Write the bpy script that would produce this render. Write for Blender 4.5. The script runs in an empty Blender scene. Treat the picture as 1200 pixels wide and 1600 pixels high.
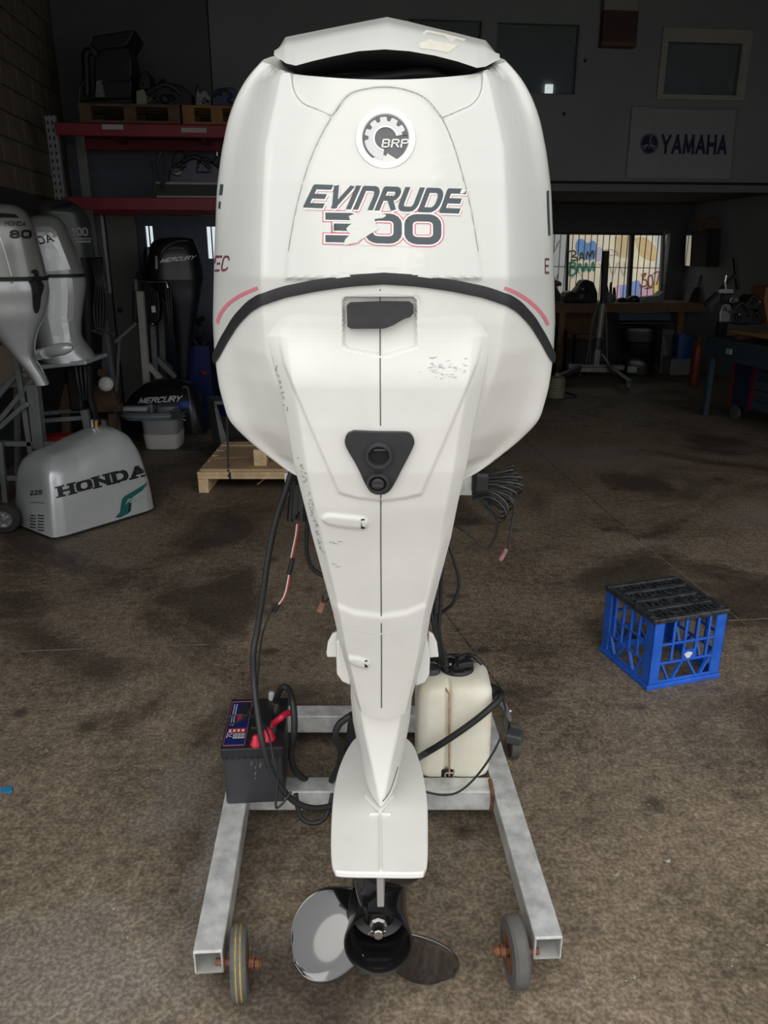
import bpy, bmesh, math, random
import numpy as np
from mathutils import Vector, Matrix
from mathutils.bvhtree import BVHTree

SC = bpy.context.scene
COL = SC.collection

# ------------------------------------------------------------------ camera
CAM_H = 1.6
PITCH = math.radians(18.65)
FPX = 1200.0
cam_data = bpy.data.cameras.new('camera')
cam = bpy.data.objects.new('camera', cam_data)
COL.objects.link(cam)
cam.location = (0, 0, CAM_H)
cam.rotation_euler = (math.radians(90) - PITCH, 0, 0)
cam_data.sensor_fit = 'VERTICAL'
cam_data.sensor_height = 36.0
cam_data.lens = 36.0 * FPX / 1600.0
cam_data.clip_start = 0.02
cam_data.clip_end = 200
SC.camera = cam

# ------------------------------------------------------------------ daylight
world = bpy.data.worlds.new('overcast_sky')
SC.world = world
world.use_nodes = True
wn = world.node_tree.nodes
wl = world.node_tree.links
bg = wn['Background']
tc = wn.new('ShaderNodeTexCoord')
sx = wn.new('ShaderNodeSeparateXYZ')
cr = wn.new('ShaderNodeValToRGB')
cr.color_ramp.elements[0].position = 0.5
cr.color_ramp.elements[0].color = (0.56, 0.57, 0.58, 1)
cr.color_ramp.elements[1].position = 1.0
cr.color_ramp.elements[1].color = (1.0, 0.985, 0.955, 1)
mpn = wn.new('ShaderNodeMapRange')
mpn.inputs[1].default_value = -1
mpn.inputs[2].default_value = 1
wl.new(tc.outputs['Generated'], sx.inputs[0])
wl.new(sx.outputs['Z'], mpn.inputs[0])
wl.new(mpn.outputs[0], cr.inputs[0])
wl.new(cr.outputs[0], bg.inputs[0])
bg.inputs[1].default_value = 1.9

sun_d = bpy.data.lights.new('hazy_sun', 'SUN')
sun_d.energy = 0.6
sun_d.angle = math.radians(40)
sun_d.color = (1.0, 0.96, 0.9)
sun = bpy.data.objects.new('hazy_sun', sun_d)
COL.objects.link(sun)
sun.rotation_euler = (math.radians(48), 0, math.radians(-8))

SC.view_settings.view_transform = 'Standard'
SC.view_settings.look = 'None'
SC.view_settings.gamma = 1.0
SC.view_settings.use_curve_mapping = False
SC.view_settings.exposure = 0.0
SC.cycles.use_denoising = True
SC.cycles.max_bounces = 8

# ------------------------------------------------------------------ measuring helpers
CT, ST = math.cos(PITCH), math.sin(PITCH)
def ray(px, py):
    xr = (px - 600.0) / FPX
    up = (800.0 - py) / FPX
    return Vector((xr, CT + ST * up, -ST + CT * up))
def PY(px, py, d):
    r = ray(px, py); t = d / r.y
    return Vector((r.x * t, d, CAM_H + r.z * t))
def PZ(px, py, z=0.0):
    r = ray(px, py); t = (z - CAM_H) / r.z
    return Vector((r.x * t, r.y * t, z))
def PP(px, py, p0, n):
    r = ray(px, py); o = Vector((0, 0, CAM_H))
    t = (Vector(p0) - o).dot(Vector(n)) / r.dot(Vector(n))
    return o + r * t
def project(v):
    x, y, z = v[0], v[1], v[2] - CAM_H
    zc = y * CT - z * ST
    up = y * ST + z * CT
    return 600 + FPX * x / zc, 800 - FPX * up / zc
YAW = math.radians(6)
EU = Vector((math.cos(YAW), math.sin(YAW), 0))
EV = Vector((-math.sin(YAW), math.cos(YAW), 0))
def B(u, v, z=0.0):
    return EU * u + EV * v + Vector((0, 0, z))
def to_uv(p):
    return p.dot(EU), p.dot(EV)
BM = Matrix.Rotation(YAW, 4, 'Z')
def PV(px, py, v):           # on the building plane v = const
    return PP(px, py, EV * v, EV)
def PU(px, py, u):
    return PP(px, py, EU * u, EU)

# ------------------------------------------------------------------ materials
MATS = {}
def mat(name, col, rough=0.5, metal=0.0, var=0.12, scale=6.0, col2=None, bump=0.0, coat=0.0,
        emit=None, trans=0.0, spec=0.5, rvar=0.0, detail=6.0, sub=0.0):
    if name in MATS: return MATS[name]
    m = bpy.data.materials.new(name); m.use_nodes = True
    nt = m.node_tree; n = nt.nodes; l = nt.links
    b = n['Principled BSDF']
    b.inputs['Roughness'].default_value = rough
    b.inputs['Metallic'].default_value = metal
    b.inputs['Specular IOR Level'].default_value = spec
    b.inputs['Coat Weight'].default_value = coat
    b.inputs['Coat Roughness'].default_value = 0.08
    b.inputs['Transmission Weight'].default_value = trans
    if sub: b.inputs['Subsurface Weight'].default_value = sub
    c1 = tuple(col) + (1,)
    c2 = tuple(col2) + (1,) if col2 else tuple(max(0, c * (1 - var)) for c in col) + (1,)
    tcn = n.new('ShaderNodeTexCoord')
    nz = n.new('ShaderNodeTexNoise'); nz.inputs['Scale'].default_value = scale
    nz.inputs['Detail'].default_value = detail; nz.inputs['Roughness'].default_value = 0.6
    l.new(tcn.outputs['Object'], nz.inputs['Vector'])
    rp = n.new('ShaderNodeValToRGB')
    rp.color_ramp.elements[0].position = 0.35; rp.color_ramp.elements[0].color = c2
    rp.color_ramp.elements[1].position = 0.65; rp.color_ramp.elements[1].color = c1
    l.new(nz.outputs['Fac'], rp.inputs['Fac'])
    l.new(rp.outputs['Color'], b.inputs['Base Color'])
    if rvar:
        mr = n.new('ShaderNodeMapRange')
        mr.inputs[1].default_value = 0.3; mr.inputs[2].default_value = 0.7
        mr.inputs[3].default_value = max(0.02, rough - rvar); mr.inputs[4].default_value = min(1, rough + rvar)
        l.new(nz.outputs['Fac'], mr.inputs[0]); l.new(mr.outputs[0], b.inputs['Roughness'])
    if bump:
        bp = n.new('ShaderNodeBump'); bp.inputs['Strength'].default_value = bump
        bp.inputs['Distance'].default_value = 0.003
        nz2 = n.new('ShaderNodeTexNoise'); nz2.inputs['Scale'].default_value = scale * 8
        l.new(tcn.outputs['Object'], nz2.inputs['Vector'])
        l.new(nz2.outputs['Fac'], bp.inputs['Height']); l.new(bp.outputs[0], b.inputs['Normal'])
    if emit:
        b.inputs['Emission Color'].default_value = tuple(emit[:3]) + (1,)
        b.inputs['Emission Strength'].default_value = emit[3]
    MATS[name] = m
    return m

# ------------------------------------------------------------------ mesh building
class MB:
    def __init__(s): s.v = []; s.f = []
    def add(s, vs, fs):
        o = len(s.v); s.v += [Vector(v) for v in vs]; s.f += [tuple(i + o for i in f) for f in fs]; return s
    def box(s, c, d, rz=0.0, m=None):
        x, y, z = d[0] / 2, d[1] / 2, d[2] / 2
        vs = [Vector((a, b, e)) for a in (-x, x) for b in (-y, y) for e in (-z, z)]
        R = m if m is not None else Matrix.Rotation(rz, 3, 'Z')
        vs = [R @ v + Vector(c) for v in vs]
        return s.add(vs, [(0, 1, 3, 2), (4, 6, 7, 5), (0, 4, 5, 1), (2, 3, 7, 6), (0, 2, 6, 4), (1, 5, 7, 3)])
    def bar(s, a, b, w, h, up=(0, 0, 1)):
        a = Vector(a); b = Vector(b); d = (b - a); L = d.length; d.normalize()
        up = Vector(up); r = d.cross(up)
        if r.length < 1e-4: r = d.cross(Vector((1, 0, 0)))
        r.normalize(); u = r.cross(d)
        vs = []
        for p in (a, b):
            for i, j in ((-1, -1), (1, -1), (1, 1), (-1, 1)):
                vs.append(p + r * (i * w / 2) + u * (j * h / 2))
        return s.add(vs, [(3, 2, 1, 0), (4, 5, 6, 7), (0, 1, 5, 4), (1, 2, 6, 5), (2, 3, 7, 6), (3, 0, 4, 7)])
    def tube(s, pts, r, n=10, smooth=0, closed=False, cap=True):
        pts = [Vector(p) for p in pts]
        if smooth: pts = catmull(pts, smooth)
        rs = r if isinstance(r, (list, tuple)) else [r] * len(pts)
        if len(rs) != len(pts): rs = list(np.interp(np.linspace(0, 1, len(pts)), np.linspace(0, 1, len(rs)), rs))
        rings = []; up = None
        for i, p in enumerate(pts):
            t = (pts[min(i + 1, len(pts) - 1)] - pts[max(i - 1, 0)])
            if t.length < 1e-9: t = Vector((0, 0, 1))
            t.normalize()
            if up is None:
                up = Vector((0, 0, 1)) if abs(t.z) < .9 else Vector((1, 0, 0))
            r1 = t.cross(up)
            if r1.length < 1e-5: r1 = t.cross(Vector((0, 1, 0.3)))
            r1.normalize(); up = r1.cross(t).normalized()
            rings.append([p + (r1 * math.cos(2 * math.pi * k / n) + up * math.sin(2 * math.pi * k / n)) * rs[i] for k in range(n)])
        return s.rings(rings, cap, cap)
    def rings(s, rings, cap0=True, cap1=True, close=True):
        n = len(rings[0]); o = len(s.v)
        for rg in rings: s.v += [Vector(p) for p in rg]
        for i in range(len(rings) - 1):
            for k in range(n if close else n - 1):
                k2 = (k + 1) % n
                s.f.append((o + i * n + k, o + i * n + k2, o + (i + 1) * n + k2, o + (i + 1) * n + k))
        if cap0: s.f.append(tuple(o + k for k in reversed(range(n))))
        if cap1: s.f.append(tuple(o + (len(rings) - 1) * n + k for k in range(n)))
        return s
    def lathe(s, base, axis, prof, n=24, cap=True):
        base = Vector(base); ax = Vector(axis).normalized()
        r1 = ax.orthogonal().normalized(); r2 = ax.cross(r1)
        return s.rings([[base + ax * h + (r1 * math.cos(2 * math.pi * k / n) + r2 * math.sin(2 * math.pi * k / n)) * max(r, 1e-4)
                         for k in range(n)] for r, h in prof], cap, cap)
    def prism(s, poly, off):
        n = len(poly); off = Vector(off); poly = [Vector(p) for p in poly]
        vs = poly + [p + off for p in poly]
        fs = [tuple(reversed(range(n))), tuple(range(n, 2 * n))]
        fs += [(i, (i + 1) % n, n + (i + 1) % n, n + i) for i in range(n)]
        return s.add(vs, fs)
    def sphere(s, c, r, n=12, m=8, sc=(1, 1, 1)):
        c = Vector(c)
        prof = [(math.sin(math.pi * i / m), -math.cos(math.pi * i / m)) for i in range(m + 1)]
        rings = [[c + Vector((max(a, 1e-3) * math.cos(2 * math.pi * k / n) * r * sc[0], max(a, 1e-3) * math.sin(2 * math.pi * k / n) * r * sc[1], h * r * sc[2]))
                  for k in range(n)] for a, h in prof]
        return s.rings(rings)
    def xf(s, M):
        s.v = [M @ v for v in s.v]; return s

def catmull(pts, sub=6):
    out = []
    P = [pts[0]] + list(pts) + [pts[-1]]
    for i in range(1, len(P) - 2):
        p0, p1, p2, p3 = P[i - 1], P[i], P[i + 1], P[i + 2]
        for k in range(sub):
            t = k / sub
            out.append(0.5 * ((2 * p1) + (p2 - p0) * t + (2 * p0 - 5 * p1 + 4 * p2 - p3) * t * t + (3 * p1 - p0 - 3 * p2 + p3) * t ** 3))
    out.append(P[-2])
    return out

def link(o, parent=None):
    COL.objects.link(o)
    if parent is not None: o.parent = parent
    return o
def obj(name, mb, m, parent=None, smooth=None, bevel=0.0, world_space=True, seg=2, loc=None, subd=0, label=None, kind=None):
    """One mesh object. Vertices of mb are world coordinates; they are moved into the parent's frame."""
    me = bpy.data.meshes.new(name)
    vs = mb.v
    if parent is not None and world_space:
        inv = parent_mat(parent).inverted(); vs = [inv @ Vector(v) for v in vs]
    elif parent is None:
        if loc is None:
            xs = [v.x for v in vs]; ys = [v.y for v in vs]; zs = [v.z for v in vs]
            loc = Vector(((min(xs) + max(xs)) / 2, (min(ys) + max(ys)) / 2, min(zs)))
        vs = [Vector(v) - Vector(loc) for v in vs]
    me.from_pydata([tuple(v) for v in vs], [], mb.f)
    me.validate(); me.update()
    bm = bmesh.new(); bm.from_mesh(me)
    bmesh.ops.recalc_face_normals(bm, faces=bm.faces)
    bm.to_mesh(me); bm.free()
    if m is not None: me.materials.append(m)
    o = bpy.data.objects.new(name, me)
    link(o, parent)
    if parent is None: o.location = loc
    if smooth is not None:
        for p in me.polygons: p.use_smooth = True
        try: me.set_sharp_from_angle(angle=math.radians(smooth))
        except Exception: pass
    if bevel:
        b = o.modifiers.new('bevel', 'BEVEL'); b.width = bevel; b.segments = seg; b.limit_method = 'ANGLE'; b.angle_limit = math.radians(35)
        b.harden_normals = False
    if subd:
        sm = o.modifiers.new('subd', 'SUBSURF'); sm.levels = subd; sm.render_levels = subd
    if label: o['label'] = label
    if kind: o['kind'] = kind
    return o
PM = {}
def parent_mat(p):
    M = p.matrix_basis.copy()
    q = p.parent
    while q is not None:
        M = q.matrix_basis @ M; q = q.parent
    return M
def thing(name, label, cat, loc=(0, 0, 0), rz=0.0, group=None):
    o = bpy.data.objects.new(name, None); COL.objects.link(o)
    o.empty_display_size = 0.05
    o.location = loc; o.rotation_euler = (0, 0, rz)
    o.matrix_basis = Matrix.Translation(Vector(loc)) @ Matrix.Rotation(rz, 4, 'Z')
    return tag(o, label, cat, group)
def tag(o, label, cat, group=None):
    o['label'] = label; o['category'] = cat
    if group: o['group'] = group
    return o
def struct(o):
    o['kind'] = 'structure'; return o
def dup(root, loc, rz=0.0, label=None):
    r = root.copy(); COL.objects.link(r)
    r.matrix_basis = Matrix.Translation(Vector(loc)) @ Matrix.Rotation(rz, 4, 'Z')
    if label: r['label'] = label
    for ch in list(root.children):
        c = ch.copy(); COL.objects.link(c); c.parent = r
        for g in list(ch.children):
            d = g.copy(); COL.objects.link(d); d.parent = c
    return r

# superellipse ring in plan
def ring_se(cx, cy, a, b, z, n=28, p=2.6, rz=0.0, b2=None):
    out = []
    for k in range(n):
        t = 2 * math.pi * k / n
        c, s_ = math.cos(t), math.sin(t)
        x = a * math.copysign(abs(c) ** (2 / p), c)
        bb = b if (s_ < 0 or b2 is None) else b2
        y = bb * math.copysign(abs(s_) ** (2 / p), s_)
        out.append(Vector((cx + x * math.cos(rz) - y * math.sin(rz), cy + x * math.sin(rz) + y * math.cos(rz), z)))
    return out

# ------------------------------------------------------------------ stroke lettering
def _arc(cx, cy, rx, ry, a0, a1, n=6):
    return [(cx + rx * math.cos(math.radians(a0 + (a1 - a0) * i / n)), cy + ry * math.sin(math.radians(a0 + (a1 - a0) * i / n))) for i in range(n + 1)]
_O = _arc(.7, .7, .3, .3, 0, 90, 4) + _arc(.3, .7, .3, .3, 90, 180, 4) + _arc(.3, .3, .3, .3, 180, 270, 4) + _arc(.7, .3, .3, .3, 270, 360, 4) + [(1, .7)]
_D = [(0, 0), (0, 1)] + _arc(.6, .6, .4, .4, 90, 0, 5) + _arc(.6, .4, .4, .4, 0, -90, 5) + [(0, 0)]
_RB = [(0, 0), (0, 1)] + _arc(.72, .76, .25, .24, 90, -90, 5) + [(0, .52)]
GL = {
 'E': [[(1, 1), (0, 1), (0, 0), (1, 0)], [(0, .5), (.85, .5)]],
 'e': [[(1, 1), (.12, 1), (0, .85), (0, .15), (.12, 0), (1, 0)], [(0, .5), (.85, .5)]],
 'V': [[(0, 1), (.45, 0)], [(.45, 0), (1, 1)]], 'I': [[(0, 0), (0, 1)]],
 'n': [[(0, 0), (0, 1)] + _arc(.65, .65, .35, .35, 90, 0, 4) + [(1, 0)]],
 'R': [_RB, [(.55, .5), (1, 0)]], 'P': [_RB],
 'U': [[(0, 1)] + _arc(.3, .3, .3, .3, 180, 270, 4) + _arc(.7, .3, .3, .3, 270, 360, 4) + [(1, 1)]],
 'D': [_D], '0': [_O], 'O': [_O],
 '3': [[(0, 1)] + _arc(.72, .76, .27, .24, 90, -90, 5) + [(.3, .52)], [(.3, .52)] + _arc(.72, .26, .27, .26, 90, -90, 5) + [(0, 0)]],
 'H': [[(0, 0), (0, 1)], [(1, 0), (1, 1)], [(0, .5), (1, .5)]],
 'N': [[(0, 0), (0, 1)], [(0, 1), (1, 0)], [(1, 0), (1, 1)]],
 'A': [[(0, 0), (.5, 1)], [(.5, 1), (1, 0)], [(.22, .3), (.78, .3)]],
 'Y': [[(0, 1), (.5, .45)], [(1, 1), (.5, .45)], [(.5, .45), (.5, 0)]],
 'M': [[(0, 0), (.08, 1)], [(.08, 1), (.5, .1)], [(.5, .1), (.92, 1)], [(.92, 1), (1, 0)]],
 'C': [[(1, .8)] + _arc(.7, .7, .3, .3, 60, 90, 1) + _arc(.3, .7, .3, .3, 90, 180, 4) + _arc(.3, .3, .3, .3, 180, 270, 4) + [(.7, 0), (1, .15)]],
 'c': [[(1, 1), (.12, 1), (0, .85), (0, .15), (.12, 0), (.9, 0)]],
 'B': [_RB, [(.7, .52)] + _arc(.72, .26, .27, .26, 90, -90, 5) + [(0, 0)]],
 '8': [_arc(.5, .75, .42, .25, 0, 360, 12), _arc(.5, .25, .5, .27, 0, 360, 12)],
 '1': [[(.15, .78), (.55, 1), (.55, 0)]],
 '2': [_arc(.5, .72, .45, .28, 160, -30, 6) + [(0, 0), (1, 0)]],
 '5': [[(1, 1), (.1, 1), (.05, .55), (.6, .58)] + _arc(.6, .3, .4, .29, 80, -120, 5) + [(0, .1)]],
 '7': [[(0, 1), (1, 1), (.35, 0)]], 'T': [[(0, 1), (1, 1)], [(.5, 1), (.5, 0)]],
 'S': [_arc(.5, .75, .45, .25, 30, 270, 6) + _arc(.5, .25, .45, .25, 90, -150, 6)],
 'F': [[(1, 1), (0, 1), (0, 0)], [(0, .52), (.8, .52)]], '-': [[(0, .5), (1, .5)]],
 '4': [[(.75, 0), (.75, 1), (0, .3), (1, .3)]], 'L': [[(0, 1), (0, 0), (1, 0)]],
}
SERIF = {'H': [(0, 0), (0, 1), (1, 0), (1, 1)], 'N': [(0, 0), (0, 1), (1, 1)], 'D': [(0, 0), (0, 1)], 'A': [(0, 0), (1, 0)], 'O': []}
NARROW = {'I': 0.02, '1': .6}
def letters(text, cw=.8, gap=.28, sw=.2, shear=0.0, serif=False, extra=0.0, dx=0.0, dy=0.0, thin=None):
    """quads in text units (cap height 1) and total width"""
    quads = []; x = 0.0
    def seg(a, b, w, ylo, yhi, caps=True, e0=None, e1=None):
        a = Vector((a[0], a[1])); b = Vector((b[0], b[1])); d = b - a
        if d.length < 1e-6: return
        d.normalize(); c0 = (w / 2 if e0 is None else e0) if caps else 0; c1 = (w / 2 if e1 is None else e1) if caps else 0
        nrm = Vector((-d.y, d.x)) * (w / 2)
        q = [a - d * c0 - nrm, b + d * c1 - nrm, b + d * c1 + nrm, a - d * c0 + nrm]
        quads.append([(v.x, min(max(v.y, ylo), yhi)) for v in q])
    def turn(p, q, r):
        d1 = Vector((q[0] - p[0], q[1] - p[1])); d2 = Vector((r[0] - q[0], r[1] - q[1]))
        if d1.length < 1e-6 or d2.length < 1e-6: return 0.0
        return math.tan(min(1.2, abs(d1.angle(d2))) / 2)
    for ch in text:
        if ch == ' ': x += cw * .7; continue
        w = cw * NARROW.get(ch, 1.0)
        if ch == 'M': w = cw * 1.2
        for pl in GL[ch]:
            P_ = [(x + p[0] * w, p[1]) for p in pl]; K = len(P_)
            closed = K > 3 and abs(P_[0][0] - P_[-1][0]) + abs(P_[0][1] - P_[-1][1]) < 1e-6
            for i in range(K - 1):
                a, b = P_[i], P_[i + 1]
                wd = sw
                if thin and abs(a[0] - b[0]) > .3 * abs(a[1] - b[1]) + .1 and abs(a[1] - b[1]) < .3: wd = thin
                wd += extra
                e0 = turn(P_[i - 1], a, b) * wd / 2 if i > 0 else (turn(P_[-2], a, b) * wd / 2 if closed else None)
                e1 = turn(a, b, P_[i + 2]) * wd / 2 if i < K - 2 else (turn(a, b, P_[1]) * wd / 2 if closed else None)
                seg(a, b, wd, -sw / 2 - extra / 2, 1 + sw / 2 + extra / 2, True, e0, e1)
        if serif:
            for sxp, syp in SERIF.get(ch, []):
                cx = x + sxp * w
                yy = -sw * .28 if syp == 0 else 1 + sw * .28
                seg((cx - sw * .95, yy), (cx + sw * .95, yy), sw * .5 + extra, -sw, 1 + sw, False)
        x += w + gap
    W = x - gap
    out = []
    for q in quads:
        out.append([(u + v * shear + dx, v + dy) for u, v in q])
    return out, W
def lerp2(q, u, v):   # q = (bl, br, tr, tl)
    a = Vector(q[0]).lerp(Vector(q[1]), u); b = Vector(q[3]).lerp(Vector(q[2]), u)
    return a.lerp(b, v)
def split_quads(quads, mx):
    out = []
    for q in quads:
        q = [Vector(p) for p in q]
        n1 = max(1, int(math.ceil(max((q[1] - q[0]).length, (q[2] - q[3]).length) / mx)))
        n2 = max(1, int(math.ceil(max((q[3] - q[0]).length, (q[2] - q[1]).length) / mx)))
        for i in range(n1):
            for j in range(n2):
                f = lambda a, b: q[0].lerp(q[1], a).lerp(q[3].lerp(q[2], a), b)
                out.append([f(i / n1, j / n2), f((i + 1) / n1, j / n2), f((i + 1) / n1, (j + 1) / n2), f(i / n1, (j + 1) / n2)])
    return out
def flat_text(name, text, quad, m, parent, off, split=9, **kw):
    """lettering on a flat quad of 3-D points (bl, br, tr, tl), lifted by off"""
    qs, W = letters(text, **kw)
    mb = MB()
    for q in qs:
        mb.add([lerp2(quad, u / W, v) + Vector(off) for u, v in q], [(0, 1, 2, 3)])
    return obj(name, mb, m, parent)
class Drape:
    """puts measured outlines onto a built surface"""
    def __init__(s, mbs):
        vs = []; fs = []
        for mb in mbs:
            o = len(vs); vs += [Vector(v) for v in mb.v]; fs += [tuple(i + o for i in f) for f in mb.f]
        s.t = BVHTree.FromPolygons(vs, fs)
    def pt(s, px, py, off=0.0, fallback=1.3):
        r = ray(px, py).normalized(); o = Vector((0, 0, CAM_H))
        h, nrm, i, d = s.t.ray_cast(o, r)
        if h is None:
            return o + r * fallback, Vector((0, -1, 0))
        if nrm.dot(r) > 0: nrm = -nrm
        return h + nrm * off, nrm
    def hit(s, px, py):
        return s.t.ray_cast(Vector((0, 0, CAM_H)), ray(px, py).normalized())[0] is not None
    def poly(s, quads, off, mb=None):
        mb = mb or MB()
        for q in quads:
            if all(s.hit(p[0], p[1]) for p in q): mb.add([s.pt(p[0], p[1], off)[0] for p in q], [tuple(range(len(q)))])
        return mb
    def text(s, name, text, pq, m, parent, off=.0008, split=8, **kw):
        qs, W = letters(text, **kw)
        pqs = [[lerp2([Vector(p) for p in pq], u / W, v) for u, v in q] for q in qs]
        return obj(name, s.poly(split_quads(pqs, split), off), m, parent)
    def blob(s, outline, off, thick=0.0, mb=None, step=6):
        """filled outline (pixels) as a thin plate lying on the surface"""
        mb = mb or MB()
        bm = bmesh.new()
        vs = [bm.verts.new((p[0], p[1], 0)) for p in outline]
        bm.faces.new(vs)
        bmesh.ops.triangulate(bm, faces=bm.faces[:])
        for it in range(5):
            es = [e for e in bm.edges if e.calc_length() > step * 1.6]
            if not es: break
            bmesh.ops.subdivide_edges(bm, edges=es, cuts=1)
            bmesh.ops.triangulate(bm, faces=bm.faces[:])
        bm.verts.index_update()
        top = []; bot = []
        for v in bm.verts:
            p, n = s.pt(v.co.x, v.co.y, off); top.append(p + n * thick); bot.append(p)
        okv = [s.hit(v.co.x, v.co.y) for v in bm.verts]
        fs = [tuple(v.index for v in f.verts) for f in bm.faces if all(okv[v.index] for v in f.verts)]
        nv = len(top)
        mb2 = MB()
        if thick > 0:
            side = []
            for e in bm.edges:
                if e.is_boundary and okv[e.verts[0].index] and okv[e.verts[1].index]:
                    a, b = e.verts[0].index, e.verts[1].index
                    side.append((a, b, b + nv, a + nv))
            mb.add(top + bot, fs + side)
        else:
            mb.add(top, fs)
        bm.free()
        return mb
    def strip(s, pts, wpx, off, mb=None, sub=6):
        mb = mb or MB()
        P = catmull([Vector((p[0], p[1], 0)) for p in pts], sub)
        L = []; R = []; ok_ = []
        for i, p in enumerate(P):
            t = P[min(i + 1, len(P) - 1)] - P[max(i - 1, 0)]; t.normalize()
            nn = Vector((-t.y, t.x, 0)) * wpx / 2
            ok_.append(s.hit(*(p + nn).xy) and s.hit(*(p - nn).xy)); L.append(s.pt(*(p + nn).xy, off)[0]); R.append(s.pt(*(p - nn).xy, off)[0])
        n = len(P)
        return mb.add(L + R, [(i, i + 1, n + i + 1, n + i) for i in range(n - 1) if ok_[i] and ok_[i + 1]])
# ================================================================== structure
U0, U1 = -2.35, 5.72       # left / right wall
V0, VB, VF = 1.5, 9.0, 11.55   # door line / upper back wall / far wall
ZC = 4.9
ZM = 2.27

def floor_mat():
    m = bpy.data.materials.new('oil_stained_concrete'); m.use_nodes = True
    nt = m.node_tree; n = nt.nodes; l = nt.links; b = n['Principled BSDF']
    tcn = n.new('ShaderNodeTexCoord')
    def noise(sc, det=8, rough=.62, dist=0.0):
        z = n.new('ShaderNodeTexNoise'); z.inputs['Scale'].default_value = sc; z.inputs['Detail'].default_value = det
        z.inputs['Roughness'].default_value = rough; z.inputs['Distortion'].default_value = dist
        l.new(tcn.outputs['Object'], z.inputs['Vector']); return z
    def ramp(src, p0, c0, p1, c1):
        r = n.new('ShaderNodeValToRGB'); r.color_ramp.elements[0].position = p0; r.color_ramp.elements[0].color = c0 + (1,)
        r.color_ramp.elements[1].position = p1; r.color_ramp.elements[1].color = c1 + (1,); l.new(src, r.inputs[0]); return r
    def mix(fac, a, bb, mode='MIX'):
        x = n.new('ShaderNodeMix'); x.data_type = 'RGBA'; x.blend_type = mode
        if isinstance(fac, float): x.inputs[0].default_value = fac
        else: l.new(fac, x.inputs[0])
        l.new(a, x.inputs[6])
        if isinstance(bb, tuple): x.inputs[7].default_value = bb + (1,)
        else: l.new(bb, x.inputs[7])
        return x.outputs[2]
    big = noise(0.55, 6, .6, .3); mid = noise(2.6, 8, .65, .2); fine = noise(26, 6, .7); spk = noise(90, 3, .6)
    base = ramp(big.outputs[0], .36, (.135, .102, .070), .64, (.285, .222, .155))
    c = mix(.55, base.outputs[0], ramp(mid.outputs[0], .38, (.070, .053, .038), .66, (.350, .275, .196)).outputs[0])
    c = mix(.42, c, ramp(fine.outputs[0], .35, (.045, .035, .026), .68, (.42, .345, .255)).outputs[0])
    # round dark oil drips
    vo = n.new('ShaderNodeTexVoronoi'); vo.inputs['Scale'].default_value = 3.2
    l.new(tcn.outputs['Object'], vo.inputs['Vector'])
    dr = ramp(vo.outputs['Distance'], .05, (1, 1, 1), .16, (0, 0, 0))
    dm = n.new('ShaderNodeMath'); dm.operation = 'MULTIPLY'; dm.inputs[1].default_value = .7
    l.new(dr.outputs[0], dm.inputs[0])
    c = mix(dm.outputs[0], c, (.030, .024, .019))
    # dark oily tracks
    ot = ramp(noise(.9, 5, .55, 1.2).outputs[0], .50, (0, 0, 0), .62, (.75, .75, .75))
    c = mix(ot.outputs[0], c, (.040, .031, .025))
    # spilled pale dust patches (fixed on the floor)
    for (ctr, rad) in ((PZ(915, 712), (.95, .55)), (PZ(1185, 805), (.38, .36)), (PZ(290, 1230), (.16, .30)), (PZ(330, 1330), (.06, .35)), (PZ(1010, 848), (.22, .12)), (PZ(120, 1530), (.50, .30))):
        sub = n.new('ShaderNodeVectorMath'); sub.operation = 'SUBTRACT'; sub.inputs[1].default_value = ctr
        l.new(tcn.outputs['Object'], sub.inputs[0])
        scl = n.new('ShaderNodeVectorMath'); scl.operation = 'MULTIPLY'; scl.inputs[1].default_value = (1 / rad[0], 1 / rad[1], 1)
        l.new(sub.outputs[0], scl.inputs[0])
        ln = n.new('ShaderNodeVectorMath'); ln.operation = 'LENGTH'; l.new(scl.outputs[0], ln.inputs[0])
        nn = noise(5, 8, .7)
        ad = n.new('ShaderNodeMath'); ad.operation = 'MULTIPLY_ADD'; ad.inputs[1].default_value = 2.2
        l.new(nn.outputs[0], ad.inputs[0]); l.new(ln.outputs['Value'], ad.inputs[2])
        pr = ramp(ad.outputs[0], .45, (.8, .8, .8), 1.0, (0, 0, 0))
        pr.color_ramp.elements[0].position = .45
        mr = n.new('ShaderNodeMapRange'); mr.inputs[1].default_value = 1.35; mr.inputs[2].default_value = 2.0
        mr.inputs[3].default_value = .55; mr.inputs[4].default_value = 0
        l.new(ad.outputs[0], mr.inputs[0])
        c = mix(mr.outputs[0], c, (.24, .22, .195))
    sp2 = ramp(spk.outputs[0], .42, (.55, .55, .55), .62, (1.25, 1.25, 1.25))
    c = mix(.8, c, sp2.outputs[0], 'MULTIPLY')
    l.new(c, b.inputs['Base Color'])
    rr = n.new('ShaderNodeMapRange'); rr.inputs[1].default_value = .3; rr.inputs[2].default_value = .7
    rr.inputs[3].default_value = .42; rr.inputs[4].default_value = .78
    l.new(mid.outputs[0], rr.inputs[0]); l.new(rr.outputs[0], b.inputs['Roughness'])
    b.inputs['Specular IOR Level'].default_value = .35
    bp = n.new('ShaderNodeBump'); bp.inputs['Strength'].default_value = .35; bp.inputs['Distance'].default_value = .004
    l.new(fine.outputs[0], bp.inputs['Height']); l.new(bp.outputs[0], b.inputs['Normal'])
    return m

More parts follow.
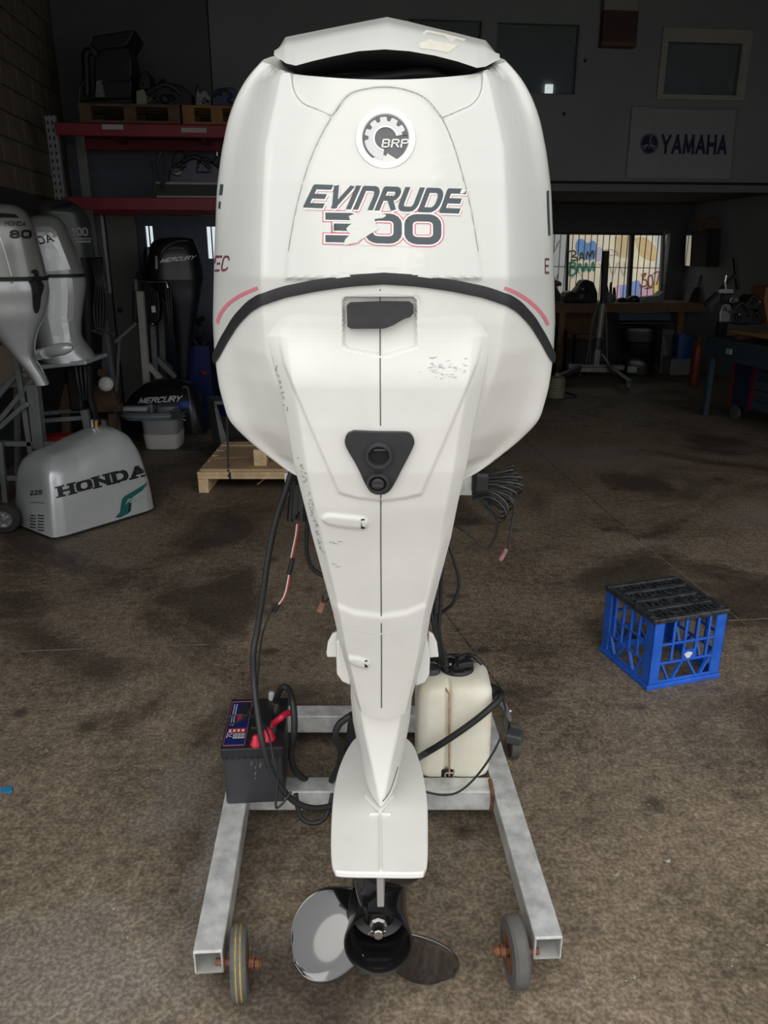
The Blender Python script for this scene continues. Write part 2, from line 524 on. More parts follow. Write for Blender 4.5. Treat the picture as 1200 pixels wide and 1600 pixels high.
def bbox(u0, u1, v0, v1, z0, z1, mb=None):
    mb = mb or MB()
    return mb.box(B((u0 + u1) / 2, (v0 + v1) / 2, (z0 + z1) / 2), (u1 - u0, v1 - v0, z1 - z0), YAW)
def wall_holes(mb, u0, u1, z0, z1, v, th, holes):
    us = sorted({u0, u1, *[h[0] for h in holes], *[h[1] for h in holes]})
    zs = sorted({z0, z1, *[h[2] for h in holes], *[h[3] for h in holes]})
    for i in range(len(us) - 1):
        for j in range(len(zs) - 1):
            uc, zc = (us[i] + us[i + 1]) / 2, (zs[j] + zs[j + 1]) / 2
            if any(h[0] < uc < h[1] and h[2] < zc < h[3] for h in holes): continue
            bbox(us[i], us[i + 1], v, v + th, zs[j], zs[j + 1], mb)
    return mb

M_floor = floor_mat()
fl = struct(obj('floor', bbox(U0 - .3, U1 + .3, -1.5, VF + .3, -.12, 0), M_floor, loc=(0, 0, 0)))
gr = struct(obj('ground', bbox(-14, 16, -14, -1.5, -.14, -.01), mat('yard_concrete', (.50, .49, .46), .9, var=.2, scale=3)))
M_wall = mat('wall_paint_grey', (.185, .192, .20), .75, var=.12, scale=1.4, bump=.1)
M_wallL = mat('wall_lower_paint', (.055, .055, .06), .8, var=.2, scale=2)
M_ceil = mat('roof_sheet', (.12, .12, .12), .8)
struct(obj('ceiling', bbox(U0 - .3, U1 + .3, V0, VF + .1, ZC, ZC + .12), M_ceil))
wl_o = struct(obj('wall_left', bbox(U0 - .25, U0, V0, VF, 0, ZC), mat('block_mortar', (.13, .11, .082), .9)))
wlow = obj('dado', bbox(U0, U0 + .035, V0, VB, 0, 2.08), M_wallL, wl_o)
struct(obj('wall_right', bbox(U1, U1 + .25, V0, VF, 0, ZC), M_wall))
# front of the building: roller door opening behind the photographer
struct(obj('wall_front', bbox(U0 - .2, U0 + .25, V0 - .2, V0, 0, ZC), M_wall))
struct(obj('wall_front', bbox(U1 - .35, U1 + .2, V0 - .2, V0, 0, ZC), M_wall))
struct(obj('wall_front', bbox(U0 + .25, U1 - .35, V0 - .2, V0, 3.3, ZC), M_wall))
# concrete blocks of the left wall, each its own piece
M_block = mat('sandy_block', (.195, .16, .115), .9, var=.18, scale=5, bump=.3)
bme = None
rows = int((ZC - 2.09) / .2)
for r in range(rows):
    for c in range(8):
        v = 6.05 + c * .4 + (.2 if r % 2 else 0)
        if v + .39 > VB: continue
        if bme is None:
            o = obj('block', MB().box((0, 0, 0), (.02, .385, .185)), M_block, wl_o, world_space=False, bevel=.004, seg=1)
            bme = o.data
        else:
            o = bpy.data.objects.new('block', bme); link(o, wl_o)
            b = o.modifiers.new('bevel', 'BEVEL'); b.width = .004; b.segments = 1
        p = parent_mat(wl_o).inverted() @ B(U0 + .01, v + .2, 2.09 + r * .2 + .1)
        o.matrix_basis = Matrix.Translation(p) @ Matrix.Rotation(YAW, 4, 'Z')

# ---- upper back wall with the three office windows
def uvz(px, py, v):
    p = PV(px, py, v); u, _ = to_uv(p); return u, p.z
def win_rect(x0, y0, x1, y1, v):
    ua, za = uvz(x0, y0, v); ub, zb = uvz(x1, y1, v)
    return (ua, ub, zb, za)
W1 = win_rect(640, 30, 748, 150, VB); W2 = win_rect(779, 36, 897, 147, VB); W3 = win_rect(1043, 66, 1148, 150, VB)
slits = [win_rect(226, 353, 241, 388, VB), win_rect(322, 354, 341, 404, VB)]
wb = MB()
u_panel = uvz(328, 60, VB)[0]
wall_holes(wb, u_panel, U1, ZM, ZC, VB, .14, [W1, W2, W3])
o = struct(obj('wall_back', wb, M_wall))
struct(obj('wall_back', bbox(U0, u_panel - .015, VB + .03, VB + .17, 2.66, ZC), mat('wall_dark_board', (.10, .101, .106), .8)))
wb2 = MB(); wall_holes(wb2, U0, 1.15, 0, ZM, VB, .14, slits); bbox(U0, u_panel - .015, VB, VB + .14, ZM, 2.66, wb2)
M_bluegrey = mat('blue_grey_partition', (.13, .15, .19), .7, var=.15)
struct(obj('wall_partition', wb2, M_bluegrey))
for i, s_ in enumerate(slits):
    struct(obj('window_%d' % (i + 4), bbox(s_[0] - .01, s_[1] + .01, VB + .06, VB + .07, s_[2] - .01, s_[3] + .01),
               mat('lit_frosted_pane', (.8, .85, .9), .4, emit=(.85, .95, 1.0, .75))))
    mb = MB(); uc = (s_[0] * .55 + s_[1] * .45); bbox(uc - .006, uc + .006, VB + .03, VB + .058, s_[2], s_[3], mb)
    struct(obj('trim_%d' % (i + 4), mb, M_bluegrey))
# return wall, far wall, low ceiling of the recess
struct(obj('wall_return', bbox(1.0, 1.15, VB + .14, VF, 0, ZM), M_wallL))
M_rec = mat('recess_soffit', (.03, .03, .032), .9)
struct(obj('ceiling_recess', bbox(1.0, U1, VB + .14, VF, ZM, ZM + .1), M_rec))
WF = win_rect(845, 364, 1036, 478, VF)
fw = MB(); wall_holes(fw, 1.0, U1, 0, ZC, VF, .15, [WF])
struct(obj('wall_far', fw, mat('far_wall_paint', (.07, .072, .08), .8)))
# beam at the foot of the upper wall
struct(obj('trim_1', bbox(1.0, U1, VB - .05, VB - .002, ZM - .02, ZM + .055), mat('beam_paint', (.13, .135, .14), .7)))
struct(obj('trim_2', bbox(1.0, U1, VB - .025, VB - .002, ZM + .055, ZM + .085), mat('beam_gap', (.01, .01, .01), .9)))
# office behind the windows
M_off = mat('office_wall', (.30, .33, .35), .8)
struct(obj('wall_office', bbox(u_panel, U1, VB + 1.6, VB + 1.7, ZM + .1, ZC), M_off))
struct(obj('floor_office', bbox(u_panel, U1, VB + .14, VB + 1.6, ZM + .1, ZM + .12), M_rec))
def glass_mat(name, tint, alpha):
    m = bpy.data.materials.new(name); m.use_nodes = True
    nt = m.node_tree; n = nt.nodes; l = nt.links
    b = n['Principled BSDF']; b.inputs['Base Color'].default_value = tint + (1,); b.inputs['Roughness'].default_value = .12
    tr = n.new('ShaderNodeBsdfTransparent'); mx = n.new('ShaderNodeMixShader')
    nz = n.new('ShaderNodeTexNoise'); nz.inputs['Scale'].default_value = 2.5
    tcn = n.new('ShaderNodeTexCoord'); l.new(tcn.outputs['Object'], nz.inputs['Vector'])
    mr = n.new('ShaderNodeMapRange'); mr.inputs[3].default_value = alpha - .1; mr.inputs[4].default_value = alpha + .1
    l.new(nz.outputs[0], mr.inputs[0]); l.new(mr.outputs[0], mx.inputs[0])
    l.new(tr.outputs[0], mx.inputs[1]); l.new(b.outputs[0], mx.inputs[2])
    l.new(mx.outputs[0], n['Material Output'].inputs['Surface'])
    return m
M_pane = glass_mat('dusty_dark_glass', (.17, .205, .22), .5)
M_wframe = mat('window_frame_paint', (.15, .155, .155), .6)
M_wframeW = mat('window_frame_cream', (.27, .265, .235), .6)
for i, (w, fm, fw_) in enumerate(((W1, M_wframe, .012), (W2, M_wframe, .012), (W3, M_wframeW, .085))):
    wt = thing('window_%d' % (i + 1), '', 'window', B((w[0] + w[1]) / 2, VB, w[2]), YAW)
    del wt['category']; del wt['label']; wt['kind'] = 'structure'
    f = MB(); e = fw_
    t = .06
    if i == 2:
        bbox(w[0] - .07, w[1] + .10, VB - .03, VB + .02, w[3] - .0, w[3] + .13, f); bbox(w[0] - .07, w[1] + .10, VB - .03, VB + .02, w[2] - .05, w[2], f)
        bbox(w[0] - .07, w[0], VB - .03, VB + .02, w[2], w[3], f); bbox(w[1], w[1] + .10, VB - .03, VB + .02, w[2], w[3], f)
    else:
        bbox(w[0] - e, w[1] + e, VB - .01, VB + .02, w[3], w[3] + e, f); bbox(w[0] - e, w[1] + e, VB - .01, VB + .02, w[2] - e, w[2], f)
        bbox(w[0] - e, w[0], VB - .01, VB + .02, w[2], w[3], f); bbox(w[1], w[1] + 2 * e, VB - .01, VB + .02, w[2], w[3], f)
    obj('window_frame', f, fm, wt, bevel=.003)
    obj('pane', bbox(w[0], w[1], VB + .05, VB + .056, w[2], w[3]), M_pane, wt)

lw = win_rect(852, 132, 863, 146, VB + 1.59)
struct(obj('window_7', bbox(lw[0], lw[1], VB + 1.57, VB + 1.595, lw[2], lw[3]), mat('reflection_glow', (.9, .95, .95), .4, emit=(.9, 1.0, 1.0, 2.2))))  # added glowing patch, stands for a bright reflection and lights the office
# floor saw cuts, with pale dust in them
M_dust = mat('joint_dust', (.30, .28, .25), .95, var=.6, scale=14)
M_crack = mat('joint_dark', (.035, .03, .026), .95)
def joint(px0, py0, px1, py1, w, m):
    a = PZ(px0, py0, .0015); b = PZ(px1, py1, .0015); d = (b - a).normalized(); nrm = Vector((-d.y, d.x, 0)) * w / 2
    N = 60; rnd = random.Random(int(px0 + py1)); mb = MB(); L = []
    for i in range(N + 1):
        p = a.lerp(b, i / N) + nrm * rnd.uniform(-.3, .3); k = rnd.uniform(.35, 1.2)
        L += [p + nrm * k, p - nrm * k]
    mb.add(L, [(2 * i, 2 * i + 1, 2 * i + 3, 2 * i + 2) for i in range(N)])
    obj('saw_cut', mb, m, fl, kind=None)
joint(-60, 1021, 620, 996, .007, M_dust)
joint(640, 992, 1260, 964, .007, M_dust)
joint(1000, 845, 1240, 1035, .006, M_dust)
joint(820, 688, 1000, 845, .006, M_crack)
joint(690, 950, 790, 1085, .005, M_crack)
# litter on the floor: uncountable chips
rnd = random.Random(5); mb = MB()
for i in range(330):
    px = rnd.uniform(0, 1200); py = 640 + 950 * rnd.random() ** .8
    if (915 < px < 1150 and 880 < py < 1095) or (285 < px < 900 and 1040 < py < 1580) or (px < 480 and py < 870) or (px > 820 and py < 700): continue
    p = PZ(px, py, .002); s_ = rnd.uniform(.0007, .0024) * (1 if rnd.random() < .95 else 2.4); a = rnd.uniform(0, 6.28); k = rnd.uniform(1, 2.2)
    R = Matrix.Rotation(a, 3, 'Z')
    mb.add([p + R @ Vector(q) for q in ((-s_ * k, -s_, -.001), (s_ * k, -s_ * .7, -.001), (s_ * .8 * k, s_, -.001), (-s_ * k * .6, s_ * .8, -.001), (0, 0, s_ * .7))],
           [(0, 1, 4), (1, 2, 4), (2, 3, 4), (3, 0, 4)])
lit = obj('floor_litter', mb, mat('pale_chips', (.42, .40, .36), .9, var=.6, scale=8))
lit['kind'] = 'stuff'; lit['label'] = 'tiny pale chips and crumbs scattered over the workshop floor'; lit['category'] = 'litter'
# ================================================================== the big white outboard motor
M_white = mat('gloss_white_cowl', (.60, .61, .585), .22, var=.03, scale=3, coat=.35)
M_white2 = mat('satin_white_cover', (.76, .76, .73), .38, var=.06, scale=9, rvar=.06)
M_leg = mat('grey_white_gearcase', (.84, .84, .81), .36, var=.05, scale=7)
M_rub = mat('black_rubber', (.016, .017, .019), .55, var=.3, scale=20)
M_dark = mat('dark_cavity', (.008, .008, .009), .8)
M_blackgl = mat('gloss_black_paint', (.008, .008, .010), .07, var=.1, coat=1.0, spec=.6)
M_blackgl.node_tree.nodes['Principled BSDF'].inputs['Coat IOR'].default_value = 1.8
M_grey = mat('panel_line_grey', (.38, .38, .36), .6)
M_steel = mat('bright_steel', (.55, .54, .52), .3, 1.0, var=.2, scale=30)
M_letter = mat('decal_dark_slate', (.045, .065, .075), .45, var=.1)
M_red = mat('decal_red', (.62, .10, .16), .45, var=.1)
M_decw = mat('decal_white', (.76, .76, .75), .35, var=.02)
M_char = mat('charcoal_plastic', (.030, .031, .036), .55, var=.25, scale=30)

motor = thing('outboard_motor', 'large white outboard motor standing upright on the galvanised wheeled stand', 'outboard motor', (0, 1.5, 0))

ZT = [1.16, 1.18, 1.21, 1.27, 1.31, 1.37, 1.43, 1.485, 1.595, 1.70, 1.75, 1.80, 1.836, 1.864, 1.892, 1.93]
WT = [.05, .10, .172, .246, .284, .297, .302, .301, .291, .279, .269, .255, .239, .219, .188, .13]
YR_Z = [1.16, 1.20, 1.25, 1.30, 1.40, 1.50, 1.565, 1.70, 1.80, 1.86, 1.93]
YR = [1.40, 1.33, 1.285, 1.255, 1.215, 1.192, 1.185, 1.218, 1.252, 1.275, 1.34]
XC_Z = [1.16, 1.25, 1.45, 1.60, 1.75, 1.85, 1.93]
XC = [.03, .15, .195, .193, .185, .163, .10]
_zd = np.linspace(1.16, 1.93, 400); _wd = np.interp(_zd, ZT, WT)
_k = np.exp(-np.linspace(-2, 2, 31) ** 2); _k /= _k.sum()
_wd = np.convolve(np.pad(_wd, 15, mode='edge'), _k, mode='valid')
ZT, WT = _zd, _wd
def section(z, n=96):
    """half outline of the cowling at height z, from rear centre to front centre"""
    w = np.interp(z, ZT, WT); yr = np.interp(z, YR_Z, YR); xc = min(np.interp(z, XC_Z, XC), w * .8)
    low = max(0.0, min(1.0, (1.42 - z) / .12))
    ym = 1.43; yf = 1.93 - max(0, (z - 1.8)) * 1.2 - max(0, 1.3 - z) * 1.2
    pts = [(0, yr), (xc * .45, yr + .004), (xc * .86, yr + .020), (xc, yr + .032),
           (xc + (w - xc) * .55, yr + .032 + (ym - yr - .032) * .36), (w * .985, ym - .06), (w, ym), (w * .985, ym + .14),
           (w * .90, yf - .13), (w * .62, yf - .03), (0, yf)]
    P = catmull([Vector((a, b, 0)) for a, b in pts], 10)
    L = [0]
    for i in range(1, len(P)): L.append(L[-1] + (P[i] - P[i - 1]).length)
    # fixed share of samples per control segment keeps creases aligned
    idx = np.linspace(0, len(P) - 1, n)
    xs = np.interp(idx, range(len(P)), [p.x for p in P]); ys = np.interp(idx, range(len(P)), [p.y for p in P])
    return xs, ys
NS = 201
SEC = {}
def sec(z):
    k = round(z, 4)
    if k not in SEC: SEC[k] = section(z, NS)
    return SEC[k]
# height of the split line round the cowling: arched at the back, dropping to the sides
SEAM_X = [0, .05, .10, .15, .19, .21, .24, .27, .29, .31]
SEAM_Z = [1.566, 1.563, 1.556, 1.546, 1.533, 1.522, 1.497, 1.462, 1.435, 1.415]
def seam_z(i):
    # iterate: x depends on z
    z = 1.55
    for _ in range(12):
        xs, ys = sec(z); x = xs[i]
        z = np.interp(x, SEAM_X, SEAM_Z) if ys[i] < 1.43 else 1.415 - min(.02, (ys[i] - 1.43) * .05)
    return z
SZ = [float(seam_z(i)) for i in range(NS)]
for _ in range(6):
    SZ = [SZ[0]] + [(SZ[i - 1] + 2 * SZ[i] + SZ[i + 1]) / 4 for i in range(1, NS - 1)] + [SZ[-1]]

def in_poly_dist(P, poly):
    """signed distance (px, + inside) of points P (N,2) to a closed polygon"""
    P = np.asarray(P); poly = np.asarray(poly, float)
    d = np.full(len(P), 1e9); ins = np.zeros(len(P), bool)
    n = len(poly)
    for i in range(n):
        a, b = poly[i], poly[(i + 1) % n]; e = b - a
        t = np.clip(((P - a) @ e) / (e @ e), 0, 1); q = a + t[:, None] * e
        d = np.minimum(d, np.hypot(*(P - q).T))
        c = ((a[1] > P[:, 1]) != (b[1] > P[:, 1]))
        xx = (b[0] - a[0]) * (P[:, 1] - a[1]) / (b[1] - a[1] + 1e-12) + a[0]
        ins ^= c & (P[:, 0] < xx)
    return np.where(ins, d, -d)
def smooth01(x): x = np.clip(x, 0, 1); return x * x * (3 - 2 * x)
def emboss(mb, feats):
    """raise / sink moulded panels in the rear face: feats = [(outline, height m, softness px)]"""
    V = np.array([v[:] for v in mb.v]); 
    pr = np.array([project(v) for v in V])
    rear = V[:, 1] < 1.42
    for ft in feats:
        poly, h, soft = ft[:3]
        sd = in_poly_dist(pr, poly)
        k = smooth01(sd / soft + .5) * rear
        if len(ft) > 3: k = k * smooth01((pr[:, 1] - ft[3][0]) / (ft[3][1] - ft[3][0]))
        V[:, 1] -= k * h
    mb.v = [Vector(v) for v in V]
def cpoly(pts, n=8):
    P = catmull([Vector((p[0], p[1], 0)) for p in list(pts)], n)
    return [(p.x, p.y) for p in P]

# upper cowl shell
NTU = 90
rim = []
for i in range(NS):
    xs, ys = sec(1.86); x = xs[i]; y = ys[i]
    rim.append(1.841 + .012 * min(1, (x / .13) ** 2) + max(0, x - .13) * .15 if y < 1.30 else 1.858 + min(.048, (y - 1.30) * .40))
rows_ = []
for t in range(NTU + 1):
    row = []
    for i in range(NS):
        z = SZ[i] + .004 + (rim[i] - SZ[i] - .004) * t / NTU
        xs, ys = section_at = sec(round(z, 3))
        row.append((xs[i], ys[i], z))
    rows_.append(row)
def mirror_grid(rows_, cap_top=None, cap_bot=None):
    mb = MB(); n = len(rows_[0])
    full = []
    for r in rows_:
        left = [Vector((-p[0], p[1], p[2])) for p in reversed(r[1:-1])]
        full.append([Vector(p) for p in r] + left)
    mb.rings(full, False, False)
    return mb, full
up_mb, full = mirror_grid(rows_)
tongue = cpoly([(446, 436), (450.6, 392), (463, 325), (481, 261), (500, 216), (520.6, 180), (544, 149), (572, 139), (604.6, 136), (636, 141), (665, 154), (688.6, 182), (704, 214), (716.6, 252), (735, 322), (747, 392), (752, 436)], 4)
valley = cpoly([(455, 107), (459, 140), (472, 160), (496, 171), (518, 181), (543, 150), (572, 140), (604, 137), (636, 142), (664, 155), (690, 184), (715, 174), (740, 161), (752, 140), (753, 108)], 4)
emboss(up_mb, [(tongue, .0042, 4.5), (valley, -.0045, 5)])
# flat shelf inside rim
rimv = [Vector(v) for v in up_mb.v[-len(full[-1]):]]
cen = Vector((0, 1.6, 1.87))
o0 = len(up_mb.v)
inner = [cen + (p - cen) * .8 + Vector((0, 0, .0)) for p in rimv]
up_mb.v += inner
n_ = len(rimv)
for k in range(n_): up_mb.f.append((o0 - n_ + k, o0 - n_ + (k + 1) % n_, o0 + (k + 1) % n_, o0 + k))
up_mb.f.append(tuple(range(o0, o0 + n_)))
upper = obj('upper_cowl', up_mb, M_white, motor, smooth=50)
# lower cowl (pan)
NTL = 60; rows_ = []
for t in range(NTL + 1):
    row = []
    for i in range(NS):
        f = t / NTL
        z = SZ[i] - .004 - (SZ[i] - .004 - 1.165) * f
        xs, ys = sec(round(z, 3)); row.append((xs[i], ys[i], z))
    rows_.append(row)
lo_mb, _ = mirror_grid(rows_)
lo_mb.f.append(tuple(range(len(lo_mb.v) - len(_[-1]), len(lo_mb.v))))

# rear cover: from the split line down to the gearcase neck
CR = [  # py, left px, right px, rear depth, side drop
 (455, 470, 722, 1.1865, .010), (490, 440, 748, 1.1855, .016), (525, 417, 768, 1.186, .030), (565, 426, 762, 1.187, .034), (600, 435, 755, 1.189, .036), (660, 447, 742, 1.196, .036),
 (730, 460, 729, 1.208, .036), (785, 474, 716, 1.225, .035), (840, 488, 705, 1.246, .034), (900, 504.5, 689, 1.272, .032),
 (961, 521, 673, 1.300, .030), (985, 526, 669, 1.312, .030), (1000, 529, 667, 1.320, .029), (1050, 543, 655, 1.347, .027), (1085, 553, 645, 1.366, .026), (1104, 559, 640, 1.376, .025)]
dense = []
arr = np.array(CR); ks = np.linspace(0, len(CR) - 1, 330)
for k in ks: dense.append([np.interp(k, range(len(CR)), arr[:, j]) for j in range(5)])
cv = MB(); rings = []
NX = 150
for py, xl, xr, yr, dr in dense:
    pe = PY(xl, py, yr + dr); pr_ = PY(xr, py, yr + dr); z = (pe.z + pr_.z) / 2
    a, b = pe.x, pr_.x; mid = -.006
    fl_ = .82; ring = []
    xs_ = np.linspace(a, b, NX)
    hw = (b - a) / 2; cx = (a + b) / 2
    for x in xs_:
        q = abs(x - cx) / hw
        e = 0 if q < fl_ else ((q - fl_) / (1 - fl_)) ** 1.15
        y = yr + .010 * (q / fl_) ** 2 * .6 + (dr - .006) * e
        if py < 620:
            sx_, sy_ = sec(round(z, 3)); half = 90
            yb0 = float(np.interp(abs(x), sx_[:half], sy_[:half])) + .0006
            kk = float(smooth01(np.array((py - 470) / 130.0)))
            y = yb0 * (1 - kk) + min(y, yb0 + .02) * kk
        if py > 1040: z_ = z - .012 * (1 - q * q) * (py - 1040) / 64
        else: z_ = z
        ring.append(Vector((x, y, z_)))
    yb = 1.60 if z < 1.2 else 1.40
    ring.append(Vector((b * .97, yb, z))); ring.append(Vector((a * .97, yb, z)))
    rings.append(ring)
cv.rings(rings)
# moulded panels of lower cowl / cover
vpanel = [(430, 440), (438, 540), (443.7, 569), (487, 672), (530, 770), (560, 778), (600, 782), (632, 778), (658, 772), (702, 672), (744.7, 569), (752, 540), (760, 440)]
lpanel = [(478, 800), (497, 862), (522, 945), (555, 958), (597, 963), (635, 958), (665, 945), (686, 862), (703, 800), (700, 700), (490, 700)]
recess = [(540, 465), (645, 465), (650, 470), (650, 541), (600, 556), (544, 545), (537, 540), (536, 470)]
pod1 = cpoly([(503, 810), (512, 804), (535, 806), (571, 811), (571, 825), (545, 825), (515, 820), (505, 814)], 4)
pod2 = cpoly([(541, 1028), (549, 1026), (574, 1032), (574, 1043), (560, 1041), (545, 1035)], 4)
emboss(cv, [(vpanel, .0050, 4.5, (500, 600)), (lpanel, -.0045, 9, (790, 860)), (recess, -.012, 4), (pod1, .005, 7), (pod2, .0045, 6)])
emboss(lo_mb, [(recess, -.03, 6)])
lower = obj('lower_cowl', lo_mb, M_white2, motor, smooth=55)
cover = obj('rear_cover', cv, M_white2, motor, smooth=50)
DR = Drape([up_mb, lo_mb, cv])
DU = Drape([up_mb]); DC = Drape([cv, lo_mb])

# rubber seam trim
tm = MB(); ringsT = []
loop = [Vector((sec(SZ[i])[0][i], sec(SZ[i])[1][i], SZ[i])) for i in range(NS)]
loop = loop + [Vector((-p.x, p.y, p.z)) for p in reversed(loop[1:-1])]
N = len(loop)
for i, p in enumerate(loop):
    t = (loop[(i + 1) % N] - loop[i - 1]).normalized(); nrm = t.cross(Vector((0, 0, 1))).normalized()
    up_ = nrm.cross(t).normalized()
    if up_.z < 0: up_ = -up_
    c = p - Vector((0, 0, .002))
    ringsT.append([c + nrm * .0035 + up_ * .0085, c + nrm * .005, c + nrm * .0035 - up_ * .0085, c - nrm * .012 - up_ * .0085, c - nrm * .012 + up_ * .0085])
k = len(tm.v)
tm.rings(ringsT + [ringsT[0]], False, False)
obj('seam_trim', tm, M_rub, motor, smooth=60)
# panel lines round tongue and valley
g = MB()
DU.strip([(450.6, 392), (463, 325), (481, 261), (500, 216), (520.6, 180), (544, 149), (572, 139), (604.6, 136), (636, 141), (665, 154), (688.6, 182), (704, 214), (716.6, 252), (735, 322), (747, 392)], 1.3, .0004, g)
DU.strip([(455, 112), (459, 140), (472, 160), (496, 171), (518, 181)], 1.3, .0004, g)
DU.strip([(690, 184), (715, 174), (740, 161), (752, 140), (754, 112)], 1.3, .0004, g)
obj('panel_line', g, M_grey, upper)
g = MB(); DC.strip([(594, 452), (594, 560), (594.5, 665)], 1.8, .0006, g); DC.strip([(595, 770), (595, 850), (596, 1000), (596, 1106)], 1.8, .0006, g)
obj('split_line', g, mat('seam_shadow_gap', (.10, .10, .095), .8), cover)
g = MB(); DC.strip([(529, 975), (548, 982), (596, 990), (643, 982), (664, 975)], 2.4, .0006, g)
obj('lip', g, M_decw, cover)
g = MB(); DC.strip([(559, 1106), (575, 1112), (596, 1114.5), (620, 1112), (640, 1104)], 1.6, .0006, g)

# intake lid
def lid_pt(px, py, d): return PY(px, py, d)
bot = [(428, 86, 1.335), (447, 99, 1.30), (462, 102.5, 1.283), (490, 95, 1.278), (520, 88, 1.274), (560, 80, 1.27), (601, 77, 1.269), (640, 80, 1.27), (680, 87, 1.274), (715, 96, 1.278), (745, 106, 1.283), (759, 104, 1.30), (781, 92, 1.335)]
crest = [(432, 81, 1.372), (446, 58, 1.372), (465, 54, 1.365), (490, 49, 1.36), (520, 43, 1.355), (560, 35, 1.352), (604.6, 26.5, 1.35), (640, 34, 1.352), (680, 44, 1.355), (715, 52, 1.36), (742, 59, 1.365), (759, 63, 1.372), (777, 86, 1.372)]
lb = [lid_pt(*p) for p in bot]; lc = [lid_pt(*p) for p in crest]
def densify(a, k=6):
    out = []
    for i in range(len(a) - 1):
        for j in range(k): out.append(a[i].lerp(a[i + 1], j / k))
    return out + [a[-1]]
lb, lc = densify(lb), densify(lc)
mid1 = [(b.lerp(c, .5)) + Vector((0, -.010, .002)) for b, c in zip(lb, lc)]
back = [Vector((p.x * .95, 1.80, p.z - .03)) for p in lc]
under = [Vector((p.x * .98, p.y + .012, p.z + .004)) for p in lb]
under2 = [Vector((p.x * .95, p.y + .35, p.z + .0)) for p in lb]
lid = MB(); rws = [under, lb, mid1, lc, back]
lun = MB(); lun.rings([list(under2), list(under)], False, False, close=False)
lid.rings([list(r) for r in rws], False, False, close=False)
lid_o = obj('intake_lid', lid, M_white, motor, smooth=40)
obj('lid_underside', lun, M_dark, motor)  # black colour stands in for the shade inside the slot
sc_ = MB(); DLid = Drape([lid])
pm = [(655, 70), (660, 52), (666, 47), (695, 53), (728, 62), (714, 72), (700, 83), (680, 79), (656, 76)]
obj('worn_patch', DLid.blob(pm, .0005, step=12), mat('bare_cream_patch', (.66, .645, .56), .5, var=.1, scale=40), lid_o)
# dark intake throat
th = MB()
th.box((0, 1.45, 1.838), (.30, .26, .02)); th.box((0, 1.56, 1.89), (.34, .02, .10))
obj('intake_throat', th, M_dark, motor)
ih = MB(); ih.tube([(-.10, 1.36, 1.852), (.0, 1.345, 1.858), (.07, 1.35, 1.865), (.11, 1.37, 1.855)], .008, 8, 6)
obj('intake_hose', ih, M_rub, motor, smooth=60)

# badge
bc, bn = DU.pt(602.5, 217, 0)
bn = Vector((0, -math.cos(math.radians(16)), math.sin(math.radians(16))))
bx = Vector((1, 0, 0)); by = bn.cross(bx) * -1
if by.z < 0: by = -by
def bpt(a, b, h): return bc + bx * a + by * b + bn * h
R = .0415
def disc_ring(mb, r0, r1, h0, h1, n=48, a0=0, a1=360):
    k = max(2, int(n * abs(a1 - a0) / 360)); V = []; F = []
    for i in range(k + 1):
        a = math.radians(a0 + (a1 - a0) * i / k)
        V += [bpt(r0 * math.cos(a), r0 * math.sin(a), h0), bpt(r1 * math.cos(a), r1 * math.sin(a), h1)]
    mb.add(V, [(2 * i, 2 * i + 1, 2 * i + 3, 2 * i + 2) for i in range(k)]); return mb
ringm = MB(); disc_ring(ringm, R * 1.12, R * 1.04, -.006, .003); disc_ring(ringm, R * 1.04, R * .84, .003, .0035); disc_ring(ringm, R * .84, R * .79, .0035, .0)
badge = obj('badge', ringm, mat('badge_white_ring', (.82, .82, .80), .25, coat=.5), motor, smooth=40)
d = MB(); d.add([bpt(R * .83 * math.cos(2 * math.pi * i / 48), R * .83 * math.sin(2 * math.pi * i / 48), .0012) for i in range(48)], [tuple(range(48))])
obj('badge_face', d, mat('badge_dark_grey', (.075, .08, .09), .3, var=.3, scale=60), badge)
gm = MB(); disc_ring(gm, R * .40, R * .74, .0018, .0018, 96, 12, 262)
M_silver = mat('badge_silver', (.42, .43, .44), .3, .5)
obj('gear_emblem', gm, M_silver, badge)
nt_ = MB()
for a in (15, 47, 80, 113, 146, 178):
    a = math.radians(a); c_, s_ = math.cos(a), math.sin(a)
    q = [(.60, -.05), (.76, -.10), (.76, .10), (.60, .05)]
    nt_.add([bpt(R * (r * c_ - w * s_), R * (r * s_ + w * c_), .0022) for r, w in q], [(0, 1, 2, 3)])
obj('gear_notch', nt_, MATS['badge_dark_grey'], badge)
gm = MB(); disc_ring(gm, R * .38, R * .44, .0021, .0021, 96, 12, 262); obj('gear_rim', gm, M_decw, badge)
qs, W = letters('BRP', cw=.75, gap=.35, sw=.2, shear=.15)
tq = MB()
for q in qs: tq.add([bpt(R * (-.12 + u * .30), R * (-.30 + v * .25), .0026) for u, v in q], [(0, 1, 2, 3)])
obj('lettering', tq, M_decw, badge)

# decals on the rear
E_q = [(479, 321), (714, 330), (718, 299), (486, 292)]      # bl, br, tr, tl
kwE = dict(cw=.74, gap=.34, sw=.26, shear=.22)
bgm = DU.poly(split_quads([[(474, 329), (716, 338), (724, 294), (482, 286)]], 12), .0003)
obj('decal_backing', bgm, mat('decal_film', (.64, .65, .625), .25, coat=.3), upper)
shift = lambda q, dx, dy: [(a + dx, b + dy) for a, b in q]
DU.text('decal_outline', 'EVInRUDE', shift(E_q, 2.6, 3.4), M_red, upper, .0005, 10, **kwE)
DU.text('decal_outline', 'EVInRUDE', shift(E_q, 1.3, 1.9), M_decw, upper, .0007, 10, extra=.06, **kwE)
DU.text('decal_lettering', 'EVInRUDE', E_q, M_letter, upper, .0010, 10, **kwE)
T_q = [(515, 373), (683, 377), (683, 341), (515, 338)]
kwT = dict(cw=1.1, gap=.42, sw=.32, shear=0)
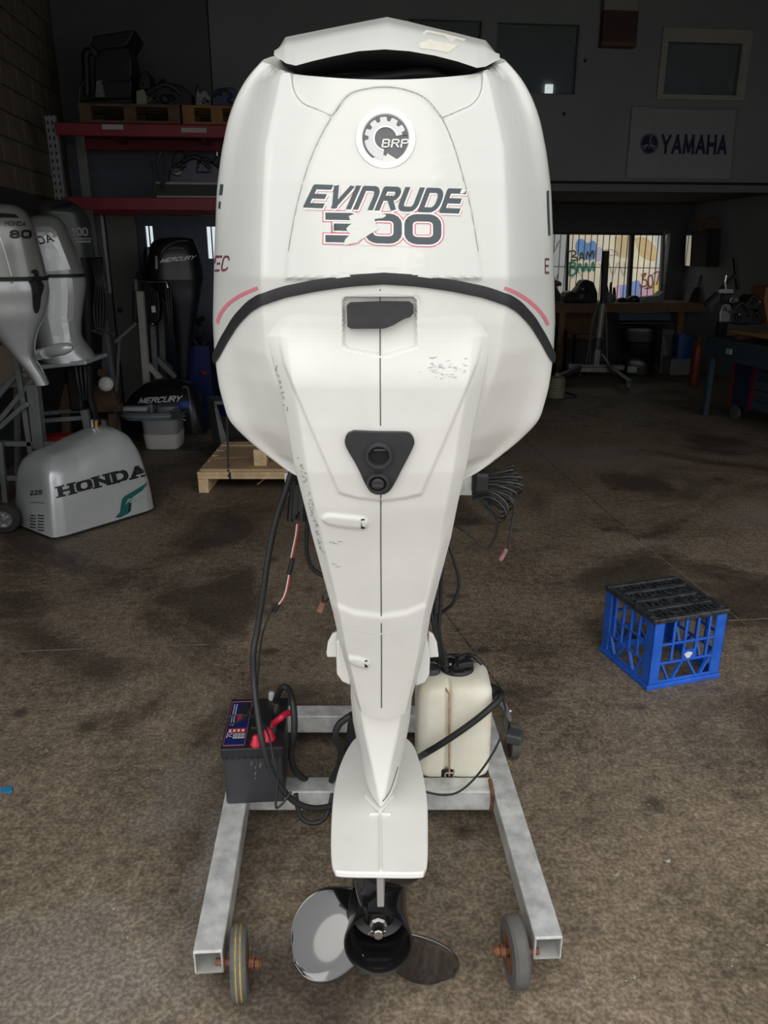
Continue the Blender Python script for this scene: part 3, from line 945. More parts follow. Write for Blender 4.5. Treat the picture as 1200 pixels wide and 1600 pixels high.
obj('decal_backing', DU.poly(split_quads([[(506, 383), (686, 386), (688, 332), (508, 330)]], 12), .0003), MATS['decal_film'], upper)
DU.text('decal_outline', '300', T_q, M_red, upper, .0005, 9, extra=.22, **kwT)
DU.text('decal_outline', '300', T_q, M_decw, upper, .0007, 9, extra=.14, **kwT)
DU.text('decal_lettering', '300', T_q, M_letter, upper, .0010, 9, **kwT)
tear = cpoly([(545, 338), (556, 334), (572, 331), (590, 333), (603, 336), (598, 341), (585, 343), (578, 350), (592, 357), (578, 366), (566, 374), (552, 380), (538, 383), (540, 374), (547, 366), (541, 358), (549, 350)], 3)
obj('torn_patch', DU.blob(tear, .0013, step=8), MATS['gloss_white_cowl'], upper)
ghost = cpoly([(530, 390), (545, 386), (600, 387), (655, 389), (660, 405), (660, 430), (527, 426)], 2)
obj('decal_ghost', DU.blob(ghost, .0003, step=10), mat('ghost_film', (.63, .64, .615), .18, coat=.4), upper)
for pts, nm in (([(339.5, 505), (345, 490), (356, 476), (372, 464), (388, 456), (403, 450)], 'red_stripe'), ([(788, 450), (805, 457), (823, 468), (838, 481), (849, 494), (856.5, 508)], 'red_stripe')):
    g = MB(); DU.strip(pts, 5.5, .0006, g); obj(nm, g, mat('faded_red_stripe', (.66, .20, .25), .4), upper)
# side lettering wraps round the flanks
DU.text('side_lettering', 'EC', [(333, 423), (355, 422), (359, 401), (338, 401)], mat('decal_plum', (.16, .05, .08), .4), upper, .0008, 5, cw=.8, gap=.3, sw=.16)
DU.text('side_lettering', 'E', [(851.5, 426), (857, 426), (857, 405), (851.5, 405)], MATS['decal_plum'], upper, .0008, 3, cw=.8, gap=.3, sw=.16)
g = MB(); DU.strip([(855.5, 298), (856, 320), (857, 345), (858, 368)], 3.5, .0008, g); obj('side_lettering', g, M_letter, upper)
g = MB(); DU.strip([(347, 288), (346, 297), (345, 305)], 5, .0008, g); DU.strip([(344, 315), (343, 326)], 3, .0008, g); obj('side_lettering', g, M_letter, upper)

# black rubber latch
la = [(543, 475), (548, 471.5), (600, 470), (639, 470.5), (645, 474), (645, 488), (640, 493), (606, 508), (600, 510.5), (550, 511), (544, 507)]
obj('cowl_latch', DC.blob(la, .003, .012, step=7), M_char, motor, smooth=40)
# exhaust outlet plate
tri = cpoly([(553, 671.5), (593, 673), (632, 673.5), (642, 677), (647, 687), (643, 700), (626, 733), (613, 757), (605, 766), (595, 769), (583, 767), (574, 758), (558, 725), (542, 697), (539.5, 684), (544, 675)], 3)
ex_mb = DC.blob(tri, .001, .007, step=8)
ex = obj('exhaust_plate', ex_mb, M_char, motor, smooth=40)
def ring_px(cx, cy, r0, r1, h, base, mbx, n=32):
    c, nn = DC.pt(cx, cy, base); e = DC.pt(cx + r1, cy, base)[0]; R1 = (e - c).length; R0 = R1 * r0 / r1
    ax = nn.normalized()
    mbx.lathe(c, ax, [(R0, -.004), (R0, h * .8), (R0 + (R1 - R0) * .3, h), (R1 - (R1 - R0) * .3, h), (R1, h * .7), (R1, -.004)], n, cap=False)
    return c, ax, R0
rg = MB(); c, ax, R0 = ring_px(592, 707, 15.5, 21.5, .012, .008, rg); obj('outlet_ring', rg, M_char, ex, smooth=40)
hl = MB(); hl.lathe(c - ax * .0, ax, [(R0, .0015), (1e-4, .0012)], 32, cap=False); obj('outlet_bore', hl, M_dark, ex)
sp = MB(); sp.bar(c + Vector((-.008, 0, .009)) + ax * .003, c + Vector((.012, 0, .009)) + ax * .003, .004, .003); obj('outlet_vane', sp, mat('grey_rubber', (.09, .09, .09), .5), ex)
pl = MB(); c2, ax2, R2 = ring_px(590.5, 749, 12.5, 17.5, .009, .008, pl)
pl.lathe(c2, ax2, [(R2 * .8, 0), (R2 * .8, .008), (R2 * .55, .010), (1e-4, .010)], 24, cap=False)
obj('flush_plug', pl, M_char, ex, smooth=40)
kb = MB(); kb.bar(c2 + Vector((-.009, 0, 0)) + ax2 * .012, c2 + Vector((.009, 0, 0)) + ax2 * .012, .006, .006); obj('plug_grip', kb, M_char, ex, bevel=.001)
# vent slots of the two pods
for (a, b, cc, dd) in ((564, 811, 570, 825), (570, 1031, 574, 1042)):
    obj('vent_slot', DC.poly([[(a, dd), (cc, dd), (cc, b), (a, b)]], .0016), M_dark, cover)
# scuffs (old paint marks)
def scuff(name, cx, cy, w, h, n, m, seed):
    r = random.Random(seed); q = []
    for i in range(n):
        x = cx + r.gauss(0, w / 2.5); y = cy + r.gauss(0, h / 2.5); L = r.uniform(1.5, 7); t = r.uniform(.5, 1.5); s_ = r.uniform(-.3, .3)
        q.append([(x, y), (x + L, y + L * s_), (x + L, y + L * s_ + t), (x, y + t)])
    return obj(name, DC.poly(q, .0005), m, cover)
scuff('blue_scuff', 688, 575, 46, 20, 46, mat('scuff_bluegrey', (.42, .44, .50), .6), 3)
M_chip = mat('chipped_edge', (.42, .42, .42), .6)
r = random.Random(9); q = []
for i in range(60):
    t = r.random(); x = 462 + t * 40; y = 712 + t * 150
    x = np.interp(y, [700, 785, 900], [463, 484, 512]) + r.uniform(-2, 4); L = r.uniform(1, 4)
    q.append([(x, y), (x + L, y + 1), (x + L * .7, y + 2.5), (x - .5, y + 2)])
for i in range(26):
    y = r.uniform(570, 640); x = np.interp(y, [570, 640], [430, 447]) + r.uniform(-2, 2)
    q.append([(x, y), (x + 2, y + .6), (x + 1.5, y + 3), (x, y + 3)])
for x, y in ((514, 846), (520, 848), (528, 845), (518, 880), (524, 884)):
    q.append([(x, y), (x + 8, y + 1), (x + 8, y + 2), (x, y + 1.4)])
obj('edge_chips', DC.poly(q, .0006), M_chip, cover)['kind'] = 'stuff'

# ---- gearcase: leg, anti-ventilation plate, torpedo, skeg
TILT = math.radians(8)
p_plate = Vector((0, 1.255, .415)); n_plate = Vector((0, math.sin(TILT), math.cos(TILT)))
def on_plate(px, py): return PP(px, py, p_plate, n_plate)
def plate_z(y): return p_plate.z - (y - p_plate.y) * math.tan(TILT)
leg = MB(); rings = []
LR = [  # z, trailing y, flat half width, side half width at +dy, dy
 (.735, 1.395, .046, .066, .050), (.68, 1.408, .043, .067, .055), (.60, 1.420, .033, .064, .07), (.52, 1.432, .020, .055, .08), (.45, 1.440, .009, .044, .085), (plate_z(1.44) + .012, 1.445, .004, .034, .075)]
for z, yt, xf, xw, dy in LR:
    half = [(xf, yt), (xf + (xw - xf) * .55, yt + dy * .45), (xw, yt + dy), (xw * 1.0, yt + .25), (xw * .6, yt + .40), (.006, yt + .45)]
    ring = [Vector((x, y, z)) for x, y in half] + [Vector((-x, y, z)) for x, y in reversed(half)]
    ring = [v + Vector((-.006, 0, 0)) for v in ring]
    rings.append(ring)
leg.rings(rings)
obj('gearcase_leg', leg, M_leg, motor, smooth=28, bevel=.004)
cxp = -.006
plo = cpoly([(596, 1140), (560, 1150), (545, 1166), (532, 1193), (524, 1222), (519, 1262), (517, 1310), (518, 1342), (522, 1356), (532, 1362), (594, 1363.5), (655, 1363.5), (664, 1357), (668, 1343), (668.5, 1300), (668, 1258), (664, 1225), (658, 1198), (647, 1166), (632, 1150)], 4)
pv = [on_plate(x, y) for x, y in plo]
plt = MB(); plt.prism(pv, -n_plate * .014)
obj('anti_ventilation_plate', plt, M_leg, motor, smooth=35, bevel=.003)
rb = MB()
a = on_plate(594, 1270); b = on_plate(595, 1362)
rb.bar(a + n_plate * .002, b + n_plate * .002, .006, .006, n_plate); rb.bar(on_plate(577, 1273) + n_plate * .002, on_plate(611, 1273) + n_plate * .002, .006, .006, n_plate)
obj('plate_rib', rb, M_decw, motor, bevel=.0015)
# wedge where the leg meets the plate
wd = MB(); q0 = [on_plate(569, 1248), on_plate(594, 1275), on_plate(615, 1248), on_plate(605, 1200), on_plate(582, 1200)]
wd.prism(q0, n_plate * .010)
obj('leg_fillet', wd, M_leg, motor, bevel=.004)
g = MB(); g.tube([PY(598, 1252, 1.44), PY(610, 1235, 1.46), PY(622, 1198, 1.475)], .0012, 6, 4); obj('seam_line', g, MATS['seam_shadow_gap'], motor)
AX = Vector((0, -math.cos(TILT + .03), math.sin(TILT + .03)))       # points out of the propeller towards the viewer
hub_c = PY(591, 1476, 1.272); hub_c.x = PY(591, 1476, 1.272).x
HR = .0735
tor = MB(); start = hub_c - AX * .21
tor.lathe(start, -AX, [(.030, -.03), (.060, 0), (.066, .10), (.062, .18), (.045, .26), (.02, .30), (.002, .31)], 24)
obj('gearcase_torpedo', tor, M_leg, motor, smooth=40)
st_ = MB(); pa = start - AX * .05
st_.prism([pa + Vector((-.012, -.02, .0)), pa + Vector((.012, -.02, 0)), pa + Vector((.03, .12, -.01)), pa + Vector((0, .24, -.02)), pa + Vector((-.03, .12, -.01))], Vector((0, 0, plate_z(1.55) - pa.z)))
obj('gearcase_strut', st_, M_leg, motor, bevel=.003)
sk = MB(); s0 = start - AX * .02
poly = [s0 + Vector((0, .02, -.05)), s0 + Vector((0, .24, -.08)), s0 + Vector((0, .14, -.172)), s0 + Vector((0, .02, -.182)), s0 + Vector((0, -.03, -.170))]
poly = [Vector((p.x, p.y, max(p.z, .012))) for p in poly]
sk.prism([p + Vector((-.005, 0, 0)) for p in poly], (.010, 0, 0)); obj('skeg', sk, M_leg, motor, bevel=.002)
tt = MB(); t0 = on_plate(594, 1358) - n_plate * .014
tt.prism([t0 + Vector((-.009, .06, 0)), t0 + Vector((.009, .06, 0)), t0 + Vector((.007, -.004, 0)), t0 + Vector((-.007, -.004, 0))], Vector((.001, -.004, -.075)))
obj('trim_tab', tt, mat('worn_zinc', (.42, .42, .42), .5, .4), motor, bevel=.002)

# ---- propeller
prop = MB(); r1 = Vector((1, 0, 0)); r2 = AX.cross(r1)
if r2.z < 0: r2 = -r2
hub = MB(); hub.lathe(hub_c, -AX, [(HR, 0), (HR * 1.02, .006), (HR * .92, .05), (HR * .88, .14), (HR * .90, .19)], 48, cap=False)
hub.lathe(hub_c, -AX, [(HR, 0), (HR * .955, .001), (HR * .90, .008), (HR * .82, .10), (HR * .55, .11), (1e-4, .11)], 48, cap=False)
pr = obj('propeller', hub, mat('black_hub_paint', (.008, .008, .009), .22, coat=.2), motor, smooth=40)
def blade(phi0, m):
    PITCHP = .43; NR, NC = 22, 24; mb = MB(); top = []
    for i in range(NR + 1):
        f = i / NR; r = HR * .86 + (.207 - HR * .86) * f
        # chord half angle shrinks to a rounded tip
        tr_a = math.radians(40 - 16 * f); l0 = math.radians(-50 + 16 * f); full = tr_a - l0
        k_ = math.sqrt(max(0.0, 1 - (max(0, f - .25) / .75) ** 3.2)); lost = full * (1 - k_)
        tr_a -= lost * .34; ld_a = l0 + lost * .66
        half = (tr_a - ld_a) / 2; skew = (tr_a + ld_a) / 2
        row = []
        for j in range(NC + 1):
            g_ = -1 + 2 * j / NC
            ph = half * g_ + skew
            ax_off = PITCHP / (2 * math.pi) * ph - .088 + .03 * f
            rr = r
            cup = .006 * smooth01(np.array((g_ - .8) / .2)) 
            p = hub_c + AX * (ax_off + float(cup)) + (r1 * math.cos(phi0 + ph) + r2 * math.sin(phi0 + ph)) * rr
            row.append(p)
        top.append(row)
    n = NC + 1
    V = [p for row in top for p in row]; F = []
    for i in range(NR):
        for j in range(NC): F.append((i * n + j, i * n + j + 1, (i + 1) * n + j + 1, (i + 1) * n + j))
    mb.add(V, F)
    o = obj('blade', mb, m, pr, smooth=60)
    s_ = o.modifiers.new('solid', 'SOLIDIFY'); s_.thickness = .005; s_.offset = 0
    return o
for a in (80, 200, 320): blade(math.radians(a), M_blackgl)
nutm = MB(); nb = hub_c - AX * .105
nutm.lathe(nb, AX, [(.038, -.005), (.038, .006), (.030, .010), (.024, .010), (.024, .030), (.021, .034)], 28)
sp_o = obj('thrust_bush', nutm, mat('brushed_bush', (.09, .09, .09), .35, .9), pr, smooth=35)
nutm = MB(); nutm.lathe(nb, AX, [(.021, .02), (.021, .048), (.014, .050), (.013, .075), (.010, .078)], 8)
obj('castle_nut', nutm, M_steel, pr, bevel=.001)
nutm = MB(); t1 = nb + AX * .062; nutm.tube([t1 + r1 * .016, t1 - r1 * .016, t1 - r1 * .022 - r2 * .008], .0022, 6)
obj('split_pin', nutm, M_steel, pr)
# side brackets low on the midsection
for sgn, fl1, fl2 in ((-1, [(510, 1020), (512, 1005), (519, 992), (527, 989), (530, 1027), (511, 1027)], [(524, 1002), (533, 999), (548, 1010), (548, 1073), (534, 1066), (526, 1055)]),
                      (1, [(670, 989), (677, 993), (683, 1006), (685.5, 1027), (668, 1028)], [(664, 1002), (669, 1003), (672, 1030), (671, 1055), (664, 1067), (650, 1073), (650, 1010)])):
    a = MB(); a.prism([PY(x, y, 1.50) for x, y in fl1], (0, .012, 0)); obj('side_fin', a, M_leg, motor, bevel=.002)
    a = MB(); a.prism([PY(x, y, 1.44) for x, y in fl2], (0, .05, 0)); obj('side_bracket', a, M_white2, motor, bevel=.006)
# core so the midsection is solid down to the leg, with the mounting bracket in front
co = MB(); co.bar((-.006, 1.60, .60), (-.006, 1.60, 1.25), .11, .25, (0, 1, 0)); obj('driveshaft_housing', co, M_leg, motor, bevel=.02)
br = MB(); br.bar((-.006, 1.78, .62), (-.006, 1.78, 1.16), .20, .12, (0, 1, 0)); obj('transom_bracket', br, mat('bracket_grey', (.3, .3, .29), .5), motor, bevel=.01)
# ================================================================== stand under the big motor
M_galv = mat('galvanised_steel', (.74, .76, .76), .40, .25, var=.40, scale=16, rvar=.12, detail=10)
M_galvin = mat('galvanised_inside', (.60, .60, .57), .5, .3, var=.25, scale=20)
M_rust = mat('rusty_steel', (.26, .11, .06), .8, .2, var=.5, scale=40)
M_tyre = mat('grey_rubber_tyre', (.12, .12, .115), .75, var=.35, scale=18)
M_black = mat('black_plastic', (.018, .018, .020), .45, var=.2, scale=20)
M_cable = mat('black_cable', (.022, .023, .025), .5, var=.3, scale=30)
ZL = .13; LW = .066
stand = thing('motor_stand', 'galvanised box-section stand on small rubber wheels under the big white motor', 'stand', (0, 1.6, 0))
def hollow(a, b, w, mbx):
    """square tube, open at a"""
    a = Vector(a); b = Vector(b); d = (b - a).normalized(); r = d.cross(Vector((0, 0, 1))).normalized(); u = r.cross(d)
    def sq(p, h): return [p + r * (i * h) + u * (j * h) for i, j in ((-1, -1), (1, -1), (1, 1), (-1, 1))]
    mbx.rings([sq(b, w / 2), sq(a, w / 2), sq(a, w / 2 - .005)], True, False)
def inner(a, b, w):
    a = Vector(a); b = Vector(b); d = (b - a).normalized(); r = d.cross(Vector((0, 0, 1))).normalized(); u = r.cross(d)
    def sq(p, h): return [p + r * (i * h) + u * (j * h) for i, j in ((-1, -1), (1, -1), (1, 1), (-1, 1))]
    return MB().rings([sq(a, w / 2 - .005), sq(a + d * .35, w / 2 - .005)], False, True)
zc_ = ZL - LW / 2
def leg_line(near, far, ext_y):
    a = PZ(near[0], near[1], ZL); f = PZ(far[0], far[1], ZL); d = (f - a); t = (ext_y - a.y) / d.y
    b = a + d * t; a.z = b.z = zc_; return a, b
y_rear = PZ(500, 1119, ZL).y + LW
y_front = PZ(480, 1237, ZL).y + LW / 2
La, Lb = leg_line((324, 1487), (366, 1259), y_rear)
Ra, Rb = leg_line((858, 1465), (797.5, 1262), y_rear)
for a, b in ((La, Lb), (Ra, Rb)):
    m_ = MB(); hollow(a, b, LW, m_); lg = obj('leg', m_, M_galv, stand, bevel=.004)
    obj('tube_bore', inner(a, b, LW), M_galvin, lg)
def cross(yc, name):
    t = (yc - La.y) / (Lb.y - La.y); p = La.lerp(Lb, t); t2 = (yc - Ra.y) / (Rb.y - Ra.y); q = Ra.lerp(Rb, t2)
    d = (q - p).normalized()
    return obj('crossbar', MB().bar(p + d * (LW / 2 + .001), q - d * (LW / 2 + .001), LW, LW), M_galv, stand, bevel=.004), p, q
c1, p1, q1 = cross(y_front, 'f'); c2, p2, q2 = cross(y_rear - LW / 2, 'r')
wld = MB(); wp = q1 + Vector((-LW / 2 - .004, -LW / 2, 0))
wld.tube([wp + Vector((0, 0, -.03)), wp + Vector((.002, -.002, 0)), wp + Vector((0, 0, .034)), wp + Vector((.0, .05, .035))], .006, 8, 4)
obj('rusty_weld', wld, M_rust, stand, smooth=60)
# upright and transom beam carrying the motor
tb_l = PY(447, 752, 1.93); tb_r = PY(737, 752, 1.93); zb = (tb_l.z + tb_r.z) / 2
py_ = y_rear - LW / 2
for dx in (-.05, .05):
    obj('upright', MB().bar((dx, py_, ZL), (dx, py_, zb - .03), .06, .06, (0, 1, 0)), M_galv, stand, bevel=.003)
obj('transom_beam', MB().bar((tb_l.x, 1.93, zb), (tb_r.x, 1.93, zb), .06, .06), M_galv, stand, bevel=.003)
sb = MB(); sb.bar((-.05, py_, zb - .06), (-.05, 1.93, zb), .05, .05); obj('strut', sb, M_galv, stand)
def wheel(c, ax, yellow):
    ax = Vector(ax).normalized(); R = .078; W = .036
    t = MB(); t.lathe(c - ax * W / 2, ax, [(R * .58, 0), (R * .92, .001), (R, .008), (R, W - .008), (R * .92, W - .001), (R * .58, W)], 36, cap=False)
    wo = obj('wheel', t, M_tyre, stand, smooth=35)
    t = MB(); t.lathe(c - ax * W * .42, ax, [(.012, 0), (R * .52, 0), (R * .59, -.002), (R * .59, W * .84 + .002), (R * .52, W * .84), (.012, W * .84)], 30, cap=False)
    obj('rim', t, M_rust, wo, smooth=35)
    if yellow:
        y_ = MB()
        for o_ in (-.006, .004):
            y_.lathe(c + ax * o_, ax, [(R + .0006, 0), (R + .0006, .003)], 36, cap=False)
        obj('tread_line', y_, mat('worn_yellow', (.45, .33, .06), .7, var=.5, scale=40), wo)
    return wo
wl1 = PZ(374.5, 1504, .079); wheel(wl1, (1, .14, 0), True)
wr1 = PZ(805, 1486, .079); w2 = wheel(wr1, (1, .10, 0), False)
for c, s_ in ((wl1, 1), (wr1, -1)):
    t = MB(); inward = Vector((s_, -.05 if s_ > 0 else .0, 0)).normalized()
    t.lathe(c - inward * .055, inward, [(.008, 0), (.008, .105)], 12)
    t.lathe(c + inward * .022, inward, [(.015, 0), (.015, .012)], 6); t.lathe(c + inward * .036, inward, [(.013, 0), (.013, .010)], 6)
    obj('axle_bolt', t, M_rust, stand, bevel=.001)
cb = MB(); cp = PZ(806, 1148, .10)
cb.bar(cp + Vector((-.03, 0, .0)), cp + Vector((.02, -.02, 0)), .05, .035); obj('rear_caster_bracket', cb, mat('dark_galv', (.13, .135, .14), .5, .6), stand, bevel=.006)
for sx_, pt in ((1, cp), (-1, Vector((p2.x - .02, p2.y + .06, .10)))):
    t = MB(); t.lathe(Vector((pt.x - .016, pt.y + .03, .058)), (1, 0, 0), [(.04, 0), (.057, .003), (.057, .029), (.04, .032)], 24); obj('rear_caster', t, M_tyre, stand, smooth=35)

# ================================================================== battery
fl_ = PZ(351, 1259, ZL + .001); fr_ = PZ(447, 1255, ZL + .001)
bw = (fr_ - fl_).length; brz = math.atan2(fr_.y - fl_.y, fr_.x - fl_.x)
bh = PY(397, 1170, (fl_.y + fr_.y) / 2).z - ZL
bat = thing('car_battery', 'black car battery with blue label and red terminal caps on the left stand leg', 'battery', (fl_ + fr_) / 2 , brz)
BMx = parent_mat(bat); bd = .25
def bl(x, y, z): return BMx @ Vector((x, y, z))
def lbox(T, c, d, mbx=None):
    mbx = mbx or MB(); R3 = T.to_3x3(); return mbx.box(T @ Vector(c), d, m=R3)
obj('case', lbox(BMx, (0, bd / 2, bh / 2 - .012), (bw * .94, bd * .97, bh - .026)), mat('battery_case', (.040, .041, .050), .5, var=.25, scale=14), bat, bevel=.006)
obj('lid', lbox(BMx, (0, bd / 2, bh - .016), (bw, bd, .034)), M_black, bat, bevel=.004)
obj('vent_strip', lbox(BMx, (.018, bd * .52, bh + .005), (bw * .34, bd * .38, .012)), M_black, bat, bevel=.003)
lz = bh + .0016
lx0, lx1 = -bw * .47, -bw * .12; ly0, ly1 = bd * .05, bd * .93
lb_ = lbox(BMx, ((lx0 + lx1) / 2, (ly0 + ly1) / 2, lz), (lx1 - lx0, ly1 - ly0, .001))
lab = obj('label_sticker', lb_, mat('label_navy', (.012, .022, .12), .35), bat)
def lq(x0, x1, y0, y1, m_, nm, h=.0009):
    return obj(nm, lbox(BMx, (lx0 + (lx1 - lx0) * (x0 + x1) / 2, ly0 + (ly1 - ly0) * (y0 + y1) / 2, lz + h), ((lx1 - lx0) * (x1 - x0), (ly1 - ly0) * (y1 - y0), .0006)), m_, lab)
M_lred = mat('label_red', (.45, .03, .06), .4); M_lwh = mat('label_white', (.7, .7, .72), .4)
for a in ((0, 1, 0, .015), (0, 1, .985, 1), (0, .02, 0, 1), (.975, 1, 0, 1)): lq(*a, mat('label_border_pink', (.45, .12, .18), .4), 'label_border', .001)
lq(.45, .93, .60, .96, mat('label_black', (.02, .02, .03), .4), 'label_block'); lq(.40, .62, .52, .70, M_lred, 'label_block', .0012)
lq(.1, .93, .27, .37, M_lred, 'label_block'); lq(.38, .92, .155, .255, M_lwh, 'label_block')
for i in range(10): lq(.42 + i * .049, .42 + i * .049 + (.018 if i % 3 else .03), .165, .245, M_black, 'barcode_bar', .0014)
for i in range(14): lq(.13, .17, .44 + i * .036, .46 + i * .036, M_lwh, 'label_print', .0012); lq(.24, .29, .44 + i * .036, .46 + i * .036, M_lwh, 'label_print', .0012)
for i in range(4): lq(.14 + i * .2, .25 + i * .2, .295, .345, M_lwh, 'label_print', .0014)
qs, W_ = letters('70', cw=.75, gap=.3, sw=.2); t = MB()
for q in qs: t.add([bl(lx0 + (lx1 - lx0) * (.30 - v * .20), ly0 + (ly1 - ly0) * (.17 + u * .06), lz + .0016) for u, v in q], [(0, 1, 2, 3)])
obj('lettering', t, M_lwh, lab)
M_rcap = mat('red_terminal_cap', (.68, .02, .06), .35)
def dome(x, y, r, h, m_, nm):
    t = MB(); t.lathe(bl(x, y, bh), (0, 0, 1), [(r * 1.25, 0), (r * 1.2, h * .25), (r * .85, h * .45), (r * .7, h * .85), (r * .35, h)], 16); return obj(nm, t, m_, bat, smooth=45)
dome(.010, bd * .07, .013, .030, M_rcap, 'terminal_cap'); dome(.042, bd * .17, .016, .032, M_rcap, 'terminal_cap')
for x, y in ((.052, bd * .34), (.050, bd * .80)):
    t = MB(); t.lathe(bl(x, y, bh), (0, 0, 1), [(.012, 0), (.011, .014), (.006, .015), (.006, .028), (.003, .029)], 12); obj('terminal_post', t, M_steel, bat, smooth=35)
    t = MB(); t.lathe(bl(x, y, bh + .014), (0, 0, 1), [(.009, 0), (.009, .005)], 6); obj('terminal_nut', t, M_steel, bat)
t = MB(); t.lathe(bl(.036, bd * .97, bh), (0, 0, 1), [(.010, 0), (.009, .022), (.004, .026)], 12); obj('plastic_stopper', t, mat('clear_grey_plastic', (.5, .52, .54), .3), bat, smooth=40)
for i in range(9): obj('rib', lbox(BMx, (bw * (-.42 + i * .10), .003, bh - .030), (.004, .01, .010)), M_black, bat)
DB = Drape([lbox(BMx, (0, bd / 2, bh / 2 - .012), (bw * .94, bd * .97, bh - .026))])
r = random.Random(4); q = []
for i in range(8):
    x = r.gauss(397, 5); y = r.gauss(1206, 9); L = r.uniform(2, 7); q.append([(x, y), (x + L * .4, y - L), (x + L * .4 + 1, y - L + .6), (x + 1, y + 1)])
obj('scratches', DB.poly(q, .0006), mat('scratch_pale', (.2, .2, .21), .6), bat)['kind'] = 'stuff'

# ================================================================== oil tank
tl = PZ(650, 1216, ZL + .001); tr_ = PZ(766, 1216, ZL + .001)
tw = (tr_ - tl).length; td = .17; thh = PY(708, 1080, tl.y).z - ZL
tank = thing('oil_tank', 'translucent white plastic oil tank strapped to the stand with a thin rusty rod', 'tank', (tl + tr_) / 2)
TX = parent_mat(tank)
M_tank = mat('milky_plastic', (.84, .83, .74), .42, col2=(.76, .72, .58), scale=9, sub=.25)
t = MB()
def trow(z, sx_, sy_):
    hw = tw / 2 * sx_; hd = td / 2 * sy_; cyd = td / 2; r_ = .030 * sx_; out = []
    xs = np.concatenate([np.linspace(-hw + r_, -.044, 10), np.linspace(-.042, .006, 30), np.linspace(.010, hw - r_, 14)])
    for x in xs:
        g_ = math.exp(-((x + .020) / .0075) ** 2) * .016
        n_ = .035 if (abs(x + .016) < .018 and z < .030) else 0
        lobe = .004 * math.sin(math.pi * min(1, abs(x + .006) / (hw - .006)))
        out.append((x, cyd - hd + max(g_, n_) - lobe))
    for a_ in np.linspace(-90, 0, 6)[1:]: out.append((hw - r_ + r_ * math.cos(math.radians(a_)), cyd - hd + r_ + r_ * math.sin(math.radians(a_))))
    for a_ in np.linspace(0, 90, 6): out.append((hw - r_ + r_ * math.cos(math.radians(a_)), cyd + hd - r_ + r_ * math.sin(math.radians(a_))))
    for a_ in np.linspace(90, 180, 6): out.append((-hw + r_ + r_ * math.cos(math.radians(a_)), cyd + hd - r_ + r_ * math.sin(math.radians(a_))))
    for a_ in np.linspace(180, 270, 6)[:-1]: out.append((-hw + r_ + r_ * math.cos(math.radians(a_)), cyd - hd + r_ + r_ * math.sin(math.radians(a_))))
    return [TX @ Vector((x, y, z)) for x, y in out]
t.rings([trow(.0, .90, .88), trow(.006, .95, .94), trow(.022, .985, .98), trow(.029, .99, .985), trow(.031, .99, .985), trow(thh * .5, 1, 1), trow(thh - .035, .995, .99), trow(thh - .012, .965, .94), trow(thh, .90, .85), trow(thh + .012, .70, .6)])
obj('tank_body', t, M_tank, tank, smooth=50)
t = MB(); sxp = PY(702, 1085, tl.y - .004); sbt = PY(702, 1212, tl.y - .006)
t.tube([sxp + Vector((-.015, .03, .012)), sxp, sbt], .0028, 8); obj('tie_rod', t, mat('rod_rust_chrome', (.62, .42, .30), .4, .6, var=.4, scale=60), tank, smooth=60)
t = MB(); t.tube([sbt + Vector((-.012, 0, -.004)), sbt + Vector((-.011, 0, .008)), sbt + Vector((0, 0, .010)), sbt + Vector((.011, 0, .008)), sbt + Vector((.012, 0, -.004))], .0022, 8, 4); obj('rod_hook', t, M_steel, tank)
t = MB(); t.lathe(TX @ Vector((.012, td * .62, thh + .004)), (0, 0, 1), [(.05, 0), (.05, .012), (.046, .018), (.030, .020), (.028, .030), (.010, .032)], 26); obj('sender_cap', t, M_black, tank, smooth=35)
t = MB(); t.lathe(TX @ Vector((-.065, td * .5, thh + .0)), (0, 0, 1), [(.026, 0), (.026, .024), (.022, .028), (.004, .028)], 18); obj('filler_cap', t, mat('filler_grey', (.06, .065, .07), .4), tank, smooth=35)
for i in range(6):
    a = i * 1.05; t = MB(); t.lathe(TX @ Vector((.012 + .040 * math.cos(a), td * .62 + .040 * math.sin(a), thh + .018)), (0, 0, 1), [(.005, 0), (.005, .005)], 6); obj('cap_screw', t, M_steel, tank)

for i, (x0, y0_, x1, y1_) in enumerate(((-.05, .10, .02, .12), (-.02, .14, .05, .09), (.03, .13, .085, .10), (-.07, .12, -.02, .06), (.0, .08, .06, .15))):
    t = MB(); t.tube([TX @ Vector((x0, y0_, thh + .03)), TX @ Vector(((x0 + x1) / 2, (y0_ + y1_) / 2, thh + .048)), TX @ Vector((x1, y1_, thh + .028))], .0065, 8, 5); obj('sender_wire', t, M_cable, tank, smooth=60)
t = MB(); t.box(TX @ Vector((.03, td * .55, thh + .036)), (.05, .035, .02), .3); obj('sender_body', t, M_black, tank, bevel=.004)
for x_, y_ in ((-.012, .075), (.05, .10), (.0, .12)):
    t = MB(); t.sphere(TX @ Vector((x_, y_, thh + .042)), .005); obj('clip', t, M_steel, tank)

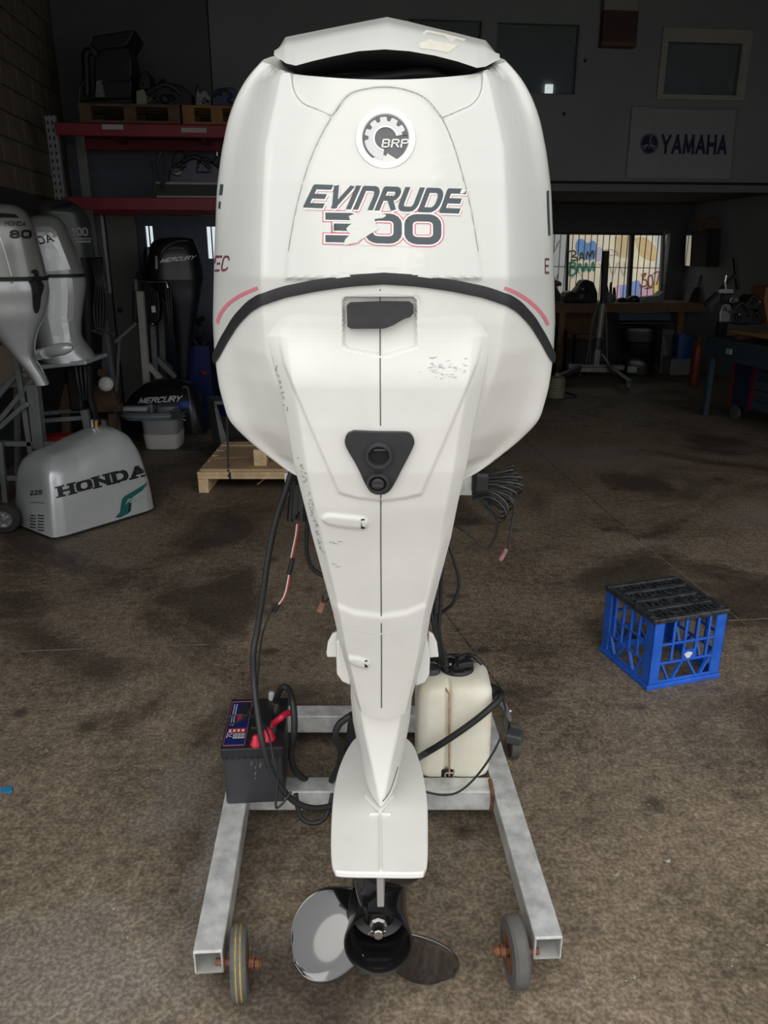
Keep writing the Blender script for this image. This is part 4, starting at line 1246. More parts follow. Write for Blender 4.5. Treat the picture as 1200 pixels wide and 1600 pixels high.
# ================================================================== hoses and leads
def cable(name, label, pts, rad, m_=None, cat='cable', n=10, smooth=6):
    mb = MB(); mb.tube(pts, rad, n, smooth); return tag(obj(name, mb, m_ or M_cable, smooth=60), label, cat)
D1 = 1.95
cable('battery_lead', 'thick black lead hanging from the left of the motor past the battery to the stand', [PY(458, 730, 1.85), PY(447, 765, 1.85), PY(432, 810, 1.85), PY(421, 860, 1.84), PY(412, 920, 1.83), PY(402, 985, 1.82), PY(396, 1020, 1.80), PY(397, 1065, 1.78), PY(402, 1110, 1.74), PY(410, 1160, 1.70), PY(424, 1205, 1.69), PY(445, 1238, 1.685), PY(468, 1257, 1.69), PY(495, 1263, 1.70), PY(525, 1258, 1.72)], .0085)
cable('sensor_lead', 'thin grey lead looping over the battery label', [PY(428, 943, 1.85), PY(412, 985, 1.83), PY(406, 1020, 1.82), PY(403, 1060, 1.80), PY(401, 1085, 1.79), PY(396, 1100, 1.78), PY(384, 1119, 1.80), PY(365, 1130, 1.82), PY(347, 1131, 1.84), PY(348, 1124, 1.85), PY(370, 1117, 1.86), PY(392, 1119, 1.84), PY(408, 1125, 1.78), PY(420, 1150, 1.72), PY(427, 1186, 1.69)], .0028)
rl = cable('fused_lead', 'red and white lead with a black inline fuse hanging left of the motor', [PY(466, 818, 1.86), PY(464, 835, 1.86), PY(461, 850, 1.86), PY(456, 875, 1.86), PY(452, 905, 1.855), PY(446, 930, 1.85), PY(436, 945, 1.85)], .0035, mat('red_wire', (.50, .06, .05), .5))
mb = MB(); mb.tube([p + Vector((-.003, -.003, 0)) for p in [PY(466, 818, 1.86), PY(464, 835, 1.86), PY(461, 850, 1.86), PY(456, 875, 1.86), PY(452, 905, 1.855), PY(446, 930, 1.85), PY(436, 945, 1.85)]], .0018, 6, 6); obj('white_stripe', mb, M_decw, rl)
mb = MB(); mb.tube([PY(457, 873, 1.853), PY(452, 897, 1.85)], .0065, 8); obj('inline_fuse', mb, M_black, rl, smooth=50)
mb = MB(); mb.tube([PY(436, 944, 1.85), PY(428, 956, 1.85)], .006, 8); obj('wire_boot', mb, M_black, rl)
# bundle of plugs under the left of the cowling
pb = thing('plug_bundle', 'bundle of black wiring plugs hanging under the left side of the cowling', 'wiring', PY(466, 815, 1.87))
r = random.Random(2)
for i in range(7):
    x = 455 + i * 3.2; y0 = 755 + r.uniform(-6, 6); y1 = 795 + r.uniform(-8, 20)
    mb = MB(); mb.tube([PY(x + 3, y0 - 22, 1.88), PY(x + 2, y0, 1.88)], .004, 6); mb.tube([PY(x + 2, y0, 1.88), PY(x + r.uniform(-2, 3), y1, 1.875)], .009, 8); obj('plug', mb, M_black, pb, smooth=50)
cable('left_loom', 'black loom bowing out behind the left edge of the motor leg', [PY(482, 780, 1.9), PY(479, 850, 1.9), PY(482, 875, 1.9), PY(490, 890, 1.9), PY(505, 900, 1.9)], .006)
oc = thing('orange_plug', 'small orange wiring connector beside the left edge of the motor leg', 'connector', PY(502, 955, 1.86))
mb = MB(); mb.bar(PY(505, 940, 1.86), PY(499, 955, 1.86), .020, .014); obj('connector_body', mb, mat('dusty_orange', (.42, .20, .13), .6, var=.4, scale=50), oc, bevel=.002)
mb = MB(); mb.tube([PY(505, 940, 1.86), PY(504, 930, 1.86)], .0025, 6); mb.tube([PY(508, 941, 1.86), PY(520, 930, 1.88)], .0025, 6); obj('connector_wire', mb, M_cable, oc)
# cable coil behind the right of the cowling
cc = thing('cable_coil', 'fanned coil of thin black cables tied behind the right side of the motor', 'cable', PY(770, 790, 1.92))
M_cab2 = mat('glossy_grey_cable', (.06, .062, .065), .3, var=.3, scale=30)
r = random.Random(11)
for i in range(14):
    y = 742 + i * 3.0; xe = 800 + 18 * math.sin((i + 2) / 13 * math.pi) - r.uniform(0, 12); ye = 728 + i * 6.2
    mb = MB(); mb.tube([PY(738, y, 1.90), PY(765, y - 4 + r.uniform(-3, 3), 1.89), PY((xe + 780) / 2, (y + ye) / 2 - 4, 1.88), PY(xe, ye, 1.88), PY(xe - 14, ye + 7, 1.90), PY(750, y + 3, 1.91)], .0028, 6, 6); obj('strand', mb, M_cab2 if i % 2 else M_cable, cc, smooth=60)
mb = MB(); mb.box(PY(750, 752, 1.91), (.045, .05, .06)); obj('tie_wrap', mb, M_black, cc, bevel=.012)
dl = thing('hanging_plug_lead', 'thin lead with a pale red plug dangling right of the motor', 'cable', PY(785, 870, 1.9))
mb = MB(); mb.tube([PY(790, 755, 1.9), PY(803, 785, 1.9), PY(799, 820, 1.9), PY(796, 840, 1.9), PY(793, 858, 1.9)], .003, 6, 6); obj('lead', mb, M_cab2, dl, smooth=60)
mb = MB(); mb.bar(PY(791, 857, 1.9), PY(781, 875, 1.9), .014, .012); obj('plug_body', mb, mat('dusty_red_plug', (.42, .22, .21), .5, var=.5, scale=60), dl, bevel=.003)
cable('drooping_lead', 'black lead drooping in a sharp bend right of the motor leg', [PY(752, 765, 1.92), PY(766, 790, 1.92), PY(777, 815, 1.92), PY(776, 835, 1.92), PY(770, 847, 1.92), PY(762, 857, 1.92), PY(750, 850, 1.92), PY(730, 833, 1.93), PY(700, 815, 1.95)], .003)
cable('control_lead', 'black double lead bowing out low on the right of the motor leg', [PY(698, 840, 1.93), PY(708, 870, 1.92), PY(717, 905, 1.92), PY(715, 925, 1.92), PY(706, 945, 1.92), PY(685, 960, 1.94)], .005)
for i, (dx, lab_) in enumerate(((0, 'outer'), (8, 'middle'), (14, 'inner'))):
    cable('fuel_hose', '%s of three black hoses running down behind the right fin to the oil tank' % lab_, [PY(690 - dx, 890, 1.92), PY(688 - dx, 950, 1.92), PY(686 - dx * .5, 985, 1.92), PY(692 - dx * .6, 1015, 1.93), PY(699 - dx * .4, 1040, 1.95 + .03 * i)], .0058)
hs = thing('oil_hose', 'thick black ribbed hose crossing diagonally in front of the white oil tank', 'hose', PY(720, 1140, 1.9))
tf = tl.y - .02
mb = MB(); mb.tube([PY(640, 1192, 1.72), PY(660, 1180, tf - .02), PY(690, 1162, tf - .02), PY(730, 1135, tf - .02), PY(763, 1109, tf - .01), PY(783, 1088, tf + .03), PY(778, 1078, tf + .08), PY(760, 1070, tf + .11), PY(735, 1060, tf + .12)], .0095, 12, 6); obj('hose', mb, M_rub, hs, smooth=60)
mb = MB(); mb.tube([PY(748, 1066, tf + .10), PY(775, 1085, tf + .05)], .017, 12); obj('primer_bulb', mb, M_rub, hs, smooth=60)
for x, y in ((742, 1062), (751, 1064)):
    mb = MB(); mb.lathe(PY(x, y, tf + .09), Vector((1, -.3, -.3)), [(.010, 0), (.012, .003), (.012, .009), (.010, .012)], 12); obj('hose_clip', mb, mat('brass_clip', (.5, .40, .25), .35, .8), hs)
cable('arched_hose', 'black hose arching over the top of the oil tank', [PY(648, 1062, tf + .14), PY(670, 1050, tf + .15), PY(700, 1046, tf + .16), PY(725, 1053, tf + .14), PY(742, 1066, tf + .10)], .0085)
cable('thin_tank_lead', 'thin black lead curving round the right side of the oil tank to the crossbar', [PY(786, 1092, tf + .02), PY(790, 1115, tf - .02), PY(783, 1150, tf - .05), PY(765, 1185, tf - .06), PY(740, 1218, tf - .07), PY(715, 1238, tf - .08), PY(690, 1242, tf - .08), PY(660, 1236, tf - .07)], .0032)
hd = thing('drain_fitting', 'dark metal hose fitting at the top right corner of the oil tank', 'fitting', PY(795, 1110, tf + .03))
mb = MB(); mb.tube([PY(778, 1088, tf + .03), PY(790, 1105, tf + .03), PY(798, 1125, tf + .03)], [.012, .009, .006], 10); obj('elbow', mb, mat('dull_steel', (.25, .27, .30), .35, .8), hd, smooth=60)
mb = MB(); mb.sphere(PY(797, 1111, tf + .01), .006); obj('nut', mb, M_steel, hd)
# cables by the battery and under the leg
cable('negative_lead', 'heavy black lead from the rear battery post curling down beside the battery', [bl(.050, bd * .80, bh + .018), PY(440, 1075, 1.95), PY(452, 1078, 1.93), PY(458, 1100, 1.88), PY(460, 1140, 1.85), PY(455, 1180, 1.85), PY(462, 1205, 1.86), PY(480, 1220, 1.90)], .0095)
pl_ = cable('positive_lead', 'red lead clamped to the battery post beside the red caps', [bl(.052, bd * .34, bh + .018), PY(438, 1122, 1.84), PY(446, 1116, 1.86), PY(455, 1113, 1.88)], .009, M_rcap)
cable('earth_lead', 'thin black lead dropping down the right face of the battery', [PY(433, 1186, 1.68), PY(434, 1215, 1.68), PY(431, 1255, 1.66), PY(434, 1262, 1.66), PY(446, 1250, 1.67), PY(455, 1237, 1.68)], .0032)
cable('floor_loop', 'black cable loop hanging below the front crossbar', [PY(462, 1240, 1.80), PY(468, 1272, 1.78), PY(482, 1285, 1.77), PY(500, 1284, 1.77), PY(512, 1270, 1.78), PY(520, 1240, 1.82)], .007)
cable('bracket_hose', 'black hose bowing between the rear crossbar and the motor leg', [PY(548, 1118, 1.80), PY(530, 1132, 1.80), PY(524, 1152, 1.80), PY(532, 1172, 1.82), PY(530, 1195, 1.84), PY(518, 1220, 1.86)], .0095)
mb = MB(); mb.tube([PY(552, 1115, 1.86), PY(546, 1160, 1.86), PY(535, 1200, 1.88), PY(520, 1222, 1.9)], .013, 10, 5); tag(obj('loom_sleeve', mb, M_cable, smooth=60), 'fat black loom sleeve running down left of the motor leg', 'cable')

# ================================================================== milk crate
A = PZ(1010.7, 1079); Cr = PZ(1124, 1058); Cl = PZ(935, 1018)
crz = math.atan2(Cr.y - A.y, Cr.x - A.x)
cs = .5 * ((Cr - A).length + (Cl - A).length)
print('crate', (Cr - A).length, (Cl - A).length, math.degrees(crz), math.degrees(math.atan2(Cl.y - A.y, Cl.x - A.x)))
chh = PY(1018, 968, A.y).z
print('crate h', chh)
crate = thing('milk_crate', 'blue plastic milk crate with a grimy black top on the floor at right', 'crate', A, crz)
KX = parent_mat(crate)
M_blue = mat('crate_blue', (.022, .14, .70), .38, var=.3, scale=9, rvar=.1)
M_grime = mat('crate_black_grime', (.055, .06, .068), .28, var=.8, scale=45, bump=.5)
def kb_(x0, x1, y0, y1, z0, z1, mbx=None): return lbox(KX, ((x0 + x1) / 2, (y0 + y1) / 2, (z0 + z1) / 2), (x1 - x0, y1 - y0, z1 - z0), mbx)
S = cs; H = chh
def krim(z0, z1, o, t_): 
    m_ = MB(); kb_(-o, S + o, -o, t_, z0, z1, m_); kb_(-o, S + o, S - t_, S + o, z0, z1, m_); kb_(-o, t_, t_, S - t_, z0, z1, m_); kb_(S - t_, S + o, t_, S - t_, z0, z1, m_); return m_
obj('bottom_rim', krim(0, .020, .004, .012), M_blue, crate, bevel=.003)
obj('bottom_rim', krim(.020, .032, -.002, .010), M_blue, crate, bevel=.002)
obj('top_rim', krim(H - .022, H, .006, .02), M_grime, crate, bevel=.006)
for x, y in ((0, 0), (S, 0), (0, S), (S, S)):
    m_ = MB(); dx = 1 if x == 0 else -1; dy = 1 if y == 0 else -1; w_ = .048
    kb_(min(x, x + dx * w_), max(x, x + dx * w_), min(y, y + dy * .010), max(y, y + dy * .010), .02, H - .02, m_)
    kb_(min(x, x + dx * .010), max(x, x + dx * .010), min(y, y + dy * w_), max(y, y + dy * w_), .02, H - .02, m_)
    obj('corner_post', m_, M_blue, crate, bevel=.005)
def side(fn):
    """fn(a, z) maps position along the side to world"""
    for a in (.29, .45, .61, .77) if True else ():
        m_ = MB(); m_.bar(fn(a * S, .105), fn(a * S, H - .02), .012, .009, fn(0, 1) - fn(0, 1) + Vector((0, 0, 1))); obj('upright_bar', m_, M_blue, crate)
    for z in (.105, .185):
        obj('rail', MB().bar(fn(.04 * S, z), fn(.96 * S, z), .008, .010), M_blue, crate, bevel=.002)
    for a0, a1 in ((.17, .28), (.44, .33), (.52, .66), (.83, .72)):
        obj('brace', MB().bar(fn(a0 * S, .103), fn(a1 * S, .03), .012, .008), M_blue, crate)
def F(fx, fy): return lambda a, z: KX @ Vector((fx(a), fy(a), z))
side(F(lambda a: a, lambda a: .006)); side(F(lambda a: .006, lambda a: a)); side(F(lambda a: a, lambda a: S - .006)); side(F(lambda a: S - .006, lambda a: a))
obj('logo_plate', kb_(.43 * S, .60 * S, .0005, .006, .105, .15), M_blue, crate)
t = MB(); t.prism([KX @ Vector((S * (.515 + .05 * math.cos(a) * (1 + .3 * math.sin(3 * a))), -.0005, .128 + .014 * math.sin(a))) for a in np.linspace(0, 2 * math.pi, 14)[:-1]], KX.to_3x3() @ Vector((0, -.0008, 0)))
obj('logo_print', t, M_decw, crate)
for i in range(3):
    y = S * (.26 + .24 * i); obj('top_rail', kb_(.02, S - .02, y - .012, y + .012, H - .012, H + .002), M_grime, crate, bevel=.003)
for i in range(12):
    x = S * (.09 + .075 * i); obj('top_slat', kb_(x - .004, x + .004, .02, S - .02, H - .016, H - .005), M_grime, crate)
r = random.Random(8); m_ = MB()
for i in range(260):
    x, y = r.uniform(.03, S - .03), r.uniform(.03, S - .03); s_ = r.uniform(.004, .012)
    m_.add([KX @ Vector((x + s_ * math.cos(a) * r.uniform(.6, 1.2), y + s_ * math.sin(a), H - .008 + r.uniform(0, .006))) for a in (0, 1.3, 2.5, 3.8, 5)], [(0, 1, 2, 3, 4)])
o = obj('grime', m_, M_grime, crate); o['kind'] = 'stuff'
obj('inner_base', kb_(.02, S - .02, .02, S - .02, H - .020, H - .017), M_grime, crate)
# ================================================================== things standing behind
M_silver2 = mat('silver_metallic', (.60, .625, .645), .28, .30, var=.08, scale=4, coat=.4)
M_silverw = mat('pale_silver_panel', (.62, .64, .66), .28, .35, var=.05, coat=.3)
M_champ = mat('champagne_silver', (.35, .355, .345), .27, .3, var=.08, scale=4, coat=.4)
M_blackp = mat('black_motor_paint', (.010, .011, .014), .34, var=.2, coat=.08)
M_ltext = mat('print_black', (.012, .012, .014), .5)
M_wtext = mat('print_white', (.86, .86, .86), .5)
M_greypt = mat('grey_tube_paint', (.24, .25, .26), .5, .3, var=.25, scale=12)
M_wood = mat('pine_timber', (.86, .64, .38), .75, var=.35, scale=10)
M_woodd = mat('old_timber', (.12, .068, .035), .8, var=.4, scale=10)
M_card = mat('cardboard', (.56, .39, .23), .85, var=.12, scale=8)
M_greasy = mat('greasy_black_iron', (.014, .014, .016), .5, .3, var=.5, scale=25)
M_alu = mat('cast_alloy', (.20, .205, .21), .45, .6, var=.4, scale=30)

def pxloft(rows, D, depth, p=2.6, n=36, lean=0.0):
    """body lofted through measured widths: rows (py, x left, x right [, depth scale])"""
    mb = MB(); rings = []
    for rw in rows:
        py, xl, xr = rw[:3]; k = rw[3] if len(rw) > 3 else 1.0
        a, b = PY(xl, py, D), PY(xr, py, D)
        cx = (a.x + b.x) / 2; rings.append(ring_se(cx, D, (b.x - a.x) / 2 * math.cos(math.atan2(cx, D)), depth * k, (a.z + b.z) / 2, n, p, -math.atan2(cx, D)))
    mb.rings(rings); return mb
def dense_rows(rows, k=5):
    arr = [list(r) + [1.0] * (4 - len(r)) for r in rows]
    V = [Vector(r) for r in arr]
    return [tuple(v) for v in catmull(V, k)]

# ---- silver outboard, number 80
h80 = thing('outboard_motor', 'silver outboard motor marked 80 at the left edge of the photo', 'outboard motor', PZ(40, 800))
rows_u = dense_rows([(320, -20, 18, .45), (324, -42, 31, .7), (334, -53, 43, .85), (352, -60, 53, .95), (380, -66, 62), (410, -70, 70), (431, -72, 75)])
rows_l = dense_rows([(436, -72, 76), (452, -67, 79), (470, -56, 77, .95), (492, -38, 72, .9), (510, -18, 63, .8), (530, -1, 57, .7), (550, 16, 56, .6), (566, 30, 60, .55), (580, 42, 68, .5), (598, 53, 77, .45)])
D80 = 4.75
ub = pxloft(rows_u, D80, .30, 3.2); lb2 = pxloft(rows_l, D80, .28, 3.0)
obj('top_cowl', ub, M_champ, h80, smooth=50); obj('lower_cover', lb2, M_silver2, h80, smooth=50)
sm = MB(); sm.rings([ring_se(0, 0, 1, 1, 0)] , False, False) if False else None
a, b = PY(-73, 433.5, D80), PY(76.5, 433.5, D80)
tmb = pxloft([(431.5, -74, 77, 1.02), (437, -74, 77, 1.02)], D80, .30, 3.2)
obj('seam_trim', tmb, M_rub, h80, smooth=40)
DH = Drape([ub, lb2, tmb])
DH.text('lettering', 'HONDA', [(9, 352), (39, 353), (40, 347), (8, 346)], M_ltext, h80, .004, 6, cw=.95, gap=.4, sw=.2, serif=True)
DH.text('lettering', '80', [(17, 371), (47, 371), (47, 361), (16, 361)], M_ltext, h80, .004, 6, cw=1.1, gap=.45, sw=.36)
obj('shift_slot', DH.blob(cpoly([(47, 425), (52, 421), (57, 424), (59, 436), (66, 446), (62, 462), (60, 480), (55, 489), (51, 478), (49, 450), (45, 440)], 3), .004, .01, step=8), M_black, h80)
obj('vent_band', DH.blob([(-20, 332), (24, 335), (30, 341), (-20, 340)], .003, step=8), M_black, h80)
g = MB(); DH.strip([(0, 371), (8, 395), (18, 431)], 2.2, .003, g); DH.strip([(18, 439), (30, 480), (47, 545), (64, 576), (73, 598)], 2.2, .003, g); obj('painted_edge_highlight', g, M_silverw, h80)  # pale strips paint the highlight running down the body
t = MB(); t.tube([PY(62, 554, 4.6), PY(72, 552, 4.55)], .034, 12); obj('mount_nut', t, M_silverw, h80, smooth=40)
t = MB(); t.tube([PY(74, 551, 4.55), PY(80, 549, 4.53), PY(98, 545, 4.5), PY(108, 543, 4.5), PY(114, 543, 4.5)], [.024, .034, .036, .028, .014], 14); obj('trim_ram', t, M_silver2, h80, smooth=50)
# ---- second silver outboard
hda = thing('outboard_motor', 'silver outboard motor with a white panel, partly hidden behind the motor marked 80', 'outboard motor', PZ(95, 775))
D2 = 5.45
rows_u = dense_rows([(337, 58, 82, .5), (341, 46, 93, .75), (352, 38, 102, .9), (370, 32, 110), (392, 27, 120), (420, 22, 131), (427, 21, 133)])
rows_l = dense_rows([(432, 20, 134), (448, 22, 135), (470, 30, 132), (504, 44, 128), (525, 52, 129), (540, 58, 138), (552, 62, 147), (560, 66, 150)])
ub2 = pxloft(rows_u, D2, .30, 3.2); lb3 = pxloft(rows_l, D2, .28, 3.0)
obj('top_cowl', ub2, M_champ, hda, smooth=50); obj('lower_cover', lb3, M_silver2, hda, smooth=50)
a, b = PY(19, 429.5, D2), PY(135, 429.5, D2)
tm2 = pxloft([(427.5, 19, 135, 1.02), (432, 19, 135.5, 1.02)], D2, .30, 3.2); obj('seam_trim', tm2, M_rub, hda, smooth=40)
DH2 = Drape([ub2, lb3, tm2])
obj('white_panel', DH2.blob([(45, 356), (70, 354), (80, 356), (87, 362), (98, 390), (110, 421), (76, 424), (55, 424)], .004, step=8), M_silverw, hda)
obj('white_panel', DH2.blob([(76, 436), (112, 434), (115, 460), (114, 495), (118, 527), (84, 536), (74, 492), (78, 460)], .004, step=8), M_silverw, hda)
DH2.text('lettering', 'HONDA', [(27, 389), (83, 376), (78, 367), (20, 379)], M_ltext, hda, .008, 6, cw=.95, gap=.36, sw=.24, serif=True)
t = MB(); t.bar(PY(55, 570, D2 - .05), PY(152, 560, D2 - .05), .42, .03); obj('splash_plate', t, M_silver2, hda, bevel=.008)
t = MB(); t.bar(PY(118, 570, D2), PY(126, 640, D2), .10, .16, (0, 1, 0)); obj('leg', t, M_greasy, hda, bevel=.02)
t = MB(); t.tube([PY(138, 570, D2), PY(140, 620, D2), PY(150, 660, D2)], .03, 10); obj('tilt_tube', t, M_greasy, hda)
for i in range(3):
    t = MB(); t.tube([PY(118 + i * 7, 572, D2 - .1), PY(122 + i * 6, 600, D2 - .12), PY(128 + i * 3, 625, D2 - .1)], .008, 6, 5); obj('loom', t, M_cable, hda)
# ---- dark outboard, number 100
h100 = thing('outboard_motor', 'dark grey outboard motor marked 100 behind the two silver motors', 'outboard motor', PZ(135, 745))
D3 = 6.1
ub3 = pxloft(dense_rows([(314, 72, 106, .5), (319, 60, 118, .8), (330, 54, 131), (345, 54, 140), (370, 56, 146), (402, 60, 150)]), D3, .34, 3.4)
obj('top_cowl', ub3, mat('charcoal_cowl', (.045, .05, .055), .35, var=.1), h100, smooth=50)
DH3 = Drape([ub3]); M_dull = mat('print_grey', (.36, .37, .37), .6)
DH3.text('lettering', '100', [(114, 367), (136, 367), (135, 357), (112, 357)], M_dull, h100, .004, 6, cw=.8, gap=.35, sw=.3)
obj('stripe', DH3.poly(split_quads([[(115, 374), (142, 374), (142, 372), (115, 372)], [(118, 379), (141, 379), (141, 376), (118, 376)]], 8), .004), M_dull, h100)
obj('top_vent', DH3.blob([(78, 324), (106, 318), (112, 320), (108, 323), (80, 328)], .004, step=8), M_black, h100)
t = MB(); t.rings([ring_se(PY(128, 402, D3).x, D3, .13, .2, PY(128, 402, D3).z), ring_se(PY(135, 440, D3).x, D3, .11, .18, PY(135, 440, D3).z), ring_se(PY(140, 520, D3).x, D3, .08, .14, PY(140, 520, D3).z), ring_se(PY(142, 600, D3).x, D3, .07, .12, PY(142, 600, D3).z)]); obj('midsection', t, M_greasy, h100, smooth=40)
for x0, y0, x1, y1 in ((135, 515, 162, 522), (150, 512, 178, 523)):
    t = MB(); t.tube([PY(x0, y0, D3 - .1), PY(x1, y1, D3 - .15)], .014, 8); obj('clamp_handle', t, M_alu, h100)
for i in range(5):
    t = MB(); t.tube([PY(142 + i * 3, 405, D3 - .1), PY(150 + i * 3, 440, D3 - .15), PY(146 + i * 5, 480, D3 - .12), PY(150 + 3 * i, 520, D3 - .1)], .012, 6, 5); obj('hose', t, M_cable, h100)

# ---- tube stand carrying the silver motors
es = thing('engine_stand', 'grey steel tube stand with small wheels under the silver outboard motors', 'stand', PZ(45, 800))
def tb(nm, pts, r_, D, root, m_=None, sq=True):
    P = [PY(x, y, D) if len((x, y)) == 2 else None for x, y in pts]; m2 = MB()
    for i in range(len(P) - 1): m2.bar(P[i], P[i + 1], r_, r_, (0, 1, 0)) if sq else m2.tube([P[i], P[i + 1]], r_ / 2, 10)
    return obj(nm, m2, m_ or M_greypt, root, bevel=.004)
tb('post', [(22, 545), (36, 620), (52, 732)], .034, 4.95, es)
tb('post', [(52, 600), (63, 700)], .07, 4.95, es)
tb('rail', [(66, 580), (24, 588)], .03, 4.98, es); tb('rail', [(24, 588), (0, 616), (-20, 640)], .03, 4.98, es)
tb('brace', [(58, 586), (0, 656), (-15, 674)], .03, 4.96, es)
tb('crossbar', [(-40, 692), (98, 694)], .034, 4.95, es); tb('crossbar', [(-40, 748), (52, 746)], .034, 4.93, es)
tb('post', [(0, 690), (10, 790)], .034, 4.9, es)
tb('brace', [(0, 668), (30, 640), (45, 630)], .03, 4.9, es)
tb('crossbar', [(58, 658), (140, 652)], .03, 5.3, es); tb('crossbar', [(70, 646), (130, 640)], .03, 5.5, es)
tb('post', [(132, 640), (142, 690)], .05, 5.3, es)
wc = PZ(14, 829); wc.z = .092
t = MB(); t.lathe(wc + Vector((0, -.03, 0)), (.25, -1, 0), [(.05, -.03), (.085, -.026), (.094, -.012), (.094, .012), (.085, .026), (.05, .03)], 32, cap=False)
wo = obj('wheel', t, mat('black_tyre', (.025, .025, .026), .8, var=.3, scale=20), es, smooth=35)
t = MB(); t.lathe(wc + Vector((.004, -.046, 0)), (.25, -1, 0), [(.052, -.006), (.054, .01), (.030, .002), (.012, .008), (.001, .010)], 24); obj('rim', t, M_greypt, wo, smooth=35)
for i in range(6):
    a = i * math.pi / 3; c = wc + Vector((.0075, -.058, 0)); d = Vector((math.cos(a), .25 * math.cos(a), math.sin(a)))
    t = MB(); t.bar(c + d * .012, c + d * .048, .01, .006); obj('spoke', t, M_alu, wo)
t = MB(); t.lathe(PZ(36, 800) + Vector((0, .12, .075)), (1, -.2, 0), [(.04, 0), (.075, .004), (.075, .03), (.04, .034)], 24); obj('rear_wheel', t, MATS['black_tyre'], es, smooth=35)

# ---- big silver cowling on the floor
P0 = PZ(86, 847); P1 = PZ(247, 798)
hl_rz = math.atan2(P1.y - P0.y, P1.x - P0.x); L = (P1 - P0).length
hc = thing('motor_cowling', 'silver engine cowling lettered HONDA with 225 on its end, lying on the floor', 'cowling', P0, hl_rz)
HX = parent_mat(hc)
Wd = .46
print('honda len', L, math.degrees(hl_rz))
# side profile: along x, heights of top
prof_x = [-.005, .0, .02, .06, .14, .30, .45, .60, .70, .78, .84, .90, .95, .985, 1.0]
Hn = PY(88, 735, P0.y).z
Hp = PY(205, 668, (HX @ Vector((L * .68, Wd * .5, 0))).y).z
print('honda H', Hn, Hp)
def htop(f):
    return float(np.interp(f, [0, .02, .06, .14, .30, .45, .60, .70, .78, .86, .92, .97, 1.0], [Hn * .80, Hn * .95, Hn * 1.03, Hn * 1.10, Hn + (Hp - Hn) * .45, Hn + (Hp - Hn) * .70, Hp * .97, Hp, Hp * .99, Hp * .93, Hp * .80, Hp * .52, Hp * .15]))
def whalf(f, q):
    base = Wd / 2 * (1 - .10 * q) * float(np.interp(f, [0, .03, .1, .9, .97, 1], [.86, .94, 1, 1, .93, .82]))
    return base
rings = []; NL = 60; NC = 40
for i in range(NL + 1):
    f = i / NL; f = .5 - .5 * math.cos(math.pi * f) if False else f
    ht = htop(f); ring = []
    for j in range(NC + 1):
        a = math.pi * j / NC
        c_, s_ = math.cos(a), math.sin(a); p_ = 4.2
        y = -math.copysign(abs(c_) ** (2 / p_), c_); z = abs(s_) ** (2 / p_)
        w = whalf(f, z)
        lead = .03 * z * (1 - f)      # nose leans back a little
        ring.append(HX @ Vector((f * L + lead, Wd / 2 + y * w, .02 + z * (ht - .02))))
    rings.append(ring)
hb = MB(); hb.rings(rings, True, True, close=False)
hcb = obj('shell', hb, M_silver2, hc, smooth=60)
sk_ = MB(); sk_.rings([ring_se(0, 0, 1, 1, 0)], False, False) if False else None
bk = MB(); bk.rings([[HX @ Vector((L / 2 + v.x, Wd / 2 + v.y, z)) for v in ring_se(0, 0, L / 2 * .985, Wd / 2 * .97, 0, 40, 7)] for z in (0, .028)]); obj('base_seal', bk, M_rub, hc)
DHC = Drape([hb])
DHC.text('lettering', 'HONDA', [(95, 774), (226, 741), (222, 728), (93, 762)], M_ltext, hcb, .004, 8, cw=1.0, gap=.56, sw=.42, serif=True, thin=.26)
DHC.text('lettering', '225', [(48, 773), (66, 772), (66, 766), (48, 767)], M_ltext, hcb, .004, 5, cw=.9, gap=.4, sw=.24, shear=.1)
obj('wing_decal', DHC.blob([(180, 808), (187, 800), (190, 780), (194, 775), (205, 769), (231, 753), (222, 766), (209, 775), (205, 779), (199, 796), (204, 798), (200, 802), (186, 809)], .004, step=8), mat('decal_teal', (.01, .13, .12), .4), hcb)
obj('wing_decal', DHC.blob([(206, 784), (203, 791), (201, 800), (199, 799), (201, 788)], .006, step=6), M_ltext, hcb)
DHC.text('lettering', 'FOUR', [(196, 787), (221, 780), (222, 774), (198, 781)], mat('print_pale_teal', (.45, .50, .48), .5), hcb, .007, 5, cw=.9, gap=.35, sw=.3, shear=.2)
for i in range(6):
    y = 804 + i * 4.6
    for x0, x1 in ((48, 57), (60, 70)):
        obj('louvre', DHC.poly(split_quads([[(x0, y + 1.8), (x1, y + 2.6), (x1, y + 1.2), (x0, y)]], 6), .004), M_black, hcb)
g = MB(); DHC.strip([(47, 785), (58, 785), (70, 786)], .8, .004, g); obj('panel_line', g, MATS['seam_shadow_gap'], hcb)
obj('top_sticker', DHC.poly(split_quads([[(66, 719), (90, 722), (97, 713), (75, 711)]], 8), .004), M_silverw, hcb)
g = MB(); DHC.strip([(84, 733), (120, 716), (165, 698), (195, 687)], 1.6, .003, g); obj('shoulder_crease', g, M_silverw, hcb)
tv = thing('brass_fitting', 'small brass and chrome tap resting on top of the silver cowling', 'fitting', HX @ Vector((L * .56, Wd * .6, htop(.56))))
t = MB(); t.tube([PY(144, 667, 4.75), PY(143, 655, 4.75)], .014, 10); obj('body', t, M_steel, tv, smooth=40)
t = MB(); t.tube([PY(150, 668, 4.75), PY(150, 656, 4.75)], .016, 8); obj('tap', t, mat('brass', (.45, .28, .12), .4, .8), tv, smooth=40)

